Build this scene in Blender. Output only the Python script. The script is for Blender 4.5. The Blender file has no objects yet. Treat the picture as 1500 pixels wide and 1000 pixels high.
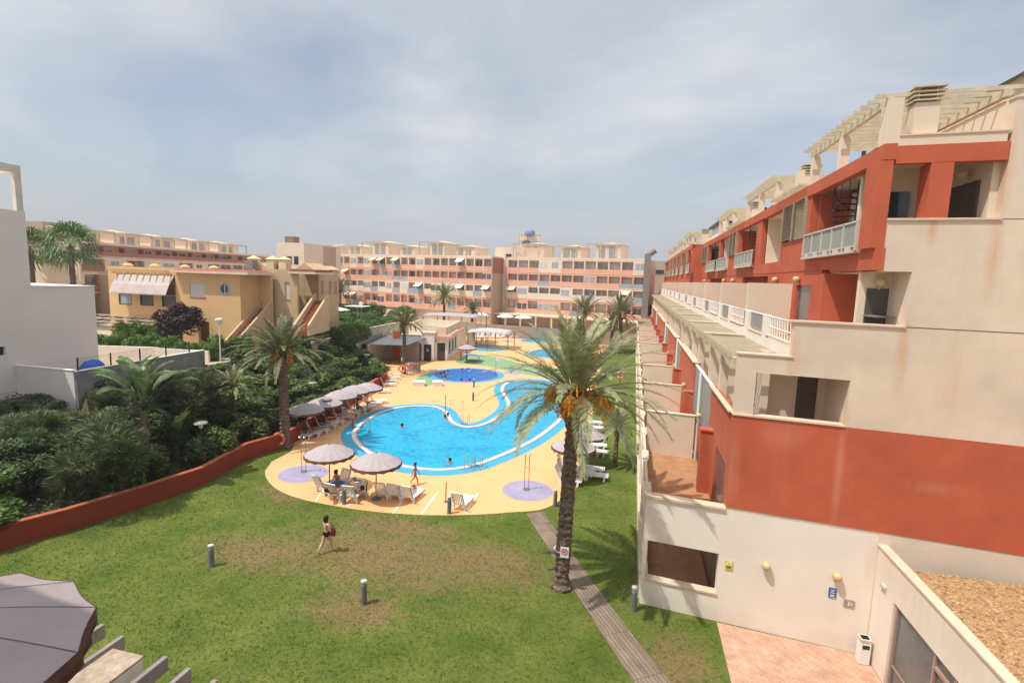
import bpy, math, random
from mathutils import Vector, Matrix, noise as mnoise
R = math.radians
scene = bpy.context.scene
col = scene.collection
rnd = random.Random(7)

# ------------------------------------------------------------------ camera
FPX, HC, ICX, ICY = 762.0, 11.8, 750.0, 500.0
_d1 = Vector((180, 87, -FPX)).normalized()
_h = Vector((math.cos(R(1.9)), -math.sin(R(1.9)), 0))
_up = _h.cross(_d1).normalized()
if _up.y < 0: _up = -_up
_xx = _d1.cross(_up)
WC = Matrix((_xx, _d1, _up))            # rows are world axes seen in camera space
camd = bpy.data.cameras.new('camera'); cam = bpy.data.objects.new('camera', camd); col.objects.link(cam)
cam.matrix_world = Matrix.Translation((0, 0, HC)) @ WC.to_4x4()
camd.sensor_width = 36; camd.lens = FPX * 36 / 1500
camd.clip_start = 0.1; camd.clip_end = 6000
scene.camera = cam
SUN_DIR = Vector((0.40, 0.32, -1.0)).normalized()      # the way the light travels

SKY_SEED = 9.2
# ------------------------------------------------------------------ world
world = bpy.data.worlds.new("World"); scene.world = world; world.use_nodes = True
nt = world.node_tree; nt.nodes.clear()
def wn(t, **k):
    n = nt.nodes.new(t)
    for a, b in k.items(): setattr(n, a, b)
    return n
sun_el = math.asin(-SUN_DIR.z); sun_az = math.atan2(-SUN_DIR.x, -SUN_DIR.y)
sky = wn('ShaderNodeTexSky'); sky.sky_type = 'NISHITA'; sky.sun_disc = False
sky.sun_elevation = sun_el; sky.sun_rotation = sun_az; sky.air_density = 1.1; sky.dust_density = 2.0
bg1 = wn('ShaderNodeBackground'); bg1.inputs['Strength'].default_value = 0.1
nt.links.new(sky.outputs[0], bg1.inputs['Color'])
tc = wn('ShaderNodeTexCoord'); sep = wn('ShaderNodeSeparateXYZ'); nt.links.new(tc.outputs['Generated'], sep.inputs[0])
zc = wn('ShaderNodeMath', operation='MAXIMUM'); nt.links.new(sep.outputs[2], zc.inputs[0]); zc.inputs[1].default_value = 0.0
za = wn('ShaderNodeMath', operation='ADD'); nt.links.new(zc.outputs[0], za.inputs[0]); za.inputs[1].default_value = 0.22
dx = wn('ShaderNodeMath', operation='DIVIDE'); nt.links.new(sep.outputs[0], dx.inputs[0]); nt.links.new(za.outputs[0], dx.inputs[1])
dy = wn('ShaderNodeMath', operation='DIVIDE'); nt.links.new(sep.outputs[1], dy.inputs[0]); nt.links.new(za.outputs[0], dy.inputs[1])
cmb = wn('ShaderNodeCombineXYZ'); nt.links.new(dx.outputs[0], cmb.inputs[0]); nt.links.new(dy.outputs[0], cmb.inputs[1]); cmb.inputs[2].default_value = SKY_SEED
n1 = wn('ShaderNodeTexNoise'); n1.inputs['Scale'].default_value = 0.75; n1.inputs['Detail'].default_value = 7; n1.inputs['Roughness'].default_value = 0.5; n1.inputs['Distortion'].default_value = 0.5
nt.links.new(cmb.outputs[0], n1.inputs['Vector'])
r1 = wn('ShaderNodeValToRGB'); r1.color_ramp.elements[0].position = 0.37; r1.color_ramp.elements[1].position = 0.63
r1.color_ramp.elements[0].color = (0.32, 0.32, 0.32, 1); r1.color_ramp.elements[1].color = (1, 1, 1, 1)
nt.links.new(n1.outputs[0], r1.inputs[0])
# clouds: grey-violet bases, brighter crowns
n2 = wn('ShaderNodeTexNoise'); n2.inputs['Scale'].default_value = 1.6; n2.inputs['Detail'].default_value = 8; n2.inputs['Roughness'].default_value = 0.55
nt.links.new(cmb.outputs[0], n2.inputs['Vector'])
r2 = wn('ShaderNodeValToRGB'); e = r2.color_ramp.elements
e[0].position = 0.32; e[0].color = (0.50, 0.515, 0.55, 1); e[1].position = 0.64; e[1].color = (0.63, 0.64, 0.655, 1)
nt.links.new(n2.outputs[0], r2.inputs[0])
# veil near the horizon: even grey
mr = wn('ShaderNodeMapRange'); mr.inputs[1].default_value = 0.0; mr.inputs[2].default_value = 0.24; mr.inputs[3].default_value = 1.0; mr.inputs[4].default_value = 0.0; mr.interpolation_type = 'SMOOTHSTEP'
nt.links.new(zc.outputs[0], mr.inputs[0])
mxc = wn('ShaderNodeMixRGB'); nt.links.new(mr.outputs[0], mxc.inputs[0]); nt.links.new(r2.outputs[0], mxc.inputs[1]); mxc.inputs[2].default_value = (0.41, 0.425, 0.465, 1)
bg2 = wn('ShaderNodeBackground'); nt.links.new(mxc.outputs[0], bg2.inputs['Color'])
# clouds overhead, out of view, brightened to lift the ambient in shaded places
mz = wn('ShaderNodeMapRange'); mz.inputs[1].default_value = 0.55; mz.inputs[2].default_value = 0.9; mz.inputs[3].default_value = 1.0; mz.inputs[4].default_value = 2.3; mz.interpolation_type = 'SMOOTHSTEP'
nt.links.new(zc.outputs[0], mz.inputs[0]); nt.links.new(mz.outputs[0], bg2.inputs['Strength'])
mxf = wn('ShaderNodeMath', operation='MAXIMUM'); nt.links.new(r1.outputs[0], mxf.inputs[0]); nt.links.new(mr.outputs[0], mxf.inputs[1])
ms = wn('ShaderNodeMixShader'); nt.links.new(mxf.outputs[0], ms.inputs[0]); nt.links.new(bg1.outputs[0], ms.inputs[1]); nt.links.new(bg2.outputs[0], ms.inputs[2])
wo = wn('ShaderNodeOutputWorld'); nt.links.new(ms.outputs[0], wo.inputs['Surface'])
sund = bpy.data.lights.new('sun', 'SUN'); sund.energy = 3.1; sund.angle = R(0.6); sund.color = (1.0, 0.94, 0.84)
sun = bpy.data.objects.new('sun', sund); col.objects.link(sun)
sun.rotation_euler = SUN_DIR.to_track_quat('-Z', 'Y').to_euler(); sun.location = (-60, -60, 160)
scene.view_settings.view_transform = 'Standard'; scene.view_settings.look = 'None'
scene.view_settings.exposure = 0.36; scene.view_settings.gamma = 1.0
try: scene.cycles.max_bounces = 5; scene.cycles.transparent_max_bounces = 12
except Exception: pass

# ------------------------------------------------------------------ helpers
def ray(px, py):
    return WC @ Vector((px - ICX, -(py - ICY), -FPX))
def at(px, py, z=0.0):                       # the spot at height z seen at that place of the photograph
    d = ray(px, py); t = (z - HC) / d.z
    return Vector((0, 0, HC)) + d * t
def atY(px, py, Y):
    d = ray(px, py); return Vector((0, 0, HC)) + d * (Y / d.y)
def atX(px, py, X):
    d = ray(px, py); return Vector((0, 0, HC)) + d * (X / d.x)
def hgt(px, py, X, Y):
    d = ray(px, py); return HC + math.hypot(X, Y) / math.hypot(d.x, d.y) * d.z

def srgb(r, g, b):
    f = lambda c: (c / 255 / 12.92) if c <= 10 else ((c / 255 + 0.055) / 1.055) ** 2.4
    return (f(r), f(g), f(b))
def nd(t, ty, **k):
    n = t.nodes.new(ty)
    for a, b in k.items(): setattr(n, a, b)
    return n
def mat(name, color, rough=0.8, var=0.12, scale=1.5, bump=0.0, bscale=30, spec=0.3, metal=0.0, streak=0.0, streakcol=None, alpha=1.0, trans=0.0, fine=0.0, sub=None, obj=False):
    m = bpy.data.materials.new(name); m.use_nodes = True; t = m.node_tree
    b = t.nodes['Principled BSDF']
    b.inputs['Roughness'].default_value = rough; b.inputs['Metallic'].default_value = metal
    b.inputs['Specular IOR Level'].default_value = spec
    if alpha < 1: b.inputs['Alpha'].default_value = alpha
    if trans: b.inputs['Transmission Weight'].default_value = trans
    if obj: vec = nd(t, 'ShaderNodeTexCoord').outputs['Object']
    else: vec = nd(t, 'ShaderNodeNewGeometry').outputs['Position']
    n = nd(t, 'ShaderNodeTexNoise'); n.inputs['Scale'].default_value = scale; n.inputs['Detail'].default_value = 6; n.inputs['Roughness'].default_value = 0.6
    t.links.new(vec, n.inputs['Vector'])
    ra = nd(t, 'ShaderNodeMapRange'); ra.inputs[1].default_value = 0.3; ra.inputs[2].default_value = 0.7; ra.inputs[3].default_value = 1 - var; ra.inputs[4].default_value = 1 + var
    t.links.new(n.outputs[0], ra.inputs[0])
    mul = nd(t, 'ShaderNodeVectorMath', operation='SCALE'); mul.inputs[0].default_value = color[:3]
    t.links.new(ra.outputs[0], mul.inputs['Scale'])
    out = mul.outputs[0]
    if fine:
        n3 = nd(t, 'ShaderNodeTexNoise'); n3.inputs['Scale'].default_value = bscale; n3.inputs['Detail'].default_value = 3
        t.links.new(vec, n3.inputs['Vector'])
        r3 = nd(t, 'ShaderNodeMapRange'); r3.inputs[1].default_value = 0.3; r3.inputs[2].default_value = 0.7; r3.inputs[3].default_value = 1 - fine; r3.inputs[4].default_value = 1 + fine
        t.links.new(n3.outputs[0], r3.inputs[0])
        m3 = nd(t, 'ShaderNodeVectorMath', operation='SCALE'); t.links.new(out, m3.inputs[0]); t.links.new(r3.outputs[0], m3.inputs['Scale']); out = m3.outputs[0]
    if streak:
        mp = nd(t, 'ShaderNodeMapping'); mp.inputs['Scale'].default_value = (1.6, 1.6, 0.12); t.links.new(vec, mp.inputs[0])
        ns = nd(t, 'ShaderNodeTexNoise'); ns.inputs['Scale'].default_value = 1.0; ns.inputs['Detail'].default_value = 7; ns.inputs['Roughness'].default_value = 0.65; t.links.new(mp.outputs[0], ns.inputs['Vector'])
        rs = nd(t, 'ShaderNodeMapRange'); rs.inputs[1].default_value = 0.55; rs.inputs[2].default_value = 0.78; rs.inputs[3].default_value = 0; rs.inputs[4].default_value = streak
        t.links.new(ns.outputs[0], rs.inputs[0])
        mx = nd(t, 'ShaderNodeMixRGB'); t.links.new(rs.outputs[0], mx.inputs[0]); t.links.new(out, mx.inputs[1]); mx.inputs[2].default_value = (*(streakcol or (0.35, 0.2, 0.1)), 1); out = mx.outputs[0]
    t.links.new(out, b.inputs['Base Color'])
    if bump:
        n2_ = nd(t, 'ShaderNodeTexNoise'); n2_.inputs['Scale'].default_value = bscale; n2_.inputs['Detail'].default_value = 4; t.links.new(vec, n2_.inputs['Vector'])
        bu = nd(t, 'ShaderNodeBump'); bu.inputs['Strength'].default_value = bump; bu.inputs['Distance'].default_value = 0.02
        t.links.new(n2_.outputs[0], bu.inputs['Height']); t.links.new(bu.outputs[0], b.inputs['Normal'])
    return m
def leafmat(name, c1, c2, scale=6, rough=0.55, tr=0.25):
    m = bpy.data.materials.new(name); m.use_nodes = True; t = m.node_tree; b = t.nodes['Principled BSDF']
    g = nd(t, 'ShaderNodeNewGeometry'); n = nd(t, 'ShaderNodeTexNoise'); n.inputs['Scale'].default_value = scale; n.inputs['Detail'].default_value = 3
    t.links.new(g.outputs['Position'], n.inputs['Vector'])
    ra = nd(t, 'ShaderNodeValToRGB'); ra.color_ramp.elements[0].position = 0.35; ra.color_ramp.elements[1].position = 0.68
    ra.color_ramp.elements[0].color = (*c1, 1); ra.color_ramp.elements[1].color = (*c2, 1)
    t.links.new(n.outputs[0], ra.inputs[0]); oi = nd(t, 'ShaderNodeObjectInfo'); rm = nd(t, 'ShaderNodeMapRange'); rm.inputs[3].default_value = 0.72; rm.inputs[4].default_value = 1.45; t.links.new(oi.outputs['Random'], rm.inputs[0])
    hs = nd(t, 'ShaderNodeHueSaturation'); rh = nd(t, 'ShaderNodeMapRange'); rh.inputs[3].default_value = 0.485; rh.inputs[4].default_value = 0.515; t.links.new(oi.outputs['Random'], rh.inputs[0]); t.links.new(rh.outputs[0], hs.inputs['Hue']); t.links.new(rm.outputs[0], hs.inputs['Value']); t.links.new(ra.outputs[0], hs.inputs['Color'])
    t.links.new(hs.outputs[0], b.inputs['Base Color'])
    b.inputs['Roughness'].default_value = rough; b.inputs['Specular IOR Level'].default_value = 0.35
    tr_ = nd(t, 'ShaderNodeBsdfTranslucent'); t.links.new(ra.outputs[0], tr_.inputs['Color'])
    mx = nd(t, 'ShaderNodeMixShader'); mx.inputs[0].default_value = tr
    t.links.new(b.outputs[0], mx.inputs[1]); t.links.new(tr_.outputs[0], mx.inputs[2])
    t.links.new(mx.outputs[0], t.nodes['Material Output'].inputs['Surface'])
    return m

def stains(m, spots, colr):
    """rust stains at fixed places of a wall: (x, z, half width, half height, strength)"""
    t = m.node_tree; b = t.nodes['Principled BSDF']; src = b.inputs['Base Color'].links[0].from_socket; g = nd(t, 'ShaderNodeNewGeometry'); sp = nd(t, 'ShaderNodeSeparateXYZ')
    nz = nd(t, 'ShaderNodeTexNoise'); nz.inputs['Scale'].default_value = 2.5; nz.inputs['Detail'].default_value = 6; t.links.new(g.outputs['Position'], nz.inputs['Vector'])
    mpn = nd(t, 'ShaderNodeMapping'); mpn.inputs['Scale'].default_value = (6, 6, .5); t.links.new(g.outputs['Position'], mpn.inputs[0]); n2 = nd(t, 'ShaderNodeTexNoise'); n2.inputs['Scale'].default_value = 1.0; n2.inputs['Detail'].default_value = 5; t.links.new(mpn.outputs[0], n2.inputs['Vector'])
    t.links.new(g.outputs['Position'], sp.inputs[0]); cur = None
    for (x, z, w, h, st) in spots:
        cb = nd(t, 'ShaderNodeCombineXYZ'); t.links.new(sp.outputs[0], cb.inputs[0]); t.links.new(sp.outputs[2], cb.inputs[1]); mp = nd(t, 'ShaderNodeMapping'); mp.inputs['Location'].default_value = (-x/w, -z/h, 0); mp.inputs['Scale'].default_value = (1/w, 1/h, 0); t.links.new(cb.outputs[0], mp.inputs[0])
        ln = nd(t, 'ShaderNodeVectorMath', operation='LENGTH'); t.links.new(mp.outputs[0], ln.inputs[0]); mr_ = nd(t, 'ShaderNodeMapRange'); mr_.inputs[1].default_value = 0; mr_.inputs[2].default_value = 1; mr_.inputs[3].default_value = st; mr_.inputs[4].default_value = 0; t.links.new(ln.outputs['Value'], mr_.inputs[0])
        if cur is None: cur = mr_.outputs[0]
        else: mm = nd(t, 'ShaderNodeMath', operation='MAXIMUM'); t.links.new(cur, mm.inputs[0]); t.links.new(mr_.outputs[0], mm.inputs[1]); cur = mm.outputs[0]
    mu = nd(t, 'ShaderNodeMath', operation='MULTIPLY'); t.links.new(cur, mu.inputs[0]); t.links.new(n2.outputs[0], mu.inputs[1]); m2 = nd(t, 'ShaderNodeMath', operation='MULTIPLY'); m2.use_clamp = True; t.links.new(mu.outputs[0], m2.inputs[0]); m2.inputs[1].default_value = 2.0
    mx = nd(t, 'ShaderNodeMixRGB'); t.links.new(m2.outputs[0], mx.inputs[0]); t.links.new(src, mx.inputs[1]); mx.inputs[2].default_value = (*colr, 1); t.links.new(mx.outputs[0], b.inputs['Base Color'])
def tag(o, label=None, cat=None, group=None, kind=None):
    if label: o['label'] = label
    if cat: o['category'] = cat
    if group: o['group'] = group
    if kind: o['kind'] = kind
    return o
def thing(name, label, cat, loc=(0, 0, 0), group=None, rz=0.0):
    o = bpy.data.objects.new(name, None); col.objects.link(o); o.empty_display_size = 0.3
    o.location = loc; o.rotation_euler = (0, 0, rz)
    return tag(o, label, cat, group)
def rootloc(p):
    v = Vector((0, 0, 0))
    while p is not None: v += p.location; p = p.parent
    return v
class MB:
    def __init__(s, tf=None): s.v = []; s.f = []; s.tf = tf; s.sm = False; s.mi = []; s.cur = 0; s.marks = []; s.fmarks = []
    def add(s, vs, fs):
        n = len(s.v); s.marks.append(n); s.fmarks.append(len(s.f))
        s.v += [tuple(s.tf(Vector(v))) if s.tf else tuple(v) for v in vs]
        s.f += [tuple(i + n for i in f) for f in fs]; s.mi += [s.cur] * len(fs); return s
    def box(s, x0, x1, y0, y1, z0, z1):
        if x0 > x1: x0, x1 = x1, x0
        if y0 > y1: y0, y1 = y1, y0
        if z0 > z1: z0, z1 = z1, z0
        return s.add([(x0,y0,z0),(x1,y0,z0),(x1,y1,z0),(x0,y1,z0),(x0,y0,z1),(x1,y0,z1),(x1,y1,z1),(x0,y1,z1)],
              [(0,3,2,1),(4,5,6,7),(0,1,5,4),(1,2,6,5),(2,3,7,6),(3,0,4,7)])
    def tube(s, p0, p1, r0, r1=None, n=8, caps=True):
        p0, p1 = Vector(p0), Vector(p1); r1 = r0 if r1 is None else r1
        d = (p1 - p0); 
        if d.length < 1e-6: return s
        q = d.to_track_quat('Z', 'Y'); a = q @ Vector((1,0,0)); b = q @ Vector((0,1,0))
        vs = [p0 + (a*math.cos(2*math.pi*i/n) + b*math.sin(2*math.pi*i/n))*r0 for i in range(n)] + [p1 + (a*math.cos(2*math.pi*i/n) + b*math.sin(2*math.pi*i/n))*r1 for i in range(n)]
        fs = [(i, (i+1) % n, (i+1) % n + n, i+n) for i in range(n)]
        if caps: fs += [tuple(range(n-1, -1, -1)), tuple(range(n, 2*n))]
        return s.add(vs, fs)
    def path(s, pts, r, n=6):
        for a, b in zip(pts[:-1], pts[1:]): s.tube(a, b, r, r, n)
        return s
    def lathe(s, prof, n=16, c=(0,0,0)):       # prof: (r, z) rows
        vs = []; fs = []
        for r, z in prof:
            for i in range(n): vs.append((c[0] + r*math.cos(2*math.pi*i/n), c[1] + r*math.sin(2*math.pi*i/n), c[2] + z))
        for k in range(len(prof)-1):
            for i in range(n): fs.append((k*n+i, k*n+(i+1) % n, (k+1)*n+(i+1) % n, (k+1)*n+i))
        if prof[0][0] > 1e-4: fs.append(tuple(range(n-1, -1, -1)))
        if prof[-1][0] > 1e-4: fs.append(tuple(range((len(prof)-1)*n, len(prof)*n)))
        return s.add(vs, fs)
    def prism(s, poly, z0, z1):
        n = len(poly)
        a = sum(poly[i][0]*poly[(i+1) % n][1] - poly[(i+1) % n][0]*poly[i][1] for i in range(n))
        if a < 0: poly = poly[::-1]
        vs = [(p[0], p[1], z0) for p in poly] + [(p[0], p[1], z1) for p in poly]
        return s.add(vs, [tuple(range(n-1, -1, -1)), tuple(range(n, 2*n))] + [(i, (i+1) % n, (i+1) % n + n, i+n) for i in range(n)])
    def each(s, name, m, parent=None, cap=100, per=1, **k):   # one object per primitive (or per group of `per` primitives)
        st = s.marks + [len(s.v)]; fst = s.fmarks + [len(s.f)]; out = []
        idx = list(range(0, len(s.marks), per))
        for q, i in enumerate(idx):
            j = min(i+per, len(s.marks))
            if q >= cap: j = len(s.marks)
            m_ = MB(); m_.v = s.v[st[i]:st[j]]; m_.f = [tuple(a - st[i] for a in f) for f in s.f[fst[i]:fst[j]]]; m_.mi = [0]*len(m_.f)
            o = m_.build(name, m, parent, **k); out.append(o)
            if q >= cap: o['kind'] = 'stuff'; break
        return out
    def build(s, name, m, parent=None, smooth=False, bevel=0):
        me = bpy.data.meshes.new(name); off = rootloc(parent)
        me.from_pydata([tuple(Vector(v) - off) for v in s.v], [], s.f); me.update()
        if isinstance(m, (list, tuple)):
            for q in m: me.materials.append(q)
            me.polygons.foreach_set('material_index', s.mi)
        else: me.materials.append(m)
        if smooth: me.polygons.foreach_set('use_smooth', [True]*len(me.polygons))
        o = bpy.data.objects.new(name, me); col.objects.link(o); o.parent = parent
        if bevel:
            b = o.modifiers.new('bevel', 'BEVEL'); b.width = bevel; b.segments = 2; b.limit_method = 'ANGLE'
        return o
def copy_tree(o, parent=None):
    c = o.copy(); col.objects.link(c)
    if parent is not None: c.parent = parent
    for ch in [q for q in bpy.data.objects if q.parent is o]: copy_tree(ch, c)
    return c
def place(proto, used, loc, rz=0, label=None, scale=1.0, group=None):
    o = proto if not used[0] else copy_tree(proto)
    used[0] = True
    o.location = loc; o.rotation_euler = (0, 0, rz); o.scale = (scale,)*3
    if label: o['label'] = label
    if group: o['group'] = group
    return o
def catmull(pts, k=6, closed=True):
    out = []; n = len(pts)
    for i in range(n if closed else n-1):
        p0, p1, p2, p3 = (pts[(i-1) % n], pts[i], pts[(i+1) % n], pts[(i+2) % n]) if closed else (pts[max(i-1,0)], pts[i], pts[i+1], pts[min(i+2,n-1)])
        for j in range(k):
            t = j/k
            out.append(tuple(0.5*((2*p1[a]) + (-p0[a]+p2[a])*t + (2*p0[a]-5*p1[a]+4*p2[a]-p3[a])*t*t + (-p0[a]+3*p1[a]-3*p2[a]+p3[a])*t**3) for a in range(2)))
    if not closed: out.append(tuple(pts[-1][:2]))
    return out
def offset(poly, d):
    n = len(poly); a = sum(poly[i][0]*poly[(i+1) % n][1] - poly[(i+1) % n][0]*poly[i][1] for i in range(n)); sg = 1 if a > 0 else -1
    out = []
    for i in range(n):
        p0, p1, p2 = Vector(poly[i-1]), Vector(poly[i]), Vector(poly[(i+1) % n])
        t = (p2 - p0).normalized(); out.append((p1.x + t.y*d*sg, p1.y - t.x*d*sg))
    return out
def clean_offset(poly, d):                     # the same, without the loops a tight bend would give
    o = offset(poly, d); P = [Vector(p[:2]) for p in poly]; keep = []
    for q in o:
        v = Vector(q); 
        if min((v-p).length for p in P) >= abs(d)*0.97: keep.append(q)
    return keep
def sheet(name, poly, z, m, parent=None):      # flat polygon, any outline, with a short skirt
    import bmesh
    bm = bmesh.new(); vs = [bm.verts.new((p[0], p[1], z)) for p in poly]
    es = [bm.edges.new((vs[i], vs[(i+1) % len(vs)])) for i in range(len(vs))]
    bmesh.ops.triangle_fill(bm, use_beauty=True, edges=es)
    for f in bm.faces:
        f.normal_update()
        if f.normal.z < 0: f.normal_flip()
    me = bpy.data.meshes.new(name); bm.to_mesh(me); bm.free(); me.materials.append(m)
    o = bpy.data.objects.new(name, me); col.objects.link(o); o.parent = parent
    return o
def strip(outer, inner, z0, z1, name, m, parent=None):    # raised ring between two outlines
    n = len(outer); mb = MB()
    mb.add([(p[0],p[1],z1) for p in outer] + [(p[0],p[1],z1) for p in inner] + [(p[0],p[1],z0) for p in outer] + [(p[0],p[1],z0) for p in inner],
      [(i, (i+1)%n, n+(i+1)%n, n+i) for i in range(n)] + [(2*n+i, 2*n+(i+1)%n, (i+1)%n, i) for i in range(n)] + [(n+i, n+(i+1)%n, 3*n+(i+1)%n, 3*n+i) for i in range(n)])
    return mb.build(name, m, parent)

# ------------------------------------------------------------------ materials
M = {}
M['beige'] = mat('beige_render', (0.69, 0.57, 0.455), 0.9, 0.09, 0.7, 0.2, 45, 0.15, streak=0.32, streakcol=(0.50, 0.36, 0.24), fine=0.05)
M['cream'] = mat('cream_render', (0.72, 0.60, 0.47), 0.9, 0.05, 0.6, 0.12, 60, 0.15, streak=0.12, streakcol=(0.5, 0.36, 0.25), fine=0.02)
M['offwhite'] = mat('offwhite_render', (0.82, 0.745, 0.66), 0.9, 0.05, 0.5, 0.12, 60, 0.15, streak=0.1, streakcol=(0.55, 0.42, 0.3), fine=0.02)
M['white'] = mat('white_paint', (0.78, 0.77, 0.74), 0.7, 0.04, 1, 0, 30, 0.3)
M['villa'] = mat('white_villa_render', (0.77, 0.70, 0.64), 0.9, 0.04, 0.5, 0.1, 50, 0.15)
M['red'] = mat('terracotta_red_render', (0.49, 0.115, 0.06), 0.88, 0.12, 0.8, 0.15, 60, 0.2, streak=0.22, streakcol=(0.56, 0.25, 0.15), fine=0.03)
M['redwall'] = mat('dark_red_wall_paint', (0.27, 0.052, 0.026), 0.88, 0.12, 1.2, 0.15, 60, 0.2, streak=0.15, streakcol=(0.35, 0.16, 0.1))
M['coping'] = mat('stone_coping', (0.70, 0.53, 0.39), 0.8, 0.08, 3, 0, 30, 0.25)
M['salmon'] = mat('salmon_render', (0.78, 0.42, 0.30), 0.9, 0.08, 0.4, 0, 30, 0.15)
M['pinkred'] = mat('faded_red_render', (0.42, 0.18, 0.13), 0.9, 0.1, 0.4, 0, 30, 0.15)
M['pinkbeige'] = mat('pinkish_beige_render', (0.80, 0.65, 0.52), 0.9, 0.06, 0.4, 0, 30, 0.15)
M['brownside'] = mat('tan_and_shaded_side_render', (0.50, 0.38, 0.28), 0.9, 0.06, 0.4, 0, 30, 0.15)
M['bluepanel'] = mat('blue_grey_panel', (0.36, 0.40, 0.46), 0.5, 0.08, 1, 0, 30, 0.4)
M['yellow'] = mat('yellow_render', (0.72, 0.48, 0.25), 0.9, 0.05, 0.6, 0.1, 50, 0.15, streak=0.1, streakcol=(0.6, 0.36, 0.15))
M['tan'] = mat('sandy_render', (0.58, 0.42, 0.26), 0.9, 0.06, 0.6, 0.1, 50, 0.15, streak=0.1, streakcol=(0.4, 0.28, 0.18))
M['tile'] = mat('terracotta_tile', (0.33, 0.10, 0.06), 0.7, 0.2, 4, 0, 30, 0.3)
M['glassdark'] = mat('dark_glass', (0.045, 0.055, 0.065), 0.08, 0.3, 0.6, 0, 30, 0.6)
M['glasspane'] = mat('window_glass', (0.12, 0.14, 0.15), 0.1, 0.4, 0.5, 0, 30, 0.6)
M['shutter'] = mat('roller_shutter', (0.10, 0.085, 0.08), 0.7, 0.1, 3, 0, 30, 0.3)
M['shutterw'] = mat('white_shutter', (0.62, 0.60, 0.57), 0.6, 0.06, 3, 0, 30, 0.3)
M['frost'] = mat('frosted_glass', (0.29, 0.30, 0.265), 0.7, 0.08, 0.8, 0, 30, 0.25)
M['alu'] = mat('aluminium', (0.55, 0.50, 0.43), 0.6, 0.06, 3, 0, 30, 0.4)
M['paleglass'] = mat('pale_curtained_glass', (0.36, 0.37, 0.38), 0.3, 0.2, 1, 0, 30, 0.5)
M['bronze'] = mat('bronze_frame', (0.36, 0.24, 0.19), 0.45, 0.1, 2, 0, 30, 0.4)
M['dark'] = mat('dark_metal', (0.03, 0.033, 0.036), 0.45, 0.2, 3, 0, 30, 0.4)
M['olive'] = mat('weathered_timber', (0.56, 0.485, 0.34), 0.85, 0.14, 3, 0.1, 40, 0.15)
M['louver'] = mat('louvre_slats', (0.36, 0.30, 0.20), 0.7, 0.1, 3, 0, 30, 0.3)
M['beam'] = mat('grey_pergola_beam', (0.27, 0.235, 0.215), 0.8, 0.15, 3, 0.2, 30, 0.2)
M['lampglobe'] = mat('ochre_lamp_globe', (0.60, 0.47, 0.22), 0.35, 0.08, 8, 0, 30, 0.5)
M['deckw'] = mat('white_plastic', (0.80, 0.79, 0.76), 0.45, 0.04, 4, 0, 30, 0.4)
M['umb'] = mat('mauve_canvas', (0.42, 0.36, 0.37), 0.9, 0.08, 1.2, 0, 30, 0.1, fine=0.03)
M['umbtrim'] = mat('brown_fringe', (0.16, 0.08, 0.05), 0.95, 0.25, 12, 0, 30, 0.1)
M['umbw'] = mat('white_canvas', (0.78, 0.76, 0.72), 0.9, 0.05, 1, 0, 30, 0.1)
M['bollard'] = mat('grey_bollard', (0.17, 0.175, 0.17), 0.6, 0.2, 5, 0, 30, 0.3)
M['bollardcap'] = mat('bollard_cap', (0.5, 0.5, 0.49), 0.4, 0.1, 5, 0, 30, 0.4)
M['steel'] = mat('steel_tube', (0.45, 0.46, 0.47), 0.3, 0.1, 3, 0, 30, 0.5, metal=0.8)
M['skinA'] = mat('tanned_skin', (0.40, 0.20, 0.125), 0.6, 0.08, 6, 0, 30, 0.3, obj=True)
M['skinB'] = mat('fair_skin', (0.62, 0.38, 0.28), 0.6, 0.08, 6, 0, 30, 0.3, obj=True)
M['hair'] = mat('dark_hair', (0.025, 0.015, 0.01), 0.6, 0.3, 20, 0, 30, 0.3, obj=True)
M['hairgrey'] = mat('grey_hair', (0.45, 0.43, 0.40), 0.7, 0.2, 20, 0, 30, 0.3, obj=True)
M['black'] = mat('black_fabric', (0.015, 0.014, 0.016), 0.8, 0.2, 8, 0, 30, 0.2)
M['pinkf'] = mat('pink_fabric', (0.62, 0.10, 0.16), 0.85, 0.15, 8, 0, 30, 0.2)
M['bluef'] = mat('blue_fabric', (0.05, 0.16, 0.42), 0.85, 0.15, 8, 0, 30, 0.2)
M['tealf'] = mat('teal_fabric', (0.05, 0.28, 0.30), 0.85, 0.15, 8, 0, 30, 0.2)
M['yellf'] = mat('yellow_fabric', (0.75, 0.42, 0.05), 0.85, 0.15, 8, 0, 30, 0.2)
M['ring'] = mat('orange_ring', (0.72, 0.16, 0.07), 0.5, 0.06, 4, 0, 30, 0.4)
M['concrete'] = mat('grey_concrete', (0.25, 0.245, 0.23), 0.9, 0.25, 1.2, 0.3, 20, 0.15, streak=0.4, streakcol=(0.12, 0.11, 0.1))
M['paleconc'] = mat('pale_concrete', (0.50, 0.45, 0.38), 0.9, 0.12, 1.0, 0.2, 20, 0.15, streak=0.2, streakcol=(0.3, 0.26, 0.2))
M['bark'] = mat('palm_bark', (0.17, 0.125, 0.095), 0.95, 0.7, 9, 1.0, 16, 0.1)
M['bark2'] = mat('tree_bark', (0.16, 0.12, 0.09), 0.95, 0.3, 6, 0.4, 16, 0.1)
M['boot'] = mat('old_leaf_bases', (0.20, 0.11, 0.05), 0.95, 0.4, 9, 0.4, 16, 0.1)
M['date'] = mat('orange_dates', (0.88, 0.42, 0.07), 0.6, 0.25, 9, 0, 30, 0.3)
M['frond'] = leafmat('palm_frond', (0.155, 0.175, 0.08), (0.34, 0.34, 0.18), 5, 0.5, 0.2)
M['frond2'] = leafmat('dry_frond', (0.22, 0.19, 0.09), (0.42, 0.35, 0.18), 6, 0.6, 0.2)
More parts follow.
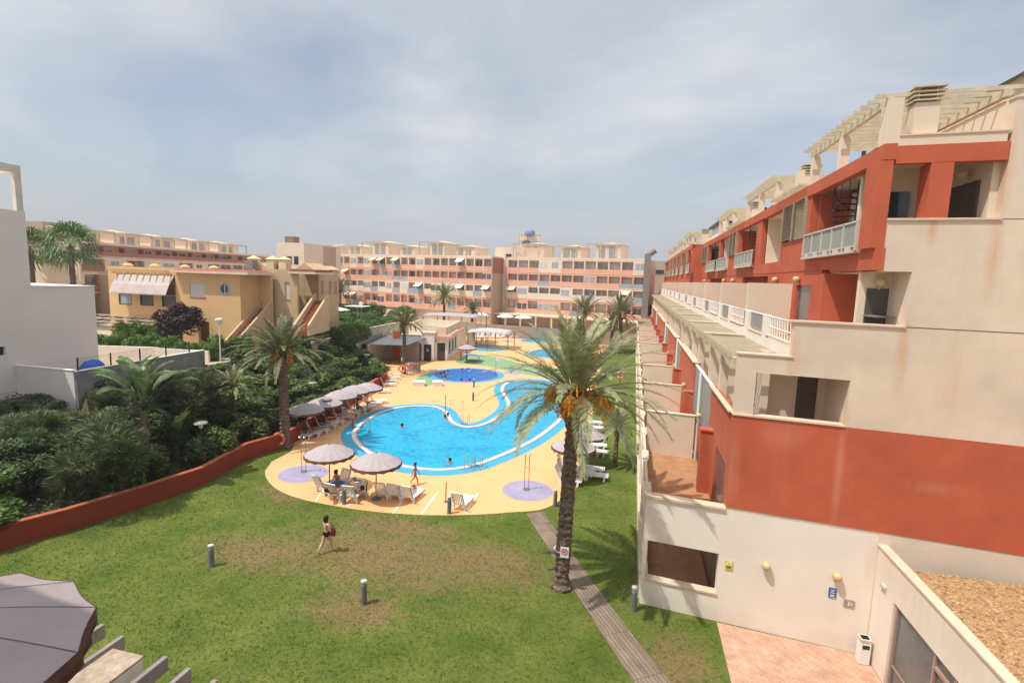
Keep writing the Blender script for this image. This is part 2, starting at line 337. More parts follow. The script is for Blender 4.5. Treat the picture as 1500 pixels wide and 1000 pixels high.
M['fanleaf'] = leafmat('fan_palm_leaf', (0.045, 0.09, 0.02), (0.12, 0.19, 0.05), 5, 0.45, 0.25)
M['leafdark'] = leafmat('dark_leaf', (0.028, 0.052, 0.016), (0.10, 0.145, 0.042), 2.2, 0.55, 0.2)
M['leafmid'] = leafmat('mid_leaf', (0.045, 0.085, 0.018), (0.17, 0.235, 0.055), 2.2, 0.5, 0.22)
M['leaffine'] = leafmat('fine_grey_leaf', (0.058, 0.082, 0.034), (0.175, 0.215, 0.10), 2.0, 0.6, 0.2)
M['leafhedge'] = leafmat('hedge_leaf', (0.045, 0.09, 0.014), (0.15, 0.235, 0.04), 2.5, 0.5, 0.22)
M['leafpurple'] = leafmat('purple_leaf', (0.030, 0.012, 0.018), (0.085, 0.035, 0.045), 3, 0.5, 0.15)
M['banana'] = leafmat('paddle_leaf', (0.06, 0.11, 0.035), (0.19, 0.26, 0.11), 3, 0.4, 0.3)

stains(M['beige'], [(7.98, 9.9, .22, 1.5, .55), (9.86, 12.9, .22, 1.6, .5), (9.9, 15.2, .18, 1.6, .5), (8.35, 13.6, .16, .6, .75), (5.1, 9.6, .25, 1.4, .4), (8.3, 16.3, .2, .6, .5), (9.3, 8.6, .5, 2.0, .15), (6.7, 7.4, .2, .9, .35)], (0.62, 0.30, 0.14))
stains(M['red'], [(6.7, 6.0, .18, 2.2, .4), (5.0, 7.0, .9, .7, .22), (9.2, 5.9, 1.1, .3, .2), (3.6, 5.5, .3, 2.0, .25)], (0.66, 0.34, 0.22))
stains(M['offwhite'], [(0.95, 2.9, .35, 1.2, .25), (3.5, 0.2, 2.5, .5, .25), (7.4, 0.2, 1.5, .5, .3), (7.9, 3.3, .3, 1.2, .3)], (0.50, 0.36, 0.26))
# ------------------------------------------------------------------ ground, lawn, deck, pools
def grass_material():
    m = bpy.data.materials.new('lawn_grass'); m.use_nodes = True; t = m.node_tree; b = t.nodes['Principled BSDF']
    b.inputs['Roughness'].default_value = 0.9; b.inputs['Specular IOR Level'].default_value = 0.15
    g = nd(t, 'ShaderNodeNewGeometry')
    def noi(s, d=6, r=0.6, mp=None):
        n = nd(t, 'ShaderNodeTexNoise'); n.inputs['Scale'].default_value = s; n.inputs['Detail'].default_value = d; n.inputs['Roughness'].default_value = r
        t.links.new(g.outputs['Position'], n.inputs['Vector']); return n
    a = noi(0.55, 5); ra = nd(t, 'ShaderNodeValToRGB'); ra.color_ramp.elements[0].position = 0.33; ra.color_ramp.elements[1].position = 0.68
    ra.color_ramp.elements[0].color = (0.074, 0.118, 0.018, 1); ra.color_ramp.elements[1].color = (0.150, 0.172, 0.036, 1)
    t.links.new(a.outputs[0], ra.inputs[0])
    # worn straw-coloured patches: where the lawn really is dry
    spots = [(-9.6, 19.0, 5.6, 2.8), (-14.6, 17.8, 3.0, 1.6), (-5.6, 19.6, 3.6, 2.0), (-10.0, 21.5, 4.0, 1.0), (2.0, 15.6, 1.2, 2.0), (-17, 23.2, 2.2, 1.2), (-9, 15.5, 2.2, 1.2)]
    cur = None
    for (x, y, rx, ry) in spots:
        mp = nd(t, 'ShaderNodeMapping'); mp.vector_type = 'POINT'
        mp.inputs['Location'].default_value = (-x/rx, -y/ry, 0); mp.inputs['Scale'].default_value = (1/rx, 1/ry, 0)
        t.links.new(g.outputs['Position'], mp.inputs[0])
        ln = nd(t, 'ShaderNodeVectorMath', operation='LENGTH'); t.links.new(mp.outputs[0], ln.inputs[0])
        mr_ = nd(t, 'ShaderNodeMapRange'); mr_.inputs[1].default_value = 0.2; mr_.inputs[2].default_value = 1.5; mr_.inputs[3].default_value = 0.55; mr_.inputs[4].default_value = 0
        t.links.new(ln.outputs['Value'], mr_.inputs[0])
        if cur is None: cur = mr_.outputs[0]
        else:
            mm = nd(t, 'ShaderNodeMath', operation='MAXIMUM'); t.links.new(cur, mm.inputs[0]); t.links.new(mr_.outputs[0], mm.inputs[1]); cur = mm.outputs[0]
    b2 = noi(1.3, 8, 0.7); ad = nd(t, 'ShaderNodeMath', operation='ADD'); t.links.new(cur, ad.inputs[0]); t.links.new(b2.outputs[0], ad.inputs[1])
    mr2 = nd(t, 'ShaderNodeMapRange'); mr2.inputs[1].default_value = 0.66; mr2.inputs[2].default_value = 0.98; mr2.inputs[3].default_value = 0; mr2.inputs[4].default_value = 0.85
    t.links.new(ad.outputs[0], mr2.inputs[0])
    mx = nd(t, 'ShaderNodeMixRGB'); t.links.new(mr2.outputs[0], mx.inputs[0]); t.links.new(ra.outputs[0], mx.inputs[1]); mx.inputs[2].default_value = (0.215, 0.145, 0.07, 1)
    c = noi(7, 8, 0.85); mr3 = nd(t, 'ShaderNodeMapRange'); mr3.inputs[1].default_value = 0.3; mr3.inputs[2].default_value = 0.7; mr3.inputs[3].default_value = 0.5; mr3.inputs[4].default_value = 1.5
    t.links.new(c.outputs[0], mr3.inputs[0])
    sc = nd(t, 'ShaderNodeVectorMath', operation='SCALE'); t.links.new(mx.outputs[0], sc.inputs[0]); t.links.new(mr3.outputs[0], sc.inputs['Scale'])
    t.links.new(sc.outputs[0], b.inputs['Base Color'])
    bu = nd(t, 'ShaderNodeBump'); bu.inputs['Strength'].default_value = 0.8; bu.inputs['Distance'].default_value = 0.05
    t.links.new(c.outputs[0], bu.inputs['Height']); t.links.new(bu.outputs[0], b.inputs['Normal'])
    return m
M['grass'] = grass_material()
M['soil'] = mat('planted_soil', (0.10, 0.085, 0.05), 0.95, 0.4, 1.2, 0.5, 10, 0.1)
M['drive'] = mat('sandy_drive', (0.46, 0.36, 0.26), 0.95, 0.15, 1.0, 0.2, 10, 0.1)
M['farground'] = mat('far_ground', (0.34, 0.28, 0.19), 0.95, 0.25, 0.06, 0, 10, 0.1)
def deck_material():
    m = mat('deck_paint', (0.77, 0.435, 0.205), 0.75, 0.07, 0.7, 0.05, 60, 0.25, fine=0.05)
    t = m.node_tree; b = t.nodes['Principled BSDF']; src = b.inputs['Base Color'].links[0].from_socket
    g = nd(t, 'ShaderNodeNewGeometry'); mp = nd(t, 'ShaderNodeMapping'); mp.inputs['Rotation'].default_value = (0, 0, R(-27)); t.links.new(g.outputs['Position'], mp.inputs[0])
    mu = nd(t, 'ShaderNodeVectorMath', operation='MULTIPLY'); t.links.new(src, mu.inputs[0]); mu.inputs[1].default_value = (1,1,1)
    # wear
    n = nd(t, 'ShaderNodeTexNoise'); n.inputs['Scale'].default_value = 0.35; n.inputs['Detail'].default_value = 9; n.inputs['Roughness'].default_value = 0.7; t.links.new(g.outputs['Position'], n.inputs['Vector'])
    r = nd(t, 'ShaderNodeMapRange'); r.inputs[1].default_value = 0.52; r.inputs[2].default_value = 0.75; r.inputs[3].default_value = 0; r.inputs[4].default_value = 0.6; t.links.new(n.outputs[0], r.inputs[0])
    mx = nd(t, 'ShaderNodeMixRGB'); t.links.new(r.outputs[0], mx.inputs[0]); t.links.new(mu.outputs[0], mx.inputs[1]); mx.inputs[2].default_value = (0.66, 0.35, 0.14, 1)
    t.links.new(mx.outputs[0], b.inputs['Base Color'])
    return m
M['deck'] = deck_material()
M['bluedeck'] = mat('blue_border_paint', (0.06, 0.36, 0.56), 0.6, 0.1, 1.2, 0.05, 60, 0.3, fine=0.05)
M['greendeck'] = mat('green_carpet', (0.22, 0.36, 0.20), 0.9, 0.12, 0.8, 0.05, 60, 0.2)
M['mauvedeck'] = mat('mauve_paint', (0.34, 0.31, 0.44), 0.8, 0.12, 1.5, 0.05, 60, 0.2, streak=0.0, fine=0.05)
M['poolcoping'] = mat('white_pool_coping', (0.72, 0.66, 0.60), 0.6, 0.08, 3, 0, 60, 0.3)
M['mosaic'] = mat('pink_mosaic', (0.34, 0.22, 0.28), 0.5, 0.15, 8, 0, 60, 0.4)
def paver(name, c1, c2, mortar, w, h, ms, rot=0, off=0.5):
    m = bpy.data.materials.new(name); m.use_nodes = True; t = m.node_tree; b = t.nodes['Principled BSDF']; b.inputs['Roughness'].default_value = 0.9; b.inputs['Specular IOR Level'].default_value = 0.2
    g = nd(t, 'ShaderNodeNewGeometry'); mp = nd(t, 'ShaderNodeMapping'); mp.inputs['Rotation'].default_value = (0, 0, R(rot)); t.links.new(g.outputs['Position'], mp.inputs[0])
    br = nd(t, 'ShaderNodeTexBrick'); br.offset = off; br.inputs['Scale'].default_value = 1; br.inputs['Brick Width'].default_value = w; br.inputs['Row Height'].default_value = h; br.inputs['Mortar Size'].default_value = ms
    br.inputs['Color1'].default_value = (*c1, 1); br.inputs['Color2'].default_value = (*c2, 1); br.inputs['Mortar'].default_value = (*mortar, 1); t.links.new(mp.outputs[0], br.inputs['Vector'])
    n = nd(t, 'ShaderNodeTexNoise'); n.inputs['Scale'].default_value = 1.6; n.inputs['Detail'].default_value = 8; n.inputs['Roughness'].default_value = 0.7; t.links.new(g.outputs['Position'], n.inputs['Vector'])
    r = nd(t, 'ShaderNodeMapRange'); r.inputs[1].default_value = 0.3; r.inputs[2].default_value = 0.7; r.inputs[3].default_value = 0.78; r.inputs[4].default_value = 1.2; t.links.new(n.outputs[0], r.inputs[0])
    s = nd(t, 'ShaderNodeVectorMath', operation='SCALE'); t.links.new(br.outputs['Color'], s.inputs[0]); t.links.new(r.outputs[0], s.inputs['Scale']); t.links.new(s.outputs[0], b.inputs['Base Color'])
    return m
M['brickpave'] = paver('salmon_brick_paving', (0.60, 0.37, 0.26), (0.50, 0.30, 0.21), (0.40, 0.24, 0.16), 0.22, 0.11, 0.006, 45)
M['pathpave'] = paver('wooden_path_boards', (0.27, 0.21, 0.155), (0.20, 0.155, 0.115), (0.10, 0.08, 0.06), 0.14, 2.0, 0.012, -33)
def water_material(name, c, c2, scale=1.2):
    m = bpy.data.materials.new(name); m.use_nodes = True; t = m.node_tree; b = t.nodes['Principled BSDF']
    b.inputs['Roughness'].default_value = 0.06; b.inputs['Specular IOR Level'].default_value = 0.22; b.inputs['IOR'].default_value = 1.33
    g = nd(t, 'ShaderNodeNewGeometry')
    v = nd(t, 'ShaderNodeTexVoronoi'); v.feature = 'SMOOTH_F1'; v.inputs['Scale'].default_value = 3.4
    n0 = nd(t, 'ShaderNodeTexNoise'); n0.inputs['Scale'].default_value = 2; n0.inputs['Detail'].default_value = 3; t.links.new(g.outputs['Position'], n0.inputs['Vector'])
    va = nd(t, 'ShaderNodeVectorMath', operation='ADD'); t.links.new(g.outputs['Position'], va.inputs[0]); t.links.new(n0.outputs['Color'], va.inputs[1]); t.links.new(va.outputs[0], v.inputs['Vector'])
    n = nd(t, 'ShaderNodeTexNoise'); n.inputs['Scale'].default_value = 0.5; n.inputs['Detail'].default_value = 4; t.links.new(g.outputs['Position'], n.inputs['Vector'])
    ad = nd(t, 'ShaderNodeMath', operation='MULTIPLY_ADD'); t.links.new(v.outputs[0], ad.inputs[0]); ad.inputs[1].default_value = 0.9; t.links.new(n.outputs[0], ad.inputs[2])
    ra = nd(t, 'ShaderNodeValToRGB'); ra.color_ramp.elements[0].position = 0.50; ra.color_ramp.elements[1].position = 0.95
    ra.color_ramp.elements[0].color = (*c, 1); ra.color_ramp.elements[1].color = (*c2, 1); t.links.new(ad.outputs[0], ra.inputs[0]); t.links.new(ra.outputs[0], b.inputs['Base Color'])  # ripple and caustic light put into the water colour as a cell pattern
    nb = nd(t, 'ShaderNodeTexNoise'); nb.inputs['Scale'].default_value = 3.5; nb.inputs['Detail'].default_value = 3; nb.inputs['Distortion'].default_value = 0.8; t.links.new(g.outputs['Position'], nb.inputs['Vector'])
    bu = nd(t, 'ShaderNodeBump'); bu.inputs['Strength'].default_value = 0.55; bu.inputs['Distance'].default_value = 0.08; t.links.new(nb.outputs[0], bu.inputs['Height']); t.links.new(bu.outputs[0], b.inputs['Normal'])
    return m
M['water'] = water_material('pool_water', (0.0, 0.225, 0.43), (0.015, 0.38, 0.60))
M['waterdeep'] = water_material('deep_pool_water', (0.0, 0.10, 0.42), (0.0, 0.16, 0.5))
M['waterpale'] = water_material('shallow_pool_water', (0.03, 0.30, 0.42), (0.06, 0.38, 0.48))

def struct(o): return tag(o, kind='structure')
struct(sheet('ground', [(-2500, -300), (2500, -300), (2500, 4000), (-2500, 4000)], -0.02, M['farground']))
REDW = [at(0, 805), at(100, 777), at(207, 742), at(295, 711), at(360, 673), at(418, 655), at(470, 622), at(540, 576), at(566, 560)]
REDW = [Vector((-27.0, 2.0, 0))] + [Vector((v.x, v.y, 0)) for v in REDW]
lawn_poly = [(-27, -4), (8, -4), (8, 17.9), (0.8, 19), (0.8, 104), (-30, 104)] + [(v.x, v.y) for v in reversed(REDW)]
struct(sheet('lawn', lawn_poly, 0.0, M['grass']))
rw = [(v.x + 0.12, v.y) for v in REDW]
dk_front = [(388,690),(391,702),(405,716),(435,729),(480,739),(530,747),(580,752),(640,754.5),(700,753.5),(750,750),(788,747),(812,738),(830,724),(845,703),(856,678),(862,655),(866,630),(868,605),(871,580),(876,555),(882,532),(888,512)]
dk = [tuple(at(*p)[:2]) for p in dk_front]
dk_s = catmull(dk, 4, False)
dkl = [tuple(at(*p)[:2]) for p in [(432,650),(425,662),(398,676)]]
deck_poly = dk_s + [(-3.5, 101.5), (-54, 101.5)] + [(-34.5, 60)] + [(v.x+0.1, v.y) for v in reversed(REDW[6:])] + dkl
struct(sheet('pool_deck', deck_poly, 0.012, M['deck']))
struct(sheet('garden_path', [tuple(at(*p)[:2]) for p in [(771,752),(796,749),(830,800),(880,866),(935,941),(985,1003),(1030,1003),(1060,1060),(980,1075),(900,955),(840,862)]], 0.006, M['pathpave']))
struct(sheet('brick_paving', [(3.52, 4), (8.0, 4), (8.0, 17.85), (3.52, 18.3)], 0.008, M['brickpave']))

def pool(name, pts, label, wm, c0=0.42, b0=0.85, k=5, world_pts=False, z=0.02):
    w = [tuple(at(*p)[:2]) for p in pts] if not world_pts else pts
    w = catmull(w, k)
    cx = sum(p[0] for p in w)/len(w); cy = sum(p[1] for p in w)/len(w)
    t = tag(bpy.data.objects.new(name, None), kind='structure'); col.objects.link(t); t.location = (cx, cy, 0)
    def sh(n, poly, z, m):
        o = sheet(n, [(p[0]-cx, p[1]-cy) for p in poly], z, m, t); return o
    sh('border', clean_offset(w, c0+b0), z, M['bluedeck'])
    strip(offset(w, c0), offset(w, 0.12), z+0.004, z+0.05, 'coping', M['poolcoping'], t)
    strip(offset(w, 0.12), w, z+0.004, z+0.04, 'mosaic_edge', M['mosaic'], t)
    sh('water', offset(w, 0.06), z+0.014, wm)
    return t
for o_ in (pool('large_pool', [(524,640),(528,628),(540,617),(560,606),(585,598.5),(610,596),(633,597),(646,602),(652,609),(656,617),(665,623),(680,627),(700,626),(719,620),(735,611),(746,601),(749,591),(744,581),(739,572),(744,563),(762,558),(787,557),(812,560),(828,568),(833,580),(828,597),(817,613),(800,628),(780,642),(755,655),(725,668),(695,679),(660,685.5),(625,685.5),(590,680),(560,669),(537,656)], '', M['water'], 0.42, 0.75),):
    pass
def ell(px0, px1, py0, py1, n=14):
    a = at((px0+px1)/2, py0); b = at((px0+px1)/2, py1); l = at(px0, (py0+py1)/2); r_ = at(px1, (py0+py1)/2)
    c = (l+r_)/2; ux = (r_-l)/2; vy = (a-b)/2
    cc = (a+b)/2
    return [(cc.x + ux.x*math.cos(t) + vy.x*math.sin(t), cc.y + ux.y*math.cos(t) + vy.y*math.sin(t)) for t in [2*math.pi*i/n for i in range(n)]]
pool('round_pool', ell(636, 730, 540.5, 558.5), '', M['waterdeep'], 0.12, 0.7, 4, True)
pool('shallow_pool', ell(690, 741, 505.5, 514), '', M['waterpale'], 0.15, 0.5, 4, True)
pool('long_pool', ell(764, 862, 495.5, 502), '', M['water'], 0.3, 0.4, 4, True)
pool('far_pool', ell(776, 846, 511.5, 524), '', M['water'], 0.3, 0.4, 4, True)
struct(sheet('green_walkway', catmull([tuple(at(*p)[:2]) for p in [(668,531),(684,521),(716,521),(760,531),(800,538),(850,546),(856,556),(800,553),(752,545),(712,536)]], 4), 0.018, M['greendeck']))
struct(sheet('green_patch', catmull([tuple(at(*p)[:2]) for p in [(609,556),(620,549),(640,549),(652,553),(640,560),(622,566)]], 4), 0.018, M['greendeck']))
def disc(name, px, py, hx, m, z=0.019):
    c = at(px, py); r_ = (at(px+hx, py)-at(px-hx, py)).length/2
    return struct(sheet(name, [(c.x + r_*math.cos(2*math.pi*i/40), c.y + r_*math.sin(2*math.pi*i/40)) for i in range(40)], z, m))
disc('shower_pad', 773, 718, 37, M['mauvedeck']); disc('shower_pad', 445, 693.5, 36, M['mauvedeck']); disc('shower_pad', 743, 499.8, 10, M['mauvedeck'])
disc('shower_pad', 752, 546, 14, M['mauvedeck'])
# bank and neighbours' higher ground
def hill(name, rows, m, n=1):
    vs = []; fs = []; w = len(rows[0])
    for r_ in rows: vs += r_
    for i in range(len(rows)-1):
        for j in range(w-1): fs.append((i*w+j, i*w+j+1, (i+1)*w+j+1, (i+1)*w+j))
    mb = MB(); mb.add(vs, fs); o = mb.build(name, m, None, True); return struct(o)
bank_rows = []
for y, xr, xl, zt in [(2,-27.2,-39.8,2.6),(10,-25.6,-39.8,2.6),(15,-24.95,-39.8,2.6),(20,-23.2,-39.8,2.6),(25.9,-23.1,-39.8,2.8),(26.1,-23.1,-35.2,3.2),(30,-22.9,-35.2,3.2),(36,-23.6,-35.4,3.2),(42,-24.6,-35.2,3.0),(48,-25.4,-33.5,3.0),(54,-26.8,-32.5,2.6),(60,-34.5,-35.5,1.4),(74,-35,-36,1.2),(104,-48,-49,1)]:
    bank_rows.append([(xr + (xl-xr)*f, y, 0.15 + (zt-0.15)*(f**0.8)) for f in (0, .15, .4, .7, 1)])
hill('planted_bank', bank_rows, M['soil'])
struct(sheet('upper_ground', [(-39.9, -20), (-39.9, 26), (-35.25, 26), (-35.45, 37), (-34.5, 42), (-32.6, 50), (-34.6, 60), (-35, 74), (-49, 104), (-49, 300), (-700, 300), (-700, -20)], 3.55, M['drive']))
mb = MB(); mb.prism([(-35.0,37.0),(-34.2,42),(-32.3,50),(-34.2,60),(-34.7,74),(-48.7,104),(-49,104),(-35,74),(-34.6,60),(-32.6,50),(-34.5,42),(-35.3,37.0)], 0, 3.6)
struct(mb.build('terrace_retaining_wall', M['paleconc']))

for i_, (a_, b_) in enumerate([((640,722),(617,753)),((590,733),(575,752)),((522,731),(508,742)),((470,722),(462,735)),((700,722),(682,752))]):
    p, q = at(*a_), at(*b_); d = (q-p).normalized(); s_ = Vector((-d.y, d.x, 0))*.05
    struct(sheet('deck_joint', [tuple((p+s_)[:2]), tuple((q+s_)[:2]), tuple((q-s_)[:2]), tuple((p-s_)[:2])], 0.016, M['poolcoping']))

# short grass standing in the lawn
def inside(x, y, poly):
    c = False; j = len(poly)-1
    for i in range(len(poly)):
        if (poly[i][1] > y) != (poly[j][1] > y) and x < (poly[j][0]-poly[i][0])*(y-poly[i][1])/(poly[j][1]-poly[i][1])+poly[i][0]: c = not c
        j = i
    return c
path_poly = [tuple(at(*p)[:2]) for p in [(771,752),(796,749),(830,800),(880,866),(935,941),(985,1003),(1030,1003),(1060,1060),(980,1075),(900,955),(840,862)]]
mb = MB(); gr_ = random.Random(21); wallx = [(v.x, v.y) for v in REDW]
for i in range(42000):
    x = gr_.uniform(-25, 3.4); y = 9.0 + 21*gr_.random()**1.3
    if x > 0.75 and y > 18.2: continue
    if inside(x, y, deck_poly) or inside(x, y, path_poly): continue
    if not inside(x, y, lawn_poly): continue
    h_ = gr_.uniform(.03, .08); a = gr_.uniform(0, 6.28)
    for k in range(2):
        a += 2.2; w = gr_.uniform(.008,.016); lx, ly = gr_.uniform(-.05,.05), gr_.uniform(-.05,.05); ox, oy = gr_.uniform(-.06,.06), gr_.uniform(-.06,.06)
        mb.v += [(x+ox-w*math.cos(a), y+oy-w*math.sin(a), 0), (x+ox+w*math.cos(a), y+oy+w*math.sin(a), 0), (x+ox+lx, y+oy+ly, h_)]; n_ = len(mb.v); mb.f.append((n_-3, n_-2, n_-1)); mb.mi.append(0)
M['blades'] = leafmat('grass_blades', (0.07, 0.115, 0.02), (0.17, 0.19, 0.05), 1.6, 0.7, 0.3)
o = mb.build('grass', M['blades']); tag(o, 'short green and straw grass of the lawn', 'grass', kind='stuff')

mb = MB(); gr_ = random.Random(8)
def _bz(x, y):
    for r0, r1_ in zip(bank_rows[:-1], bank_rows[1:]):
        if r0[0][1] <= y < r1_[0][1]:
            f = (y-r0[0][1])/(r1_[0][1]-r0[0][1]); xr = r0[0][0]*(1-f)+r1_[0][0]*f; xl = r0[-1][0]*(1-f)+r1_[-1][0]*f; g = (x-xr)/(xl-xr)
            if 0 <= g <= 1: return r0[0][2]*(1-f)+r1_[0][2]*f + ((r0[-1][2]-.15)*(1-f)+(r1_[-1][2]-.15)*f)*g**0.8
    return None
for i in range(52000):
    x = gr_.uniform(-39.5, -22.6); y = gr_.uniform(8, 60); z = _bz(x, y)
    if z is None: continue
    z += gr_.uniform(.05, .45); l = gr_.uniform(.05, .12); a = Vector((gr_.gauss(0,1), gr_.gauss(0,1), gr_.gauss(0,.4))).normalized()*l; b_ = a.cross(Vector((gr_.gauss(0,.5), gr_.gauss(0,.5), 1))).normalized()*l*.6; p = Vector((x, y, z))
    mb.v += [tuple(p-a), tuple(p+b_), tuple(p+a), tuple(p-b_)]; n_ = len(mb.v); mb.f.append((n_-4, n_-3, n_-2, n_-1)); mb.mi.append(0)
tag(mb.build('ground_cover', M['leafdark']), 'low ivy covering the bank between the shrubs', 'ground cover', kind='stuff')
# ------------------------------------------------------------------ the long terraced apartment building on the right
SK = 0.115
def skf(v): return Vector((v.x, v.y - SK*(v.x-3.5), v.z))
EY = 18.38; FE = 114.0
def B(): return MB(skf)
bld = thing('terraced_apartment_building', 'long terraced apartment building in beige and brick red stepping back along the lawn', 'building', (8, 19, 0))
TILEF = paver('terrace_floor_tiles', (0.44, 0.225, 0.115), (0.40, 0.20, 0.10), (0.34, 0.20, 0.12), 0.33, 0.33, 0.006, 0, 0.0)
EACH = {'terrace_coping', 'balcony_coping', 'glass_screen', 'parapet_post', 'downpipe', 'parapet_coping', 'parapet_glass', 'parapet_pane', 'parapet', 'wall_coping', 'pergola_beam', 'parapet_sill', 'dark_recess', 'roof_coping', 'balcony_glass', 'loggia_back_wall', 'inner_wall', 'expansion_joint', 'pergola_frame', 'rafter'}
def part(mb, name, m, parent=None, **k):
    if name in EACH: return mb.each(name, m, parent or bld, **k)
    return mb.build(name, m, parent or bld, **k)
def fl(mb, x0, x1, z0, z1, opens, y0=EY, y1=EY+0.28):
    """wall facing the camera between x0..x1 / z0..z1 with rectangular openings (x0,x1,z0,z1), sorted by x, not overlapping"""
    cx = x0
    for (a, b, c, d) in sorted(opens):
        if a > cx: mb.box(cx, a, y0, y1, z0, z1)
        if c > z0: mb.box(a, b, y0, y1, z0, c)
        if d < z1: mb.box(a, b, y0, y1, d, z1)
        cx = b
    if cx < x1: mb.box(cx, x1, y0, y1, z0, z1)
# ---- end wall, lowest storey (off-white)
mb = B(); fl(mb, 0.86, 7.98, 0, 4.12, [(1.0, 3.42, 0.98, 2.5)])
part(mb, 'ground_end_wall', M['offwhite'])
mb = B(); mb.box(7.98, 16, EY, EY+0.28, 0, 4.36); mb.box(3.5, 7.98, EY+0.001, EY+0.28, 4.12, 4.24); part(mb, 'rear_end_wall', M['beige'])
# ---- red band 4.24 .. 7.5
mb = B(); mb.box(3.5, 16, EY-0.02, EY+0.28, 4.24, 7.48); part(mb, 'red_band', M['red'])
mb = B(); mb.box(0.8, 3.5, EY-0.07, EY+0.33, 4.12, 4.2); mb.box(0.95, 3.45, EY-0.05, EY+0.3, 0.98, 1.04); part(mb, 'terrace_coping', M['coping'])
# ---- beige end wall 7.48 .. 13.9 with loggia openings
mb = B()
mb.box(3.5, 4.08, EY, EY+0.28, 7.48, 9.55); mb.box(4.08, 5.05, EY, EY+0.28, 8.97, 9.55)
fl(mb, 5.05, 7.98, 7.48, 10.7, [(5.05, 6.74, 7.48, 8.97)])
mb.box(7.98, 9.88, EY, EY+0.28, 7.48, 13.87)
mb.box(7.2, 7.98, EY, EY+0.28, 12.37, 13.87)
mb.box(9.88, 16, EY, EY+0.28, 7.48, 17.15)
part(mb, 'beige_end_wall', M['beige'])
mb = B(); mb.box(3.46, 6.72, EY-0.06, EY+0.3, 7.48, 7.54); mb.box(3.46, 5.1, EY-0.04, EY+0.3, 9.55, 9.6); mb.box(4.96, 7.98, EY-0.05, EY+0.3, 10.7, 10.76); mb.box(7.2, 9.9, EY-0.05, EY+0.3, 13.87, 13.93)
mb.box(3.38, 3.56, EY+0.3, 23.4, 7.48, 7.54)
part(mb, 'balcony_coping', M['coping'])
mb = B(); mb.box(7.98, 16, EY-0.004, EY, 10.71, 10.735); mb.box(9.9, 16, EY-0.004, EY, 13.88, 13.9); part(mb, 'expansion_joint', M['shutter'])
# ---- loggia interiors behind the end wall
mb = B()
mb.box(3.71, 16, EY+0.28, 21.2, 6.2, 6.42)                  # L2 floor
mb.box(6.74, 7.0, EY+0.28, 21.0, 6.42, 9.5)
mb.box(4.85, 6.74, 20.4, 20.6, 6.42, 9.5)
mb.box(4.6, 4.85, 19.9, 20.6, 6.42, 9.5)
mb.box(5.21, 16, EY+0.28, 22.8, 9.5, 9.615)                   # L3 floor / ceiling
mb.box(7.98, 8.2, EY+0.28, 19.6, 9.62, 12.37)
mb.box(7.1, 8.2, 19.5, 19.7, 9.62, 12.37)
part(mb, 'loggia_walls', M['cream'])
mb = B(); mb.box(7.31, 9.9, EY+0.28, FE, 12.375, 13.05); mb.box(7.26, 16, EY+0.3, 22.58, 12.36, 12.374); part(mb, 'balcony_slab', M['beige'])
def door(mb_args, m=M['shutter'], name='door', parent=None):
    mb = B(); mb.box(*mb_args); return part(mb, name, m, parent)
door((5.86, 6.48, 20.36, 20.4, 6.42, 8.85)); door((7.3, 7.9, 19.46, 19.5, 9.75, 11.85), M['shutter'])
mb = B(); mb.box(7.26, 7.92, 18.9, 19.45, 10.95, 11.0); part(mb, 'awning', mat('grey_awning', (0.2,0.18,0.16), 0.9))
# ---- core mass
mb = B()
mb.box(8.3, 16, 22.8, FE, 0, 15.6); mb.box(5.6, 8.3, 21.2, FE, 0, 9.5); mb.box(4.2, 5.6, 21.2, FE, 0, 6.3); mb.box(12.5, 16, EY+0.28, 22.8, 0, 17.0)
part(mb, 'inner_wall', M['cream'])
# ---- ground floor side: low wall, posts, slab of the roof terrace
mb = B(); mb.box(0.86, 1.08, EY+0.28, FE, 0, 1.0)
y = 19.6
while y < FE: mb.box(0.86, 1.1, y, y+0.35, 1.0, 2.9); y += 3.875
mb.box(0.86, 3.5, EY+0.28, FE, 2.85, 3.12)
part(mb, 'garden_wall', M['offwhite'])
mb = B(); mb.box(0.78, 1.12, EY+0.3, FE, 1.0, 1.05); part(mb, 'garden_wall_coping', M['coping'])
mb = B(); mb.box(1.08, 3.5, EY+0.28, FE, 0.0, 0.12); part(mb, 'patio_floor', mat('brown_patio_tiles', (0.52, 0.29, 0.19), 0.6, 0.15, 2))
mb = B(); mb.box(1.05, 3.5, EY+0.33, FE, 3.12, 3.15); part(mb, 'terrace_floor', TILEF)
# ---- roof-terrace parapet at x 0.8: posts, rails and glass
mb = B(); cp = B(); gl = B()
y = EY+0.33; k = 0
while y < FE-2:
    mb.box(0.84, 1.0, y, y+1.1, 3.12, 4.1); cp.box(0.78, 1.06, y-0.03, y+1.13, 4.1, 4.16)
    gl.box(0.90, 0.93, y+1.1, y+3.7, 3.25, 4.08); cp.box(0.86, 0.97, y+1.13, y+3.67, 4.08, 4.13)
    mb.box(0.84, 1.0, y+3.7, y+3.875, 3.12, 4.1)
    y += 3.875
part(mb, 'parapet', M['offwhite']); part(cp, 'parapet_coping', M['coping']); part(gl, 'parapet_glass', M['frost'])
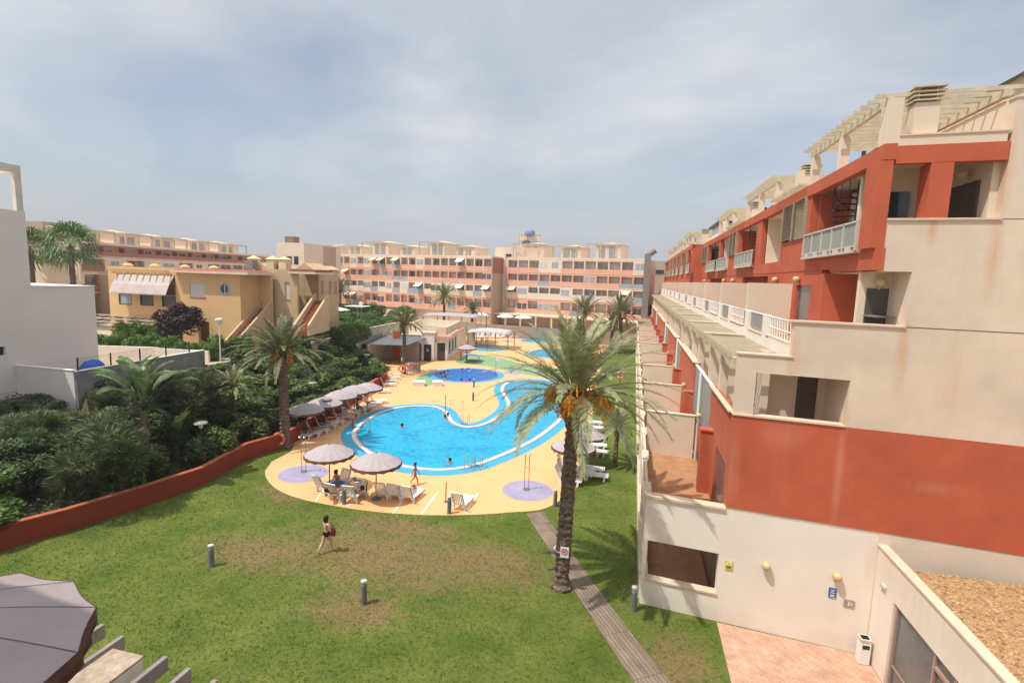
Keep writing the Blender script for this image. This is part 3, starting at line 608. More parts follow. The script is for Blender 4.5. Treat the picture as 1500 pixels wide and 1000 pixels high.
# ---- first roof terrace: inner red wall, partitions, piers
mb = B(); segs = [(EY+0.28, 23.5, 'r'), (23.5, 29.9, 'g'), (29.9, 39.1, 'r'), (39.1, 43.3, 'g'), (43.3, 53.7, 'r'), (53.7, 59.7, 'g'), (59.7, 77.0, 'r'), (77.0, 82, 'g'), (82, 97, 'r'), (97, 102, 'g'), (102, FE, 'r')]
for a, b_, kd in segs:
    if kd == 'r':
        if a < 20: mb.box(3.5, 3.7, a, 19.0, 3.12, 7.48); mb.box(3.5, 3.7, 19.0, 21.3, 5.5, 7.48); mb.box(3.5, 3.7, 21.3, b_, 3.12, 7.48)
        else: mb.box(3.5, 3.7, a, b_, 3.12, 7.48)
    else: mb.box(3.75, 3.9, a, b_, 3.12, 6.2)
part(mb, 'red_wall', M['red'])
cp = B()
for a, b_, kd in segs[1:]:
    if kd == 'r': cp.box(3.4, 3.76, a, b_, 7.48, 7.54)
part(cp, 'wall_coping', M['coping'])
gl = B(); pw = B()
for a, b_, kd in segs:
    if kd == 'g':
        n = int((b_-a)/1.1); w = (b_-a)/n
        for i in range(n): gl.box(3.56, 3.6, a+i*w+0.03, a+(i+1)*w-0.03, 4.9, 7.36)
        pw.tube((3.44, (a+b_)/2, 3.1), (3.44, (a+b_)/2, 7.5), 0.07); pw.box(3.52, 3.66, a, b_, 7.36, 7.42)
part(gl, 'glass_screen', M['frost']); part(pw, 'downpipe', M['white'])
door((3.6, 3.66, 19.0, 21.3, 3.14, 5.5), M['glasspane'], 'terrace_door')
y = 26.55; k = 0
while y < FE:
    mb = B(); mb.box(1.02, 3.3, y, y+0.2, 3.12, 5.3); mb.box(0.98, 3.34, y-0.03, y+0.23, 5.3, 5.34); part(mb, 'partition_wall', M['cream'])
    mb = B(); mb.box(3.05, 3.5, y-4.4, y-4.0, 3.12, 5.8); mb.box(3.0, 3.5, y-4.45, y-3.95, 5.8, 5.86); part(mb, 'red_pier', M['red'])
    mb = B(); mb.box(3.62, 3.7, y-2.6, y-0.8, 3.14, 5.3); part(mb, 'terrace_door', M['shutter'])
    y += 7.78; k += 1
    if k > 10: break
# ---- second terrace (x 3.5..5): posts, beams, slatted pergola
y = EY+0.4; k = 0
ys = [EY+0.35] + [25.5+7.45*i for i in range(12)]
for a, b_ in zip(ys[:-1], ys[1:]):
    if b_ > FE: break
    mb = B(); n = int((b_-a-0.5)/0.30)
    for i in range(n): q = a+0.35+i*0.30; mb.box(3.32, 5.0, q, q+0.07, 9.36, 9.52)
    part(mb, 'pergola_slats', M['olive'])
    mb = B(); mb.box(3.42, 3.54, a+0.1, b_-0.1, 9.14, 9.36); mb.box(4.86, 4.98, a+0.1, b_-0.1, 9.14, 9.36); part(mb, 'pergola_beam', M['olive'])
    mb = B(); mb.box(3.6, 5.0, b_-0.1, b_+0.1, 6.42, 9.55); mb.box(3.3, 5.0, b_-0.14, b_+0.14, 9.55, 9.61); part(mb, 'terrace_partition', M['cream'])
    mb = B(); mb.box(3.64, 3.94, b_-3.0, b_-2.7, 7.0, 9.14); part(mb, 'pergola_post', M['cream'])
    mb = B(); mb.box(4.96, 4.99, a+2.0, a+4.6, 6.5, 8.7); part(mb, 'terrace_window', M['glasspane'])
# wall at x 5 and L3 parapet with posts, glass and railing
mb = B(); mb.box(5.0, 5.2, 21.2, FE, 6.42, 9.9); mb.box(4.98, 5.2, EY+0.28, 21.2, 8.9, 9.95); part(mb, 'second_wall', M['offwhite'])
mb = B(); mb.box(4.7, 5.0, EY+0.28, FE, 6.2, 6.44); part(mb, 'second_floor', M['cream'])
po = B(); gl = B(); rl = B(); cp = B()
y = EY+0.28
while y < FE-4:
    po.box(5.0, 5.2, y+3.05, y+3.75, 9.9, 10.7); po.box(5.0, 5.2, y+6.25, y+7.1, 9.9, 10.7)
    gl.box(5.08, 5.11, y+3.8, y+6.2, 10.05, 10.66); gl.box(5.08, 5.11, y+7.12, y+7.75, 10.05, 10.66)
    cp.box(4.97, 5.23, y, y+3.05, 9.95, 10.0); cp.box(4.97, 5.23, y+3.75, y+6.25, 9.9, 9.95)
    for zz_ in (10.3, 10.68): rl.tube((5.1, y, zz_), (5.1, y+3.05, zz_), 0.025, n=5)
    rl.box(5.06, 5.14, y+3.7, y+7.75, 10.66, 10.71)
    for i in range(9): rl.tube((5.1, y+0.2+i*0.33, 10.0), (5.1, y+0.2+i*0.33+0.14, 10.68), 0.018, n=4)
    y += 7.75
part(po, 'parapet_post', M['offwhite']); part(gl, 'parapet_pane', M['frost']); part(rl, 'railing', M['white']); part(cp, 'parapet_sill', M['coping'])
# ---- third terrace: floor, partitions
mb = B(); mb.box(5.21, 6.99, 22.81, FE, 9.49, 9.62); part(mb, 'third_floor', TILEF)
y = 26.5
for k in range(11):
    mb = B(); mb.box(5.16, 7.02, y, y+0.2, 9.62, 11.95); part(mb, 'screen_wall', M['cream']); y += 7.75
# ---- red facade, third storey (x 7.0) and the far block standing forward (x 5.9)
ST = 60.6
mb = B(); dz = (9.62, 12.36)
mb.box(7.0, 8.3, 22.6, 22.85, 9.62, 12.37)      # inner end of the corner loggia
holes = []
y = 22.85; doors = [(24.0, 26.0), (31.2, 38.1), (39.5, 41.2), (46.8, 53.8), (55, 57)]
cy = 22.85
for a, b_ in doors:
    mb.box(7.0, 7.3, cy, a, 9.62, 12.5); mb.box(7.0, 7.3, a, b_, 11.9 if b_-a < 3 else 12.36, 12.5); cy = b_
mb.box(7.0, 7.3, cy, ST, 9.62, 12.5)
mb.box(6.98, 7.25, 22.0, ST, 12.5, 13.06); mb.box(6.98, 7.25, EY-0.02, 22.0, 12.40, 13.06)
mb.box(6.85, 7.2, EY-0.02, EY+0.9, 13.06, 15.6)
# pillars between bays
for a, b_ in [(24.5, 24.95), (28.4, 28.75), (33.2, 34.5), (40.0, 40.6), (43.3, 43.8), (48.2, 49.0), (55.6, 56.2), (59.9, 60.6)]:
    mb.box(6.98, 7.25, a+0.35, b_+0.35, 13.06, 15.62)
mb.box(6.98, 7.25, 25.3, 28.8, 13.06, 13.95); mb.box(6.98, 7.25, 40.9, 43.7, 13.06, 13.95); mb.box(6.98, 7.25, 56.4, 60.3, 13.06, 13.95)
mb.box(6.92, 7.25, EY-0.02, ST, 15.62, 16.08)     # fascia
mb.box(7.25, 9.86, EY-0.02, EY+0.26, 15.5, 16.0)
mb.box(8.12, 8.66, EY-0.015, EY+0.6, 13.93, 15.5)
mb.box(7.25, 8.6, 24.6, 24.8, 13.06, 15.62); mb.box(7.25, 8.6, 34.3, 34.5, 13.06, 15.62) ; mb.box(7.25, 8.6, 40.5, 40.7, 13.06, 15.62)
part(mb, 'red_facade', M['red'])
mb = B()
mb.box(5.9, 7.0, ST, ST+0.3, 9.62, 16.08); mb.box(5.9, 6.2, ST, FE, 9.62, 13.06); mb.box(5.86, 6.2, ST, FE, 15.62, 16.08)
y = ST+0.3; bays = []
while y < FE-3:
    mb.box(5.9, 6.2, y, y+0.7, 13.06, 15.62); mb.box(5.9, 6.2, y+4.4, y+5.0, 13.06, 15.62); mb.box(5.9, 6.2, y+5.0, y+7.7, 13.06, 13.95)
    mb.box(6.2, 8.3, y+0.2, y+0.4, 13.06, 15.62)
    bays.append(y); y += 7.7
part(mb, 'far_red_facade', M['red'])
door((7.12, 7.18, 23.9, 26.1, 9.65, 11.95), M['glasspane'], 'terrace_door')
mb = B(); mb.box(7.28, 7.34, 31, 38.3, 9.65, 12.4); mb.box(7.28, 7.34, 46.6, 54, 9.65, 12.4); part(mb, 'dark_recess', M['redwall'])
# beige inner walls of the fourth storey loggias, ceilings
mb = B()
mb.box(7.25, 12.5, 33.2, 33.4, 13.06, 15.6); mb.box(7.25, 9, 48.0, 48.2, 13.06, 15.6); mb.box(9.0, 9.2, EY+2.6, FE, 13.06, 16.0)
mb.box(7.3, 9.86, EY+2.4, EY+2.6, 13.0, 16.0); mb.box(9.7, 9.9, EY+0.28, EY+2.6, 13.0, 16.0)
mb.box(7.25, 12.5, 28.6, FE, 15.6, 15.75)
part(mb, 'loggia_back_wall', M['cream'])
door((8.12, 8.66, EY+2.34, EY+2.4, 13.9, 15.05), M['glassdark'], 'window'); door((9.64, 9.7, EY+0.75, EY+2.35, 13.05, 15.1), M['shutter'], 'sliding_door')
# glass balcony fronts of the fourth storey
def balc(x, a, b_, zt=13.97):
    r_ = bpy.data.objects.new('balcony_front', None); 
    mb = B(); n = max(2, int((b_-a)/1.05)); w = (b_-a)/n
    for i in range(n): mb.box(x-0.16, x-0.13, a+i*w+0.05, a+(i+1)*w-0.05, 13.2, zt-0.04)
    g = part(mb, 'balcony_glass', M['frost'])
    mb = B(); mb.box(x-0.2, x-0.08, a, b_, zt-0.04, zt+0.02); mb.box(x-0.24, x-0.04, a, b_, 12.97, 13.03); mb.box(x-0.19, x-0.1, a, b_, 13.16, 13.2)
    for i in range(n+1): mb.box(x-0.2, x-0.14, a+i*w-0.03, a+i*w+0.03, 13.03, zt)
    for i in range(n): mb.box(x-0.22, x-0.02, a+i*w+0.3, a+i*w+0.75, 13.03, 13.16)
    mb.build('balcony_rail', M['alu'], bld)
for a, b_ in [(19.4, 24.8), (34.85, 40.3), (44.3, 49.0), (50.2, 55.8)]: balc(6.98, a, b_)
for q in bays: balc(5.9, q+0.75, q+4.4)
# louvred screens
def louver(x, a, b_):
    mb = B(); z = 14.0
    while z < 15.62: mb.add([(x-0.1,a,z),(x-0.1,b_,z),(x,b_,z+0.075),(x,a,z+0.075),(x-0.1,a,z+0.012),(x-0.1,b_,z+0.012),(x,b_,z+0.087),(x,a,z+0.087)],[(0,1,2,3),(4,7,6,5),(0,4,5,1),(2,6,7,3),(0,3,7,4),(1,5,6,2)]); z += 0.095
    for q in (a, (a+b_)/2, b_): mb.box(x-0.12, x+0.02, q-0.025, q+0.025, 13.95, 15.66)
    part(mb, 'louvre_screen', M['louver'])
for a, b_ in [(25.35, 28.75), (41.0, 43.65), (56.6, 60.2)]: louver(6.97, a, b_)
for q in bays[:5]: louver(5.88, q+5.0, q+7.7)
# spiral stairs up to the roof in two loggias
def spiral(x, y, z0=13.06, z1=16.0):
    mb = B(); mb.tube((x, y, z0), (x, y, z1+0.9), 0.07, n=8)
    n = 14
    for i in range(n):
        a = 0.4 + i*0.36; z = z0 + 0.2 + (z1-z0-0.2)*i/(n-1); p = Vector((math.cos(a), math.sin(a), 0)); q = Vector((math.cos(a+0.36), math.sin(a+0.36), 0)); c = Vector((x, y, z))
        mb.add([c, c+p*0.8, c+q*0.8, c+Vector((0,0,0.05)), c+p*0.8+Vector((0,0,0.05)), c+q*0.8+Vector((0,0,0.05))], [(0,2,1),(3,4,5),(0,1,4,3),(1,2,5,4),(2,0,3,5)])
        mb.tube(c+p*0.8, c+p*0.8+Vector((0,0,0.95)), 0.015, n=4)
        if i: mb.tube(pr, c+p*0.8+Vector((0,0,0.95)), 0.02, n=4)
        pr = c+p*0.8+Vector((0,0,0.95))
    part(mb, 'spiral_stair', M['dark'])
spiral(8.0, 23.0); spiral(8.0, 38.0); spiral(8.0, 53.5)
# wall lamps
def wlamp(x, y, z, end=True):
    r_ = B(); c = (x, y, z)
    import itertools
    prof = [(0.001,-0.13),(0.08,-0.115),(0.125,-0.07),(0.14,0),(0.125,0.07),(0.08,0.115),(0.001,0.13)]
    r_.lathe(prof, 14, c); a = part(r_, 'wall_lamp', M['lampglobe'], smooth=True)
    b2 = B()
    if end: b2.tube((x, y, z-0.12), (x, y+0.12, z-0.2), 0.035, n=8)
    else: b2.tube((x, y, z-0.12), (x+0.12, y, z-0.2), 0.035, n=8)
    b2.build('bracket', M['alu'], a)
wlamp(4.88, EY-0.13, 2.45); wlamp(6.95, EY-0.13, 2.55); wlamp(9.5, EY+1.3, 15.38, False); 
wlamp(7.62, 19.35, 12.05)
for yy in (25.5, 29.1, 40.9, 44.7, 56.4): wlamp(6.85, yy, 12.15, False)
for k in range(5): wlamp(3.38, 26.0+7.78*k, 5.5, False)
# roof: parapets, chimneys, pergolas
mb = B(); mb.box(6.98, 7.3, EY+0.02, EY+0.3, 16.0, 17.35); mb.box(7.3, 8.9, EY+0.02, EY+0.22, 16.0, 16.28); mb.box(8.9, 9.8, EY+0.02, EY+0.22, 16.0, 16.28)
mb.box(9.8, 10.0, EY+0.28, 27, 16.0, 17.15)
mb.box(7.1, 10.0, EY+0.28, FE, 15.76, 16.0)
mb.box(7.3, 7.5, 28.2, 28.9, 16, 17.3); mb.box(10.6, 14.5, 18.9, 26, 17.0, 18.1)
part(mb, 'roof_parapet', M['cream'])
mb = B(); mb.box(7.28, 9.85, EY-0.01, EY+0.26, 16.28, 16.32); mb.box(9.76, 10.04, EY+0.28, 27, 17.15, 17.2); mb.box(9.84, 16, EY-0.03, EY+0.3, 17.15, 17.2); part(mb, 'roof_coping', M['coping'])
mb = B(); mb.add([(10.4,18.7,18.1),(14.7,18.7,18.1),(14.7,26.2,18.1),(10.4,26.2,18.1),(12.5,22.4,19.0)], [(0,1,4),(1,2,4),(2,3,4),(3,0,4),(3,2,1,0)]); part(mb, 'teal_roof', mat('teal_roof', (0.22, 0.30, 0.28), 0.6))
def chimney(x, y, w=0.6, d=0.5, z0=16.0, zt=17.25, m=M['cream']):
    mb = B(); mb.box(x, x+w, y, y+d, z0, zt); c = part(mb, 'chimney', m)
    mb = B()
    for i in range(3): mb.box(x-0.06-0.02*i, x+w+0.06+0.02*i, y-0.06, y+d+0.06, zt+0.04+0.12*i, zt+0.08+0.12*i)
    for a in (0.05, w-0.1):
        for b2 in (0.05, d-0.1): mb.box(x+a, x+a+0.05, y+b2, y+b2+0.05, zt, zt+0.4)
    mb.box(x-0.1, x+w+0.1, y-0.1, y+d+0.1, zt+0.4, zt+0.45); mb.build('chimney_cap', M['olive'], c)
def roofperg(y0, y1, x0=7.05, x1=10.3, z=17.5):
    mb = B(); y = y0+0.1
    while y < y1: mb.box(x0-0.35, x1, y, y+0.05, z, z+0.12); y += 0.52
    for x in (x0, x1-0.5): mb.box(x-0.02, x+0.12, y0, y1, z-0.2, z)
    for q in range(5): mb.box(x0+0.05+0.02, x0+0.16, y0+0.0, y0+0.02, 16.2, 16.3)
    part(mb, 'roof_pergola', M['olive'])
    mb = B()
    for y in (y0+0.15, (y0+y1)/2, y1-0.4):
        mb.box(x0-0.02, x0+0.26, y, y+0.3, 16.0, z-0.2)
    mb.box(x1-0.5, x1-0.2, y1-0.4, y1-0.1, 16.0, z-0.2)
    mb.box(x0+1.6, x1, (y0+y1)/2+0.4, (y0+y1)/2+0.6, 16, z-0.2)
    part(mb, 'pergola_frame', M['cream'])
roofperg(18.7, 25.8); chimney(7.66, EY+0.22)
roofperg(31.1, 39.0); chimney(7.7, 28.9)
roofperg(43.6, 50.9); chimney(7.8, 40.9)
for q in (63, 75, 86, 97): roofperg(q, q+7.3, 6.0); chimney(6.8, q-2.5)
# dark-roofed conservatory with white chimney on the roof
mb = B(); mb.box(7.4, 10, 52.3, 58, 16, 17.4); mb.build('roof_room', M['white'], bld); mb = B(); mb.box(7.1, 10.4, 52, 58.4, 17.4, 17.6); part(mb, 'flat_roof', M['dark'])
chimney(7.3, 51.2, 0.6, 0.6, 16, 17.6, M['white'])
# rafters sticking out through the fascia
mb = B()
for a, b_ in ((25.6, 30.6), (38.9, 43.2)):
    y = a
    while y < b_: mb.box(6.6, 7.2, y, y+0.07, 16.1, 16.22); y += 0.42
part(mb, 'rafter', M['olive'])
# ---- low annexe with gravel roof at the right
ax = thing('low_annexe', 'low off-white annexe with a gravel roof and bronze framed glass doors', 'building', (9, 14, 0))
mb = MB(); mb.box(8.02, 8.22, 16.62, 17.87, 0, 3.78); mb.box(8.02, 8.22, 2, 16.62, 2.66, 3.78); mb.box(8.02, 8.22, 2, 6.5, 0, 2.66); mb.box(8.22, 16, 2, 2.2, 0, 3.78)
mb.box(8.22, 16, 2.2, 17.0, 3.2, 3.34)
mb.build('wall', M['offwhite'], ax)
mb = MB(); mb.box(7.98, 8.26, 2, 17.87, 3.78, 3.84); mb.build('coping', M['coping'], ax)
mb = MB(); mb.box(8.225, 16, 2.2, 17.2, 3.34, 3.44); o = mb.build('gravel_bed', mat('gravel_bed', (0.42, 0.26, 0.13), 0.95, 0.2, 2, 0.5, 30), ax)
gm = bpy.data.materials.new('gravel_stone'); gm.use_nodes = True; t = gm.node_tree; b = t.nodes['Principled BSDF']; b.inputs['Roughness'].default_value = 0.85
oi = nd(t, 'ShaderNodeNewGeometry'); vv = nd(t, 'ShaderNodeTexVoronoi'); vv.inputs['Scale'].default_value = 14; t.links.new(oi.outputs['Position'], vv.inputs['Vector'])
rr = nd(t, 'ShaderNodeValToRGB'); rr.color_ramp.elements[0].color = (0.24,0.12,0.05,1); rr.color_ramp.elements[1].color = (0.60,0.42,0.23,1)
ee = rr.color_ramp.elements.new(0.4); ee.color = (0.44,0.25,0.11,1)
sx = nd(t, 'ShaderNodeSeparateColor'); t.links.new(vv.outputs['Color'], sx.inputs[0]); t.links.new(sx.outputs[0], rr.inputs[0]); t.links.new(rr.outputs[0], b.inputs['Base Color'])
mb = MB(); gr = random.Random(3)
for i in range(19000):
    x = gr.uniform(8.24, 14.2); y = gr.uniform(8.5, 17.2 - 0.115*(x-8)*0+0.0); s = gr.uniform(0.02, 0.043); a = gr.uniform(0, 6.28); c = Vector((x, min(y, 17.8-0.115*(x-8)-0.02), 3.44+s*0.3))
    ca, sa = math.cos(a)*s, math.sin(a)*s; e = s*gr.uniform(0.5, 0.9)
    mb.add([c+Vector((ca,sa,0)), c+Vector((-sa*.7,ca*.7,0)), c+Vector((-ca,-sa,0)), c+Vector((sa*.7,-ca*.7,0)), c+Vector((0,0,e))], [(0,1,4),(1,2,4),(2,3,4),(3,0,4)])
g = mb.build('gravel', gm, ax); g['kind'] = 'stuff'
# glazed doors
fr = MB()
ymax, ymin = 16.55, 6.6; zt = 2.62
fr.box(8.10, 8.16, ymin, ymax, zt-0.09, zt); fr.box(8.10, 8.16, ymin, ymax, 0, 0.1)
yy = ymax
for w in (2.0, 0.9, 0.9, 2.0, 0.9, 0.9, 2.0):
    fr.box(8.06, 8.16, yy-0.09, yy, 0, zt)
    if w < 1: fr.box(8.04, 8.12, yy-w+0.02, yy-w+0.1, 0.1, 2.3); fr.box(8.04, 8.12, yy-w+0.1, yy-0.09, 2.22, 2.3); 
    else: fr.box(8.08, 8.14, yy-w, yy-0.09, 0.75, 0.8)
    yy -= w
fr.build('door_frame', M['bronze'], ax)
yy = ymax
for w in (2.0, 0.9, 0.9, 2.0, 0.9, 0.9, 2.0):
    mb = MB(); mb.box(8.12, 8.13, yy-w, yy-0.09, 0.1, zt-0.09); mb.build('door_glass', M['glasspane'], ax); yy -= w
mb = MB(); mb.box(7.94, 8.02, 17.1, 17.35, 2.75, 2.83); mb.build('small_lamp', M['alu'], ax)
# ------------------------------------------------------------------ vegetation
def frond(mb, base, az, el, L, droop, n=34, ll=0.42, w=0.028, rg=rnd, side=1.0, start=0.16):
    """one feather frond: rachis + leaflets"""
    pts = []; d = Vector((math.cos(az)*math.cos(el), math.sin(az)*math.cos(el), math.sin(el))); p = Vector(base); ns = 9
    e = el
    for i in range(ns+1):
        pts.append(p.copy()); e -= droop/ns*(0.5+1.1*i/ns)
        d = Vector((math.cos(az)*math.cos(e), math.sin(az)*math.cos(e), math.sin(e))); p = p + d*L/ns
    for i in range(ns): mb.tube(pts[i], pts[i+1], 0.03*(1-i/ns)+0.008, 0.03*(1-(i+1)/ns)+0.006, 3, False)
    sd = Vector((-math.sin(az), math.cos(az), 0))
    for j in range(n):
        t = start + (1-start)*j/(n-1); f = t*ns; i = min(int(f), ns-1); q = pts[i].lerp(pts[i+1], f-i); tg = (pts[i+1]-pts[i]).normalized()
        upv = sd.cross(tg).normalized(); up = upv if upv.z > 0 else -upv
        k = math.sin(min(1, (t-start)/(1-start)*1.02+0.12)*math.pi*0.93)**0.6; l = ll*max(0.25, k)
        for s in (-1, 1):
            dr = (tg*(0.75+0.5*t) + sd*s*(1.0-0.35*t) + up*rg.uniform(0.1, 0.45)).normalized(); dr.z -= rg.uniform(0.0, 0.28); dr.normalize()
            wv = dr.cross(up).normalized()*w
            a = q; m_ = q + dr*l*0.5; e_ = q + dr*l + Vector((0,0,-l*0.08))
            mb.add([a-wv*0.5, a+wv*0.5, m_+wv, m_-wv, e_], [(0,1,2,3), (3,2,4)])
def palm_trunk(mb, h, r0, r1, lean=(0,0), rings=26, bulge=0.0, n=14, rg=rnd):
    vs = []; fs = []
    for i in range(rings*2+1):
        t = i/(rings*2); z = h*t; r_ = r0 + (r1-r0)*t**0.7
        if t < 0.06: r_ += r0*0.35*(1-t/0.06)
        if bulge and t > 0.86: r_ += bulge*math.sin((t-0.86)/0.14*math.pi*0.75)
        r_ *= 1.07 if i % 2 else 0.93
        for k in range(n):
            a = 2*math.pi*k/n + (0.22 if (i//2) % 2 else 0); rr = r_*(1+rg.uniform(-0.12, 0.12))
            vs.append((lean[0]*t**1.5 + rr*math.cos(a), lean[1]*t**1.5 + rr*math.sin(a), z + rg.uniform(-0.015, 0.015)))
    for i in range(rings*2):
        for k in range(n): fs.append((i*n+k, i*n+(k+1) % n, (i+1)*n+(k+1) % n, (i+1)*n+k))
    fs.append(tuple(range(rings*2*n, rings*2*n+n)))
    return mb.add(vs, fs)
def date_palm(label, loc, h, L, nf, lean=(0,0), r0=0.3, r1=0.24, fruit=0, nl=34, seed=1, group=None, bulge=0.1, ll=0.42, droop=1.35, w=0.028, lowel=88):
    rg = random.Random(seed); t = thing('date_palm', label, 'palm tree', loc, group)
    mb = MB(); palm_trunk(mb, h, r0, r1, lean, int(h*4), bulge, 12, rg)
    tr = MB(); o = loc3 = Vector(loc)
    mb.v = [tuple(Vector(v)+o) for v in mb.v]; mb.build('trunk', M['bark'], t)
    c = Vector((lean[0], lean[1], h))
    mb = MB()
    for i in range(nf):
        f = (i+0.5)/nf; el = R(88 - lowel*f**0.85) + rg.uniform(-0.1, 0.1); az = i*2.39996 + rg.uniform(-0.25, 0.25)
        frond(mb, c + Vector((math.cos(az)*r1*0.6, math.sin(az)*r1*0.6, 0.25*(1-f))), az, el, L*rg.uniform(0.85, 1.05)*(0.78+0.22*min(1, f*2.2)), droop*(0.45+0.55*f)*rg.uniform(0.85,1.15), nl, ll, w, rg)
    mb.v = [tuple(Vector(v)+o) for v in mb.v]; mb.build('crown', M['frond'], t)
    mb = MB()
    for i in range(int(nf*0.9)):           # cut leaf bases below the crown
        az = rg.uniform(0, 6.28); z = rg.uniform(-0.6, 0.45); d = Vector((math.cos(az), math.sin(az), 0)); p = c+d*r1*0.8+Vector((0,0,z))
        mb.tube(p, p+d*rg.uniform(.1,.3)+Vector((0,0,rg.uniform(.15,.5))), 0.07, 0.02, 4)
    mb.v = [tuple(Vector(v)+o) for v in mb.v]; mb.build('leaf_bases', M['boot'], t)
    for k in range(fruit):
        az = 2*math.pi*k/fruit + rg.uniform(-.3,.3); mb = MB(); d = Vector((math.cos(az), math.sin(az), 0)); tip = c + d*(rg.uniform(0.9, 1.35) if k % 3 else .5) + Vector((0,0,rg.uniform(-.1,.6)))
        mb.path([c+d*0.2+Vector((0,0,.3)), c+d*0.55+Vector((0,0,.5)), tip], 0.03, 4)
        for q in range(48):
            a2 = rg.uniform(0, 6.28); e_ = tip + Vector((math.cos(a2)*rg.uniform(0,.34), math.sin(a2)*rg.uniform(0,.34), -rg.uniform(.3,.9)))
            mb.tube(tip, e_, 0.006, 0.006, 3, False)
            for b_ in range(8):
                p = tip.lerp(e_, rg.uniform(.35, 1)) + Vector((rg.uniform(-.03,.03), rg.uniform(-.03,.03), rg.uniform(-.03,.03))); s = rg.uniform(.018,.028)
                mb.add([p+Vector((s,0,0)), p+Vector((-s,0,0)), p+Vector((0,s,0)), p+Vector((0,-s,0)), p+Vector((0,0,s*1.5)), p+Vector((0,0,-s*1.5))], [(0,2,4),(2,1,4),(1,3,4),(3,0,4),(2,0,5),(1,2,5),(3,1,5),(0,3,5)])
        mb.v = [tuple(Vector(v)+o) for v in mb.v]; mb.build('date_cluster', M['date'], t)
    return t
def fan_palm(label, loc, h, L=1.0, n=34, seed=1, group=None, r=0.16, lm=None):
    rg = random.Random(seed); t = thing('fan_palm', label, 'palm tree', loc, group); o = Vector(loc)
    mb = MB(); palm_trunk(mb, h, r*1.2, r, (0,0), int(h*3), 0.03, 10, rg); mb.v = [tuple(Vector(v)+o) for v in mb.v]; mb.build('trunk', M['bark2'], t)
    mb = MB()
    for i in range(n):
        f = i/n; az = i*2.4; el = R(80-125*f); d = Vector((math.cos(az)*math.cos(el), math.sin(az)*math.cos(el), math.sin(el))); b = Vector((0,0,h)); hub = b + d*L*0.9
        mb.tube(b, hub, 0.02, 0.012, 3, False); sd = Vector((-math.sin(az), math.cos(az), 0)); up = sd.cross(d)
        for k in range(13):
            a = R(-100+200*k/12); q = d*math.cos(a) + sd*math.sin(a); l = L*(0.75+0.3*math.cos(a)); wv = q.cross(up).normalized()*0.045*L
            m_ = hub+q*l*0.6; e_ = hub+q*l+Vector((0,0,-l*rg.uniform(.25,.5)))
            mb.add([hub, m_+wv, e_, m_-wv], [(0,1,2,3)])
    mb.v = [tuple(Vector(v)+o) for v in mb.v]; mb.build('crown', lm or M['fanleaf'], t)
    return t
# main palms -----------------------------------------------------------------
pb = at(822, 860)
date_palm('tallest date palm in front, hung with orange dates, no-dogs sign on its trunk', pb, 7.5, 3.9, 60, (0.18, 0.1), 0.30, 0.25, 14, 52, 11, bulge=0.3, ll=0.56, w=0.019, lowel=90, droop=1.25)
pl = at(418, 655)
date_palm('date palm at the red wall with an orange life ring hung on its trunk', pl, hgt(414, 522, pl.x, pl.y), 3.4, 60, (-0.1, 0), 0.33, 0.28, 4, 34, 12, bulge=0.1, w=0.036)
p = at(901, 682)
date_palm('small young palm on the right-hand lawn strip', p, hgt(901, 628, p.x, p.y), 2.0, 26, (0,0), 0.16, 0.13, 0, 24, 13, bulge=0.02, ll=0.32)
GP = 'date palms around the far pools'
p = at(908, 517)
date_palm('broad date palm beside the apartment building, behind the tallest palm', p, hgt(906, 462, p.x, p.y), 5.4, 56, (-.2,0), 0.36, 0.3, 5, 30, 14, GP, ll=0.5, w=0.055)
date_palm('second broad palm trunk leaning against its taller neighbour by the building', p+Vector((-1.6,0.8,0)), hgt(905, 480, p.x, p.y), 3.6, 26, (.2,0), 0.3, 0.25, 2, 26, 24, GP, ll=0.5, w=0.055)
p = at(855, 510)
date_palm('medium date palm left of the broad palm by the building', p, hgt(853, 460, p.x, p.y), 4.8, 46, (-.1,0), 0.3, 0.26, 2, 28, 15, GP, ll=0.5, w=0.055)
p = at(880, 482)
date_palm('most distant date palm, its crown in front of the salmon block', p, hgt(881, 428, p.x, p.y), 5.0, 44, (0,0), 0.3, 0.26, 2, 24, 16, GP, ll=0.5, w=0.075)
p = at(650, 490)
date_palm('date palm behind the pool bar with yellowing lower fronds', p, hgt(648, 437, p.x, p.y), 4.2, 44, (0,0), 0.28, 0.24, 3, 24, 17, GP, ll=0.5, w=0.075)
p = at(592, 548)
date_palm('slim palm in front of the bar annexe awning', p, hgt(590, 475, p.x, p.y), 2.9, 36, (0,0), 0.26, 0.2, 1, 26, 18, GP, ll=0.4, w=0.055)
p = at(691, 500)
date_palm('small round-headed palm right of the pool bar roof', p, hgt(690, 455, p.x, p.y), 2.4, 34, (0,0), 0.28, 0.24, 0, 22, 19, GP, ll=0.4, w=0.06)
p = at(537, 452)
date_palm('small distant palm above the hedges beside the sandy house', Vector((-50, 82, 3.5)), 5.2, 2.6, 34, (0,0), 0.22, 0.18, 0, 20, 20, GP, ll=0.4, w=0.06)
p = at(723, 478)
date_palm('yellow-green feathery palm left of its twin before the arcade', p, hgt(723, 452, p.x, p.y), 2.6, 30, (0,0), 0.16, 0.12, 0, 20, 21, GP, ll=0.4, w=0.08, droop=1.7)
p = at(746, 476)
date_palm('yellow-green feathery palm right of its twin before the arcade', p, hgt(746, 447, p.x, p.y), 2.4, 30, (0,0), 0.16, 0.12, 0, 20, 22, GP, ll=0.4, w=0.08, droop=1.7)
v = Vector((-72, 52, 4.0)); q = atY(103, 355, 52)
fan_palm('tall fan palm before the far pink block, clear of the villa', (q.x, 52, 3.55), q.z-3.55-0.5, 2.1, 46, 3, 'fan palms by the white villa', 0.3)
q = atY(44, 362, 54)
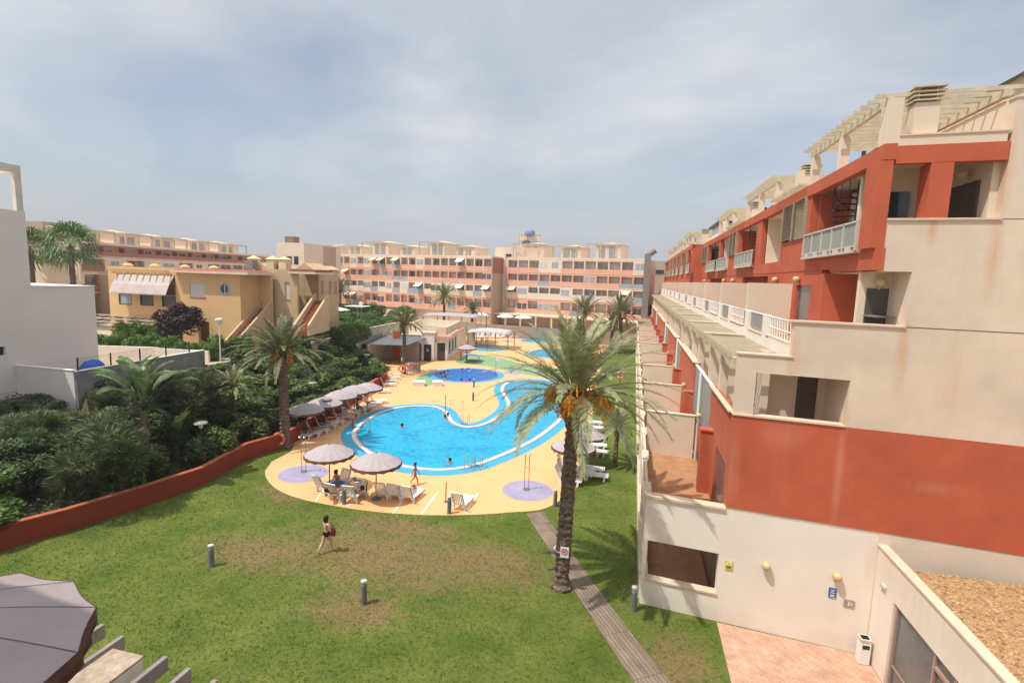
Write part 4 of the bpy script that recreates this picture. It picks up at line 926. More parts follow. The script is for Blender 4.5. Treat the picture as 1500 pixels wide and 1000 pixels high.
fan_palm('fan palm half hidden behind the white villa', (q.x, 54, 3.55), q.z-3.55-0.3, 2.0, 40, 4, 'fan palms by the white villa', 0.3)
# leafy volumes -----------------------------------------------------------------
def leafmesh(name, m, rx, ry, rz, n, s, seed, clumps=14, asp=0.45, up=0.2, fine=False, flat=0.0):
    """many leaf-sized faces spread through clumps of a crown of half sizes rx, ry, rz (centre at height rz)"""
    rg = random.Random(seed); mb = MB(); cl = []
    for i in range(clumps):
        while True:
            p = Vector((rg.uniform(-1,1), rg.uniform(-1,1), rg.uniform(-1,1)))
            if p.length < 1: break
        p = p.normalized()*(p.length**0.4)*0.72
        cl.append((Vector((p.x*rx, p.y*ry, rz + p.z*rz)), rg.uniform(0.28, 0.5)))
    for i in range(n):
        c, k = rg.choice(cl)
        d = Vector((rg.gauss(0,1), rg.gauss(0,1), rg.gauss(0,1)+0.25)).normalized()
        p = c + Vector((d.x*rx, d.y*ry, d.z*rz))*k*rg.uniform(0.75, 1.12)
        if p.z < 0.02: p.z = rg.uniform(0.02, 0.3)
        l = s*rg.uniform(0.6, 1.35); a = Vector((rg.gauss(0,1), rg.gauss(0,1), rg.gauss(0,0.6)+up)).normalized()
        if fine: a = (a + d*1.2 + Vector((0,0,.5))).normalized()
        b = a.cross(d+Vector((rg.uniform(-.5,.5), rg.uniform(-.5,.5), 0.01))).normalized()*l*asp
        mb.add([p-a*l*0.5, p+b*0.5, p+a*l*0.5, p-b*0.5], [(0,1,2,3)])
    me = bpy.data.meshes.new(name); me.from_pydata(mb.v, [], mb.f); me.update(); me.materials.append(m)
    return me
def stemmesh(name, rx, rz, seed, n=7):
    rg = random.Random(seed); mb = MB()
    for i in range(n):
        a = rg.uniform(0, 6.28); e_ = Vector((math.cos(a)*rx*rg.uniform(.2,.6), math.sin(a)*rx*rg.uniform(.2,.6), rz*rg.uniform(.9,1.6)))
        mb.tube((0,0,-0.1), e_*0.5+Vector((0,0,rz*.1)), 0.06, 0.04, 5); mb.tube(e_*0.5+Vector((0,0,rz*.1)), e_, 0.04, 0.015, 5)
    me = bpy.data.meshes.new(name); me.from_pydata(mb.v, [], mb.f); me.update(); me.materials.append(M['bark2']); return me
BM = {}
for i in range(3):
    BM['dark%d' % i] = leafmesh('leaves', M['leafdark'], 1, 1, 0.9, 4200, 0.17, 30+i, 15)
    BM['mid%d' % i] = leafmesh('leaves', M['leafmid'], 1, 1, 0.9, 3800, 0.19, 40+i, 14, 0.6)
    BM['fine%d' % i] = leafmesh('leaves', M['leaffine'], 1, 1, 1.0, 5200, 0.30, 50+i, 12, 0.10, 0.4, True)
BM['purple0'] = leafmesh('leaves', M['leafpurple'], 1, 1, 1.0, 3600, 0.16, 61, 16, 0.5, 0.6)
for i in range(2): BM['hedge%d' % i] = leafmesh('leaves', M['leafhedge'], 1, 1, 0.8, 3800, 0.14, 70+i, 22, 0.55)
ST = [stemmesh('stems', 1, 1, 80+i) for i in range(2)]
nb = [0]
def bush(kind, loc, sx, sy, sz, label, group, name='shrub', cat='shrub', rz=None):
    t = thing(name, label, cat, loc, group, rnd.uniform(0, 6.28) if rz is None else rz); t.scale = (1, 1, 1)
    o = bpy.data.objects.new('foliage', BM[kind]); col.objects.link(o); o.parent = t; o.scale = (sx, sy, sz)
    s = bpy.data.objects.new('stems', ST[nb[0] % 2]); col.objects.link(s); s.parent = t; s.scale = (sx, sy, sz*0.9); nb[0] += 1
    return t
def bankz(x, y):
    rows = bank_rows
    for r0, r1_ in zip(rows[:-1], rows[1:]):
        if r0[0][1] <= y <= r1_[0][1]:
            f = (y-r0[0][1])/(r1_[0][1]-r0[0][1]); xr = r0[0][0]*(1-f)+r1_[0][0]*f; xl = r0[-1][0]*(1-f)+r1_[-1][0]*f; z0 = r0[0][2]*(1-f)+r1_[0][2]*f; z1 = r0[-1][2]*(1-f)+r1_[-1][2]*f
            g = min(1, max(0, (x-xr)/(xl-xr))); return z0+(z1-z0)*g**0.8
    return 0.2
LB = {'dark': 'dark broad-leaved shrub crowding the planted bank behind the red wall', 'mid': 'mid green climbing shrub on the planted bank behind the red wall', 'fine': 'feathery grey-green shrub on the planted bank behind the red wall'}
GB = {'dark': 'dark shrubs on the bank', 'mid': 'mid green shrubs on the bank', 'fine': 'feathery shrubs on the bank'}
bs = random.Random(5)
y = 12.0
while y < 58:
    xr = next((r0[0][0]*(1-f)+r1_[0][0]*f) for r0, r1_ in zip(bank_rows[:-1], bank_rows[1:]) if r0[0][1] <= y <= r1_[0][1] for f in [(y-r0[0][1])/(r1_[0][1]-r0[0][1])])
    xl = (-38.5 if y < 25 else -35.0) if y < 42 else (-33.2 if y < 52 else -33)
    x = xr - 1.2; k_ = -1
    while x > xl + 0.3:
        px_, jx = x + bs.uniform(-.4,.4), y + bs.uniform(-.7,.7)
        if y < 30: kd = bs.choice(['dark','mid','fine','fine','fine'] if x < xr-4 else ['dark','fine','mid','dark'])
        else: kd = bs.choice(['mid','mid','mid','dark'])
        near = 1-min(1, (xr-x)/5)
        s = bs.uniform(1.25, 1.75)*(1-0.25*near); h_ = bs.uniform(1.15, 1.65)*(1-0.35*near)
        if xr-x > 7 and y < 40: h_ *= 0.5; s *= 0.7
        elif xr-x > 4.5 and y < 40: h_ *= 0.8
        if y > 30: h_ *= 0.8
        k_ += 1; band = ['near the left picture edge', 'below the white villa', 'around the paddle-leaved plants', 'left of the life ring palm', 'behind the left parasol row', 'toward the pool bar'][0 if y < 15.5 else 1 if y < 20.5 else 2 if y < 26 else 3 if y < 32 else 4 if y < 46 else 5]
        lab = {'dark': 'dark broad-leaved shrub', 'mid': 'mid green shrub', 'fine': 'feathery grey-green shrub'}[kd] + ' ' + band + ', ' + ['against', 'second from', 'third from', 'fourth from', 'fifth from', 'sixth from', 'seventh from', 'eighth from'][min(k_, 7)] + ' the red wall'
        bush(kd + str(bs.randrange(3)), (px_, jx, bankz(px_, jx)-0.15), s, s, h_, lab, GB[kd])
        x -= bs.uniform(1.9, 2.5)
    y += bs.uniform(1.9, 2.3)
# trees that stand taller out of the bank
def rise(px, py, X):         # point at ground of the bank below a place seen at column px
    pass
def tree_at(kind, px, pytop, Y, sx, label, name='small_tree', cat='tree', group=None, n=3):
    q = atY(px, pytop, Y); z0 = bankz(q.x, Y) if q.x > -35 else 3.55; hh = q.z - z0
    sx = min(sx, hh*(.75 if kind == 'purple0' else .55))
    t = thing(name, label, cat, (q.x, Y, z0), group)
    o = bpy.data.objects.new('crown', BM[kind]); col.objects.link(o); o.parent = t; o.scale = (sx, sx, hh*0.33); o.location = (0,0,hh*0.32)
    o.rotation_euler = (0,0,bs.uniform(0,6))
    mb = MB(); mb.tube((0,0,-.2), (0.05,0,hh*.45), 0.14, 0.1, 8); 
    for a in (0.3, 2.2, 4.4): mb.tube((0.05,0,hh*.4), (math.cos(a)*sx*.5, math.sin(a)*sx*.5, hh*.75), 0.08, 0.03, 6)
    me = bpy.data.meshes.new('trunk'); me.from_pydata(mb.v, [], mb.f); me.materials.append(M['bark2']); o2 = bpy.data.objects.new('trunk', me); col.objects.link(o2); o2.parent = t
    return t
tree_at('fine0', 52, 600, 20, 2.0, 'feathery tree below the white villa, its top against the villa wall')
tree_at('fine1', 140, 610, 19, 2.2, 'second feathery tree, right of the one below the white villa')
tree_at('dark1', 20, 640, 18, 2.0, 'dark leafy tree at the left edge, right above the red wall')
tree_at('fine2', 258, 536, 26, 2.2, 'feathery tree right of the big paddle-leaved plant')
tree_at('fine0', 300, 545, 28, 2.1, 'feathery tree in front of the grey concrete wall end')
tree_at('dark2', 230, 590, 24, 2.2, 'dark tree in the middle of the bank between the paddle-leaved plants')
tree_at('dark0', 160, 592, 24, 1.9, 'dark tree left of the big paddle-leaved plant')
tree_at('purple0', 263, 442, 41.5, 2.2, 'purple-leaved plum tree in front of the yellow house', cat='tree')
tree_at('mid1', 320, 590, 30, 1.9, 'light green leafy tree by the thin palm on the bank')
tree_at('mid2', 395, 545, 36, 2.0, 'light green leafy tree behind the palm with the life ring')
tree_at('fine2', 440, 540, 40, 1.8, 'feathery tree behind the left row of parasols')
# paddle-leaved plants
def paddle(label, loc, h, L, n, seed, group='paddle-leaved plants on the bank', trunk=0.0):
    rg = random.Random(seed); t = thing('paddle_leaf_plant', label, 'plant', loc, group); o = Vector(loc)
    mb = MB()
    for i in range(n):
        az = (0.35 + (math.pi if i % 2 else 0)) + rg.uniform(-1.3,1.3); el = R(88-42*(i/n)) ; ph = h*rg.uniform(.55,.75)
        d = Vector((math.cos(az)*math.cos(el), math.sin(az)*math.cos(el), math.sin(el))); b = Vector((0,0,trunk)); q = b+d*ph; mb.tube(b, q, 0.045, 0.025, 5)
        pts = []; e = el; p = q.copy(); ns = 8
        for k in range(ns+1): pts.append(p.copy()); e -= 0.10+0.06*i/n; p = p+Vector((math.cos(az)*math.cos(e), math.sin(az)*math.cos(e), math.sin(e)))*L/ns
        sd = Vector((-math.sin(az), math.cos(az), 0)); vs = []; fs = []
        for k, pt in enumerate(pts):
            w = L*0.21*math.sin((k/ns*0.93+0.05)*math.pi)**0.55; tg = (pts[min(k+1,ns)]-pts[max(k-1,0)]).normalized(); up = sd.cross(tg)
            if up.z < 0: up = -up
            for s in (-1, -0.5, 0, 0.5, 1): vs.append(pt + sd*s*w + up*abs(s)*w*0.35 + Vector((0,0,rg.uniform(-.02,.02))))
        for k in range(ns):
            for s in range(4):
                if rg.random() < 0.08 and s in (0,3): continue
                fs.append((k*5+s, k*5+s+1, k*5+s+6, k*5+s+5))
        mb.add(vs, fs)
    if trunk: mb2 = MB(); mb2.tube(o, o+Vector((0,0,trunk)), 0.16, 0.13, 8); mb2.build('trunk', M['bark2'], t)
    mb.v = [tuple(Vector(v)+o) for v in mb.v]; mb.build('leaves', M['banana'], t, smooth=True)
    return t
for px_, py_, Y, h, L, n, tr, lb in [(207, 560, 22, 1.7, 2.1, 9, 2.2, 'biggest paddle-leaved plant, standing tallest on the bank'), (258, 632, 24.2, 1.1, 1.8, 9, 0.9, 'paddle-leaved plant with split leaves just behind the red wall'),
      (240, 690, 24.0, 0.7, 1.3, 5, 0.4, 'low paddle-leaved plant hanging over the red wall'), (353, 618, 28.5, 0.8, 1.2, 7, 0.2, 'small paddle-leaved plant below the thin palm on the bank'), (196, 556, 23.2, 1.4, 1.9, 7, 2.0, 'paddle-leaved plant just behind the biggest one')]:
    q = atY(px_, py_, Y); paddle(lb, (q.x, Y, bankz(q.x, Y)), h, L, n, int(px_), trunk=max(tr, q.z-bankz(q.x,Y)-h*0.9) if tr > .5 else tr)
q = atY(343, 580, 29); date_palm('thin young palm standing out of the bank shrubs', (q.x, 29, bankz(q.x, 29)), q.z-bankz(q.x,29)+0.6, 1.9, 22, (0,0), 0.15, 0.12, 0, 22, 33, None, 0.03, 0.3)
# clipped hedges and shrubs of the gardens on the higher ground
def hedge(pa, pb_, h, w, label, kind='hedge', z=3.55, group='hedges of the gardens'):
    pa, pb_ = Vector(pa), Vector(pb_); d = pb_-pa; n = max(1, int(d.length/1.5)); t = thing('hedge', label, 'hedge', ((pa.x+pb_.x)/2, (pa.y+pb_.y)/2, z), group)
    mb = MB(); rg = random.Random(int(abs(pa.x*10+pa.y))); src = [BM[kind+'0'], BM[kind+'1']]
    c = Vector(((pa.x+pb_.x)/2, (pa.y+pb_.y)/2, z)); me = src[0]
    vs = []; fs = []
    for i in range(n+1):
        p = pa + d*i/n - Vector((c.x, c.y)) ; me = src[i % 2]; o = len(vs); a = rg.uniform(0, 6.28); ca, sa = math.cos(a), math.sin(a)
        for v in me.vertices: q = v.co; vs.append((p.x + (q.x*ca-q.y*sa)*w*0.75, p.y + (q.x*sa+q.y*ca)*w*0.75, q.z*h/1.6))
        fs += [tuple(k+o for k in f.vertices) for f in me.polygons]
    m2 = bpy.data.meshes.new('foliage'); m2.from_pydata(vs, [], fs); m2.materials.append(M['leafhedge']); ob = bpy.data.objects.new('foliage', m2); col.objects.link(ob); ob.parent = t
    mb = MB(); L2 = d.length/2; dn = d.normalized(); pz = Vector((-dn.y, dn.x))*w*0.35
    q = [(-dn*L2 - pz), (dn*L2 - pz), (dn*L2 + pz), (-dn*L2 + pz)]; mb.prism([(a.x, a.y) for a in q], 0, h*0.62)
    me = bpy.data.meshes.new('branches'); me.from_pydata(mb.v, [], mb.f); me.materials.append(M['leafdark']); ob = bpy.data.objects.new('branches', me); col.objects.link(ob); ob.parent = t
    return t
# ------------------------------------------------------------------ left side: red wall, villa, houses
def wallrun(pts, h, th, name, m, label=None, cat='wall', cop=None, z=0.0, group=None):
    P = [Vector((p[0], p[1])) for p in pts]; n = len(P); L = []; Rr = []
    for i in range(n):
        a = (P[min(i+1,n-1)]-P[max(i-1,0)]).normalized(); nn = Vector((-a.y, a.x)); L.append(P[i]+nn*th/2); Rr.append(P[i]-nn*th/2)
    hh = h if isinstance(h, (list, tuple)) else [h]*n
    def ring(mb, ex, za, zb):
        vs = []
        for i in range(n):
            mid = (L[i]+Rr[i])/2; l = mid+(L[i]-mid)*(1+ex); r_ = mid+(Rr[i]-mid)*(1+ex)
            vs += [(l.x,l.y,za(i)), (r_.x,r_.y,za(i)), (r_.x,r_.y,zb(i)), (l.x,l.y,zb(i))]
        fs = []
        for i in range(n-1):
            for k in range(4): fs.append((i*4+k, i*4+(k+1)%4, (i+1)*4+(k+1)%4, (i+1)*4+k))
        fs += [(0,3,2,1), tuple((n-1)*4+k for k in range(4))]
        mb.add(vs, fs)
    t = thing(name, label, cat, (P[n//2].x, P[n//2].y, z), group) if label else None
    mb = MB(); ring(mb, 0, lambda i: z-0.1, lambda i: z+hh[i]); mb.build('wall', m, t)
    if cop: mb = MB(); ring(mb, 0.35, lambda i: z+hh[i], lambda i: z+hh[i]+0.05); mb.build('coping', cop, t)
    return t
wallrun([(v.x, v.y) for v in REDW], 1.0, 0.22, 'boundary_wall', M['redwall'], 'low dark red wall between the lawn and the planted bank', 'wall', mat('red_coping', (0.40,0.11,0.06), 0.85, 0.12, 3))
GZ = 3.55
vil = thing('white_villa', 'plain white flat-roofed villa with stepped roofline at the left edge', 'building', (-46, 26, GZ))
mb = MB(); X0 = -39.9
v1 = atX(146, 515, X0); v2 = atX(45, 417, X0); v3 = atX(36, 310, X0); v4 = atX(29, 243, X0); wb = atX(35, 590, X0)
vt = atX(138, 420, X0)
mb.box(-52, X0, v2.y, vt.y, GZ-0.4, vt.z); 
yl = 12.0
# tall front part: wall facing right with a low window and a small slot window
wz0, wz1 = atX(35, 592, X0).z, atX(35, 571, X0).z; wy = atX(35, 580, X0).y; sy = atX(8, 514, X0); sz1, sz0 = atX(8, 507, X0).z, atX(8, 520, X0).z
T = X0-0.3
mb.box(T, X0, wy, v2.y, GZ-0.4, v3.z); mb.box(T, X0, yl, wy, GZ-0.4, wz0); mb.box(T, X0, yl, wy, wz1, sz0); mb.box(T, X0, sy.y, wy, sz0, sz1); mb.box(T, X0, yl, sy.y-2, sz0, sz1); mb.box(T, X0, yl, wy, sz1, v3.z)
mb.box(-52, T, v2.y-0.3, v2.y, GZ-0.4, v3.z); mb.box(-52, T, yl, yl+0.3, GZ-.4, v3.z); mb.box(-52, T-0.001, yl+0.3, v2.y-0.3, v3.z-0.3, v3.z-0.002)
mb.build('wall', M['villa'], vil)
mb = MB(); a = atX(18, 255, X0); b_ = atX(29, 310, X0)
mb.box(T, X0, a.y+0.1, v3.y-0.05, v3.z, v4.z); mb.box(T, X0, yl, a.y+0.1, v4.z-0.5, v4.z); mb.box(T-4, T, v3.y-0.35, v3.y-0.05, v4.z-.5, v4.z); mb.box(T, X0, yl, yl+.4, v3.z, v4.z-0.5)
mb.build('roof_frame', mat('cream_frame', (0.66,0.58,0.50), 0.9), vil)
mb = MB(); mb.box(X0-0.25, X0-0.2, yl+0.5, wy, wz0, wz1); w_ = mb.build('window', M['glasspane'], vil); mb = MB(); mb.box(X0-0.22, X0+0.06, yl+.5, wy+0.1, wz0-0.06, wz0); mb.box(X0-0.2, X0-0.12, wy-0.08, wy, wz0, wz1); mb.box(X0-0.2, X0-0.12, yl+0.5, wy-.08, wz1-0.06, wz1); mb.build('frame', M['white'], w_)
mb = MB(); mb.box(X0-0.28, X0-0.2, sy.y-2, sy.y, sz0, sz1); mb.build('small_window', M['dark'], vil)
mb = MB(); mb.box(-52, X0+0.04, v2.y+0.01, vt.y+0.04, vt.z, vt.z+0.08); mb.build('parapet_coping', M['villa'], vil)
# low white wall + grey concrete wall with mesh fence
c0 = at(43, 535, 4.9); c1 = at(112, 543, 4.9); c2 = at(298, 512, 4.9)
wallrun([(X0, c1.y), (c1.x-0.12, c1.y)], 4.9-1.2, 0.2, 'garden_wall', M['villa'], 'low white wall joining the villa to the grey concrete wall', 'wall', M['white'], 1.2)
wallrun([(c1.x, c1.y-0.1), (c2.x, c2.y)], 4.85-1.0, 0.22, 'concrete_wall', M['concrete'], 'grey stained concrete wall with a mesh fence above the planted bank', 'wall', M['white'], 1.0)
fc = thing('mesh_fence', 'thin green mesh fence with dark posts on the concrete wall', 'fence', (c1.x, c1.y, 4.9))
mb = MB()
for i in range(5): q = Vector(c1[:]).lerp(Vector(c2[:]), i/4*0.85+0.0); mb.tube((q.x, q.y+0.1, 4.9), (q.x, q.y+0.1, 5.75), 0.05, n=6)
mb.each('post', M['dark'], fc)
mb = MB(); q = Vector(c1[:]).lerp(Vector(c2[:]), 0.85)
for z in (5.0, 5.15, 5.3, 5.45, 5.6, 5.7): mb.tube((c1.x, c1.y+.1, z), (q.x, q.y+.1, z), 0.006, n=3)
for i in range(110): w_ = Vector(c1[:]).lerp(q, i/110); mb.tube((w_.x, w_.y+.1, 4.95), (w_.x, w_.y+.1, 5.7), 0.004, n=3)
mb.build('wire_mesh', mat('green_wire', (0.06,0.12,0.09), 0.5), fc)
q = at(126, 537, 4.6)
tn = thing('covered_heap', 'bright blue tarpaulin heap behind the concrete wall', 'tarpaulin', (q.x-0.6, q.y+0.9, GZ)); mb = MB()
mb.lathe([(0.75,0),(0.72,0.5),(0.6,0.95),(0.35,1.3),(0.001,1.4)], 12); mb.v = [tuple(Vector((v[0]*(1+.1*math.sin(9*v[1])), v[1]*(1.3+.2*math.cos(7*v[0])), v[2])) + tn.location) for v in mb.v]; mb.build('tarpaulin', mat('blue_tarpaulin', (0.03,0.12,0.50), 0.5), tn, smooth=True)
# white retaining walls of the yellow house garden
a = at(150, 508, 4.3); b_ = at(200, 512, 4.3); c = at(265, 522, 4.3)
wallrun([(-47.5, 36.5), (-41.5, 38.0)], 1.0, 0.25, 'garden_wall', M['offwhite'], 'curved whitish garden wall under the hedge by the villa', 'wall', None, GZ)
wallrun([(-41.3, 37.6), (-38.5, 37.8), (-36.2, 38.2)], 1.0, 0.25, 'garden_wall', M['offwhite'], 'whitish garden wall section in front of the purple tree', 'wall', None, GZ)
hedge((-47.5, 37.6), (-41.5, 39.0), 2.1, 1.3, 'clipped hedge above the curved whitish wall by the villa')
hedge((-41.3, 38.6), (-36.5, 39.0), 1.7, 1.2, 'clipped hedge in front of the purple tree')
hedge((-48, 40.3), (-43.5, 41.2), 3.0, 1.3, 'darker tall hedge beside the yellow house pergola')
hedge((-38, 40.5), (-36, 42.0), 2.2, 1.5, 'round shrub mass below the parasol of the yellow house')
# ---- yellow house
Y0 = 44.5
fl_ = lambda px, py: atY(px, py, Y0)
xl, xr, xe = fl_(160, 430).x, fl_(352, 430).x, fl_(386, 430).x
zt = fl_(250, 397).z
yh = thing('yellow_house', 'yellow two-storey house with awning terrace, shuttered window and round porthole', 'house', (-46, Y0+4, GZ))
YD = atX(383, 430, xr).y; xe = xr + 1.5
ox0, ox1 = fl_(172, 420).x, fl_(257, 420).x
def face(mb, x0, x1, z0, z1, ops, y, th=0.3):
    xs = sorted(set([x0, x1] + [o[0] for o in ops] + [o[1] for o in ops]))
    for a, b_ in zip(xs[:-1], xs[1:]):
        cuts = sorted([(o[2], o[3]) for o in ops if o[0] <= a+1e-6 and o[1] >= b_-1e-6]); z = z0
        for c, d in cuts:
            if c > z: mb.box(a, b_, y, y+th, z, c)
            z = max(z, d)
        if z < z1: mb.box(a, b_, y, y+th, z, z1)
zaw1, zaw0 = fl_(210, 402).z, fl_(210, 430).z; zw1, zw0 = fl_(200, 431).z, fl_(200, 447).z
wins = [(fl_(174,440).x, fl_(193,440).x), (fl_(205,440).x, fl_(225,440).x), (fl_(237,440).x, fl_(258,440).x)]
sh = (fl_(278,424).x, fl_(300,424).x, fl_(289,434).z, fl_(289,415).z)
gops = [(fl_(168,470).x, fl_(180,470).x, GZ, zw0-1.3), (fl_(186,470).x, fl_(236,470).x, GZ, zw0-1.3), (fl_(290,470).x, fl_(306,470).x, GZ, zw0-1.3)]
mb = MB(); face(mb, xl, xr, GZ, zt, [(ox0, ox1, zw1+0.08, zaw1)] + [(a, b_, zw0, zw1) for a, b_ in wins] + [sh] + gops, Y0)
mb.box(xl, xl+0.3, Y0+0.3, Y0+9, GZ, zt); mb.box(xr-0.3, xr, Y0+0.3, YD, GZ, zt); mb.box(xl+.3, xr-.3, Y0+9, Y0+9.3, GZ, zt); mb.box(xl+0.3, xr-0.3, Y0+2.2, Y0+2.4, GZ, zt)
mb.box(xr, xr+1.4, YD-.3, YD, GZ, zt)
mb.build('wall', M['yellow'], yh)
mb = MB(); mb.box(xl+0.3, xr-.3, Y0+0.3, Y0+9, zt-0.35, zt-0.15); mb.box(xl+.3, xr-.3, Y0+.3, Y0+2.2, zw0-0.9, zw0-0.7); mb.build('floor', M['yellow'], yh)
mb = MB(); mb.box(ox1+0.1, xe, Y0-0.7, YD+.2, zt-0.1, zt+0.12); mb.build('roof_slab', M['cream'], yh)
mb = MB(); e0 = ox1+0.2
mb.add([(e0,Y0-.6,zt+.12),(xe-.1,Y0-.6,zt+.12),(xe-.1,YD,zt+.12),(e0,YD,zt+.12),(e0+.3,Y0-.1,zt+.34),(xe-.6,Y0-.1,zt+.34),(xe-.6,YD-.4,zt+.34),(e0+.3,YD-.4,zt+.34)], [(0,1,5,4),(1,2,6,5),(2,3,7,6),(3,0,4,7),(4,5,6,7),(3,2,1,0)]); mb.build('roof_tiles', M['tile'], yh)
mb = MB(); x = ox0+0.1
while x < ox1: mb.box(x, x+0.09, Y0-0.75, Y0, zt-0.42, zt-0.2); x += 0.85
mb.box(xl-0.05, ox1+0.1, Y0-0.04, Y0+0.3, zt, zt+0.3); mb.build('rafters', M['yellow'], yh)
mb = MB(); z1_ = zaw1-0.05; z0_ = zaw0+0.1; n = 10; vs = []
for i in range(n+1):
    x = ox0+0.2+(ox1-ox0-0.3)*i/n; vs += [(x, Y0-0.02, z1_), (x, Y0-0.75+0.05*math.sin(i*2.1), (z0_+z1_)/2-.05), (x, Y0-1.1, z0_)]
mb.add(vs, [(i*3+k, i*3+k+1, i*3+k+4, i*3+k+3) for i in range(n) for k in (0,1)]); mb.box(ox0+.2, ox1-.1, Y0-1.14, Y0-1.06, z0_-0.12, z0_)
mb.build('awning', mat('greyish_awning', (0.52,0.45,0.43), 0.9, 0.12, 1.0), yh)
for i, (a, b_) in enumerate(wins):
    mb = MB(); mb.box(a, b_, Y0+0.1, Y0+0.14, zw0, zw1); w_ = mb.build('window', mat('painted_sky_reflection_glass',(0.35,0.42,0.5),0.1) if i == 0 else M['glassdark'], yh); mb = MB(); mb.box(a, b_, Y0+0.02, Y0+.1, zw0, zw0+.08); mb.box(a, a+.08, Y0+0.02, Y0+.1, zw0+.08, zw1); mb.box(b_-.08, b_, Y0+0.02, Y0+.1, zw0+.08, zw1); mb.box(a+.08,b_-.08,Y0+.02,Y0+.1,zw1-.08,zw1); mb.build('frame', M['shutter'], w_)  # first pane: sky reflection put into its pale blue base colour
mb = MB(); mb.box(sh[0], sh[1], Y0+0.06, Y0+0.12, sh[2], sh[3]); w_ = mb.build('window_shutter', M['shutterw'], yh); mb = MB(); mb.box(sh[0]-.1, sh[1]+.1, Y0-.08, Y0+.05, sh[2]-.08, sh[2]); mb.build('sill', M['brownside'], w_)
q = fl_(329, 423); mb = MB(); mb.tube((q.x, Y0-0.05, q.z), (q.x, Y0+0.03, q.z), 0.62, n=24); w_ = mb.build('round_window', M['bluepanel'], yh); mb = MB(); mb.tube((q.x, Y0-0.07, q.z), (q.x, Y0-0.052, q.z), 0.42, n=24); mb.build('pane', M['glassdark'], w_)
mb = MB(); mb.box(q.x+0.05, q.x+0.13, Y0-.09, Y0-.071, q.z-.4, q.z+.4); mb.build('mullion', M['white'], w_)
PALEY = mat('pale_yellow_render', (0.74,0.60,0.36), .9)
for px_ in (326, 355, 374): 
    q = fl_(px_, 384); mb = MB(); mb.box(q.x-0.45, q.x+0.45, Y0+4, Y0+4.9, zt+.5, zt+1.6); mb.add([(q.x-.55,Y0+3.9,zt+1.6),(q.x+.55,Y0+3.9,zt+1.6),(q.x+.55,Y0+5,zt+1.6),(q.x-.55,Y0+5,zt+1.6),(q.x,Y0+4.45,zt+1.95)], [(0,1,4),(1,2,4),(2,3,4),(3,0,4),(3,2,1,0)]); mb.build('roof_vent_tower', PALEY, yh)
for px_ in (169, 209, 254, 297):
    q = fl_(px_, 384); mb = MB(); mb.lathe([(.5,0),(.52,.18),(.3,.34),(.001,.42)], 12, (q.x, Y0+1.4, zt+.3)); mb.build('roof_cap', M['yellow'], yh)
mb = MB(); q = fl_(339, 386); mb.box(q.x-.6, q.x+.35, Y0+2.5, Y0+3.3, zt+.5, zt+1.4); mb.build('roof_machine', M['beam'], yh)
# glazed pergola in front of the ground floor
pg = thing('metal_pergola', 'thin white metal pergola in front of the yellow house', 'pergola', (-48, 42, GZ)); mb = MB(); zp = fl_(200, 462).z-0.1
xa, xb = fl_(146, 462).x, fl_(300, 462).x
for yy in (Y0-0.1, Y0-1.6, Y0-3.0): mb.tube((xa, yy, zp-(Y0-yy)*.12), (xb, yy, zp-(Y0-yy)*.12), 0.05, n=5)
for i in range(12): x = xa+(xb-xa)*i/11; mb.tube((x, Y0-.1, zp), (x, Y0-3, zp-.35), 0.03, n=4)
for i in range(6): x = xa+(xb-xa)*i/5; mb.tube((x, Y0-3, zp-.35), (x, Y0-3, GZ), 0.05, n=5)
mb.build('frame', M['alu'], pg)
# outside stair of the yellow house, going up away from us along its right side
def stair(name, label, a, b_, z0, z1, w, n, mwall, side=1):
    t = thing(name, label, 'stairs', (a[0], a[1], z0)); a = Vector((a[0], a[1], z0)); b_ = Vector((b_[0], b_[1], z1)); d = Vector((b_.x-a.x, b_.y-a.y, 0)); L = d.length; d.normalize(); s = Vector((d.y, -d.x, 0))
    mb = MB()
    for i in range(n):
        p = a + d*L*i/n; q = a + d*L*(i+1)/n; z = z0+(z1-z0)*(i+1)/n
        P = [p-s*w/2, q-s*w/2, q+s*w/2, p+s*w/2]; mb.prism([(v.x, v.y) for v in P], z0-.2 if i == 0 else z0+(z1-z0)*i/n-.25, z)
    mb.build('steps', M['tile'], t)
    for sg, nm in ((1, 'stair_wall'), (-1, 'stair_wall')):
        mb = MB(); o0 = s*sg*(w/2+0.003); o1 = s*sg*(w/2+0.22)
        v = [a+o0, b_+o0, b_+o1, a+o1]; lo = [Vector((q.x, q.y, z0-.3)) for q in v]; hi = [Vector((q.x, q.y, q.z+0.75)) for q in v]
        mb.add(lo+hi, [(0,1,2,3),(7,6,5,4),(0,4,5,1),(1,5,6,2),(2,6,7,3),(3,7,4,0)]); mb.build(nm, mwall, t)
    return t
sa = at(342, 512, 3.8); 
stair('outside_stair', 'tiled outside stair climbing the right side of the yellow house', (xr+0.75, Y0-3.2), (xr+0.75, YD-.4), GZ, atY(386,452,YD).z, 1.0, 18, M['tan'])
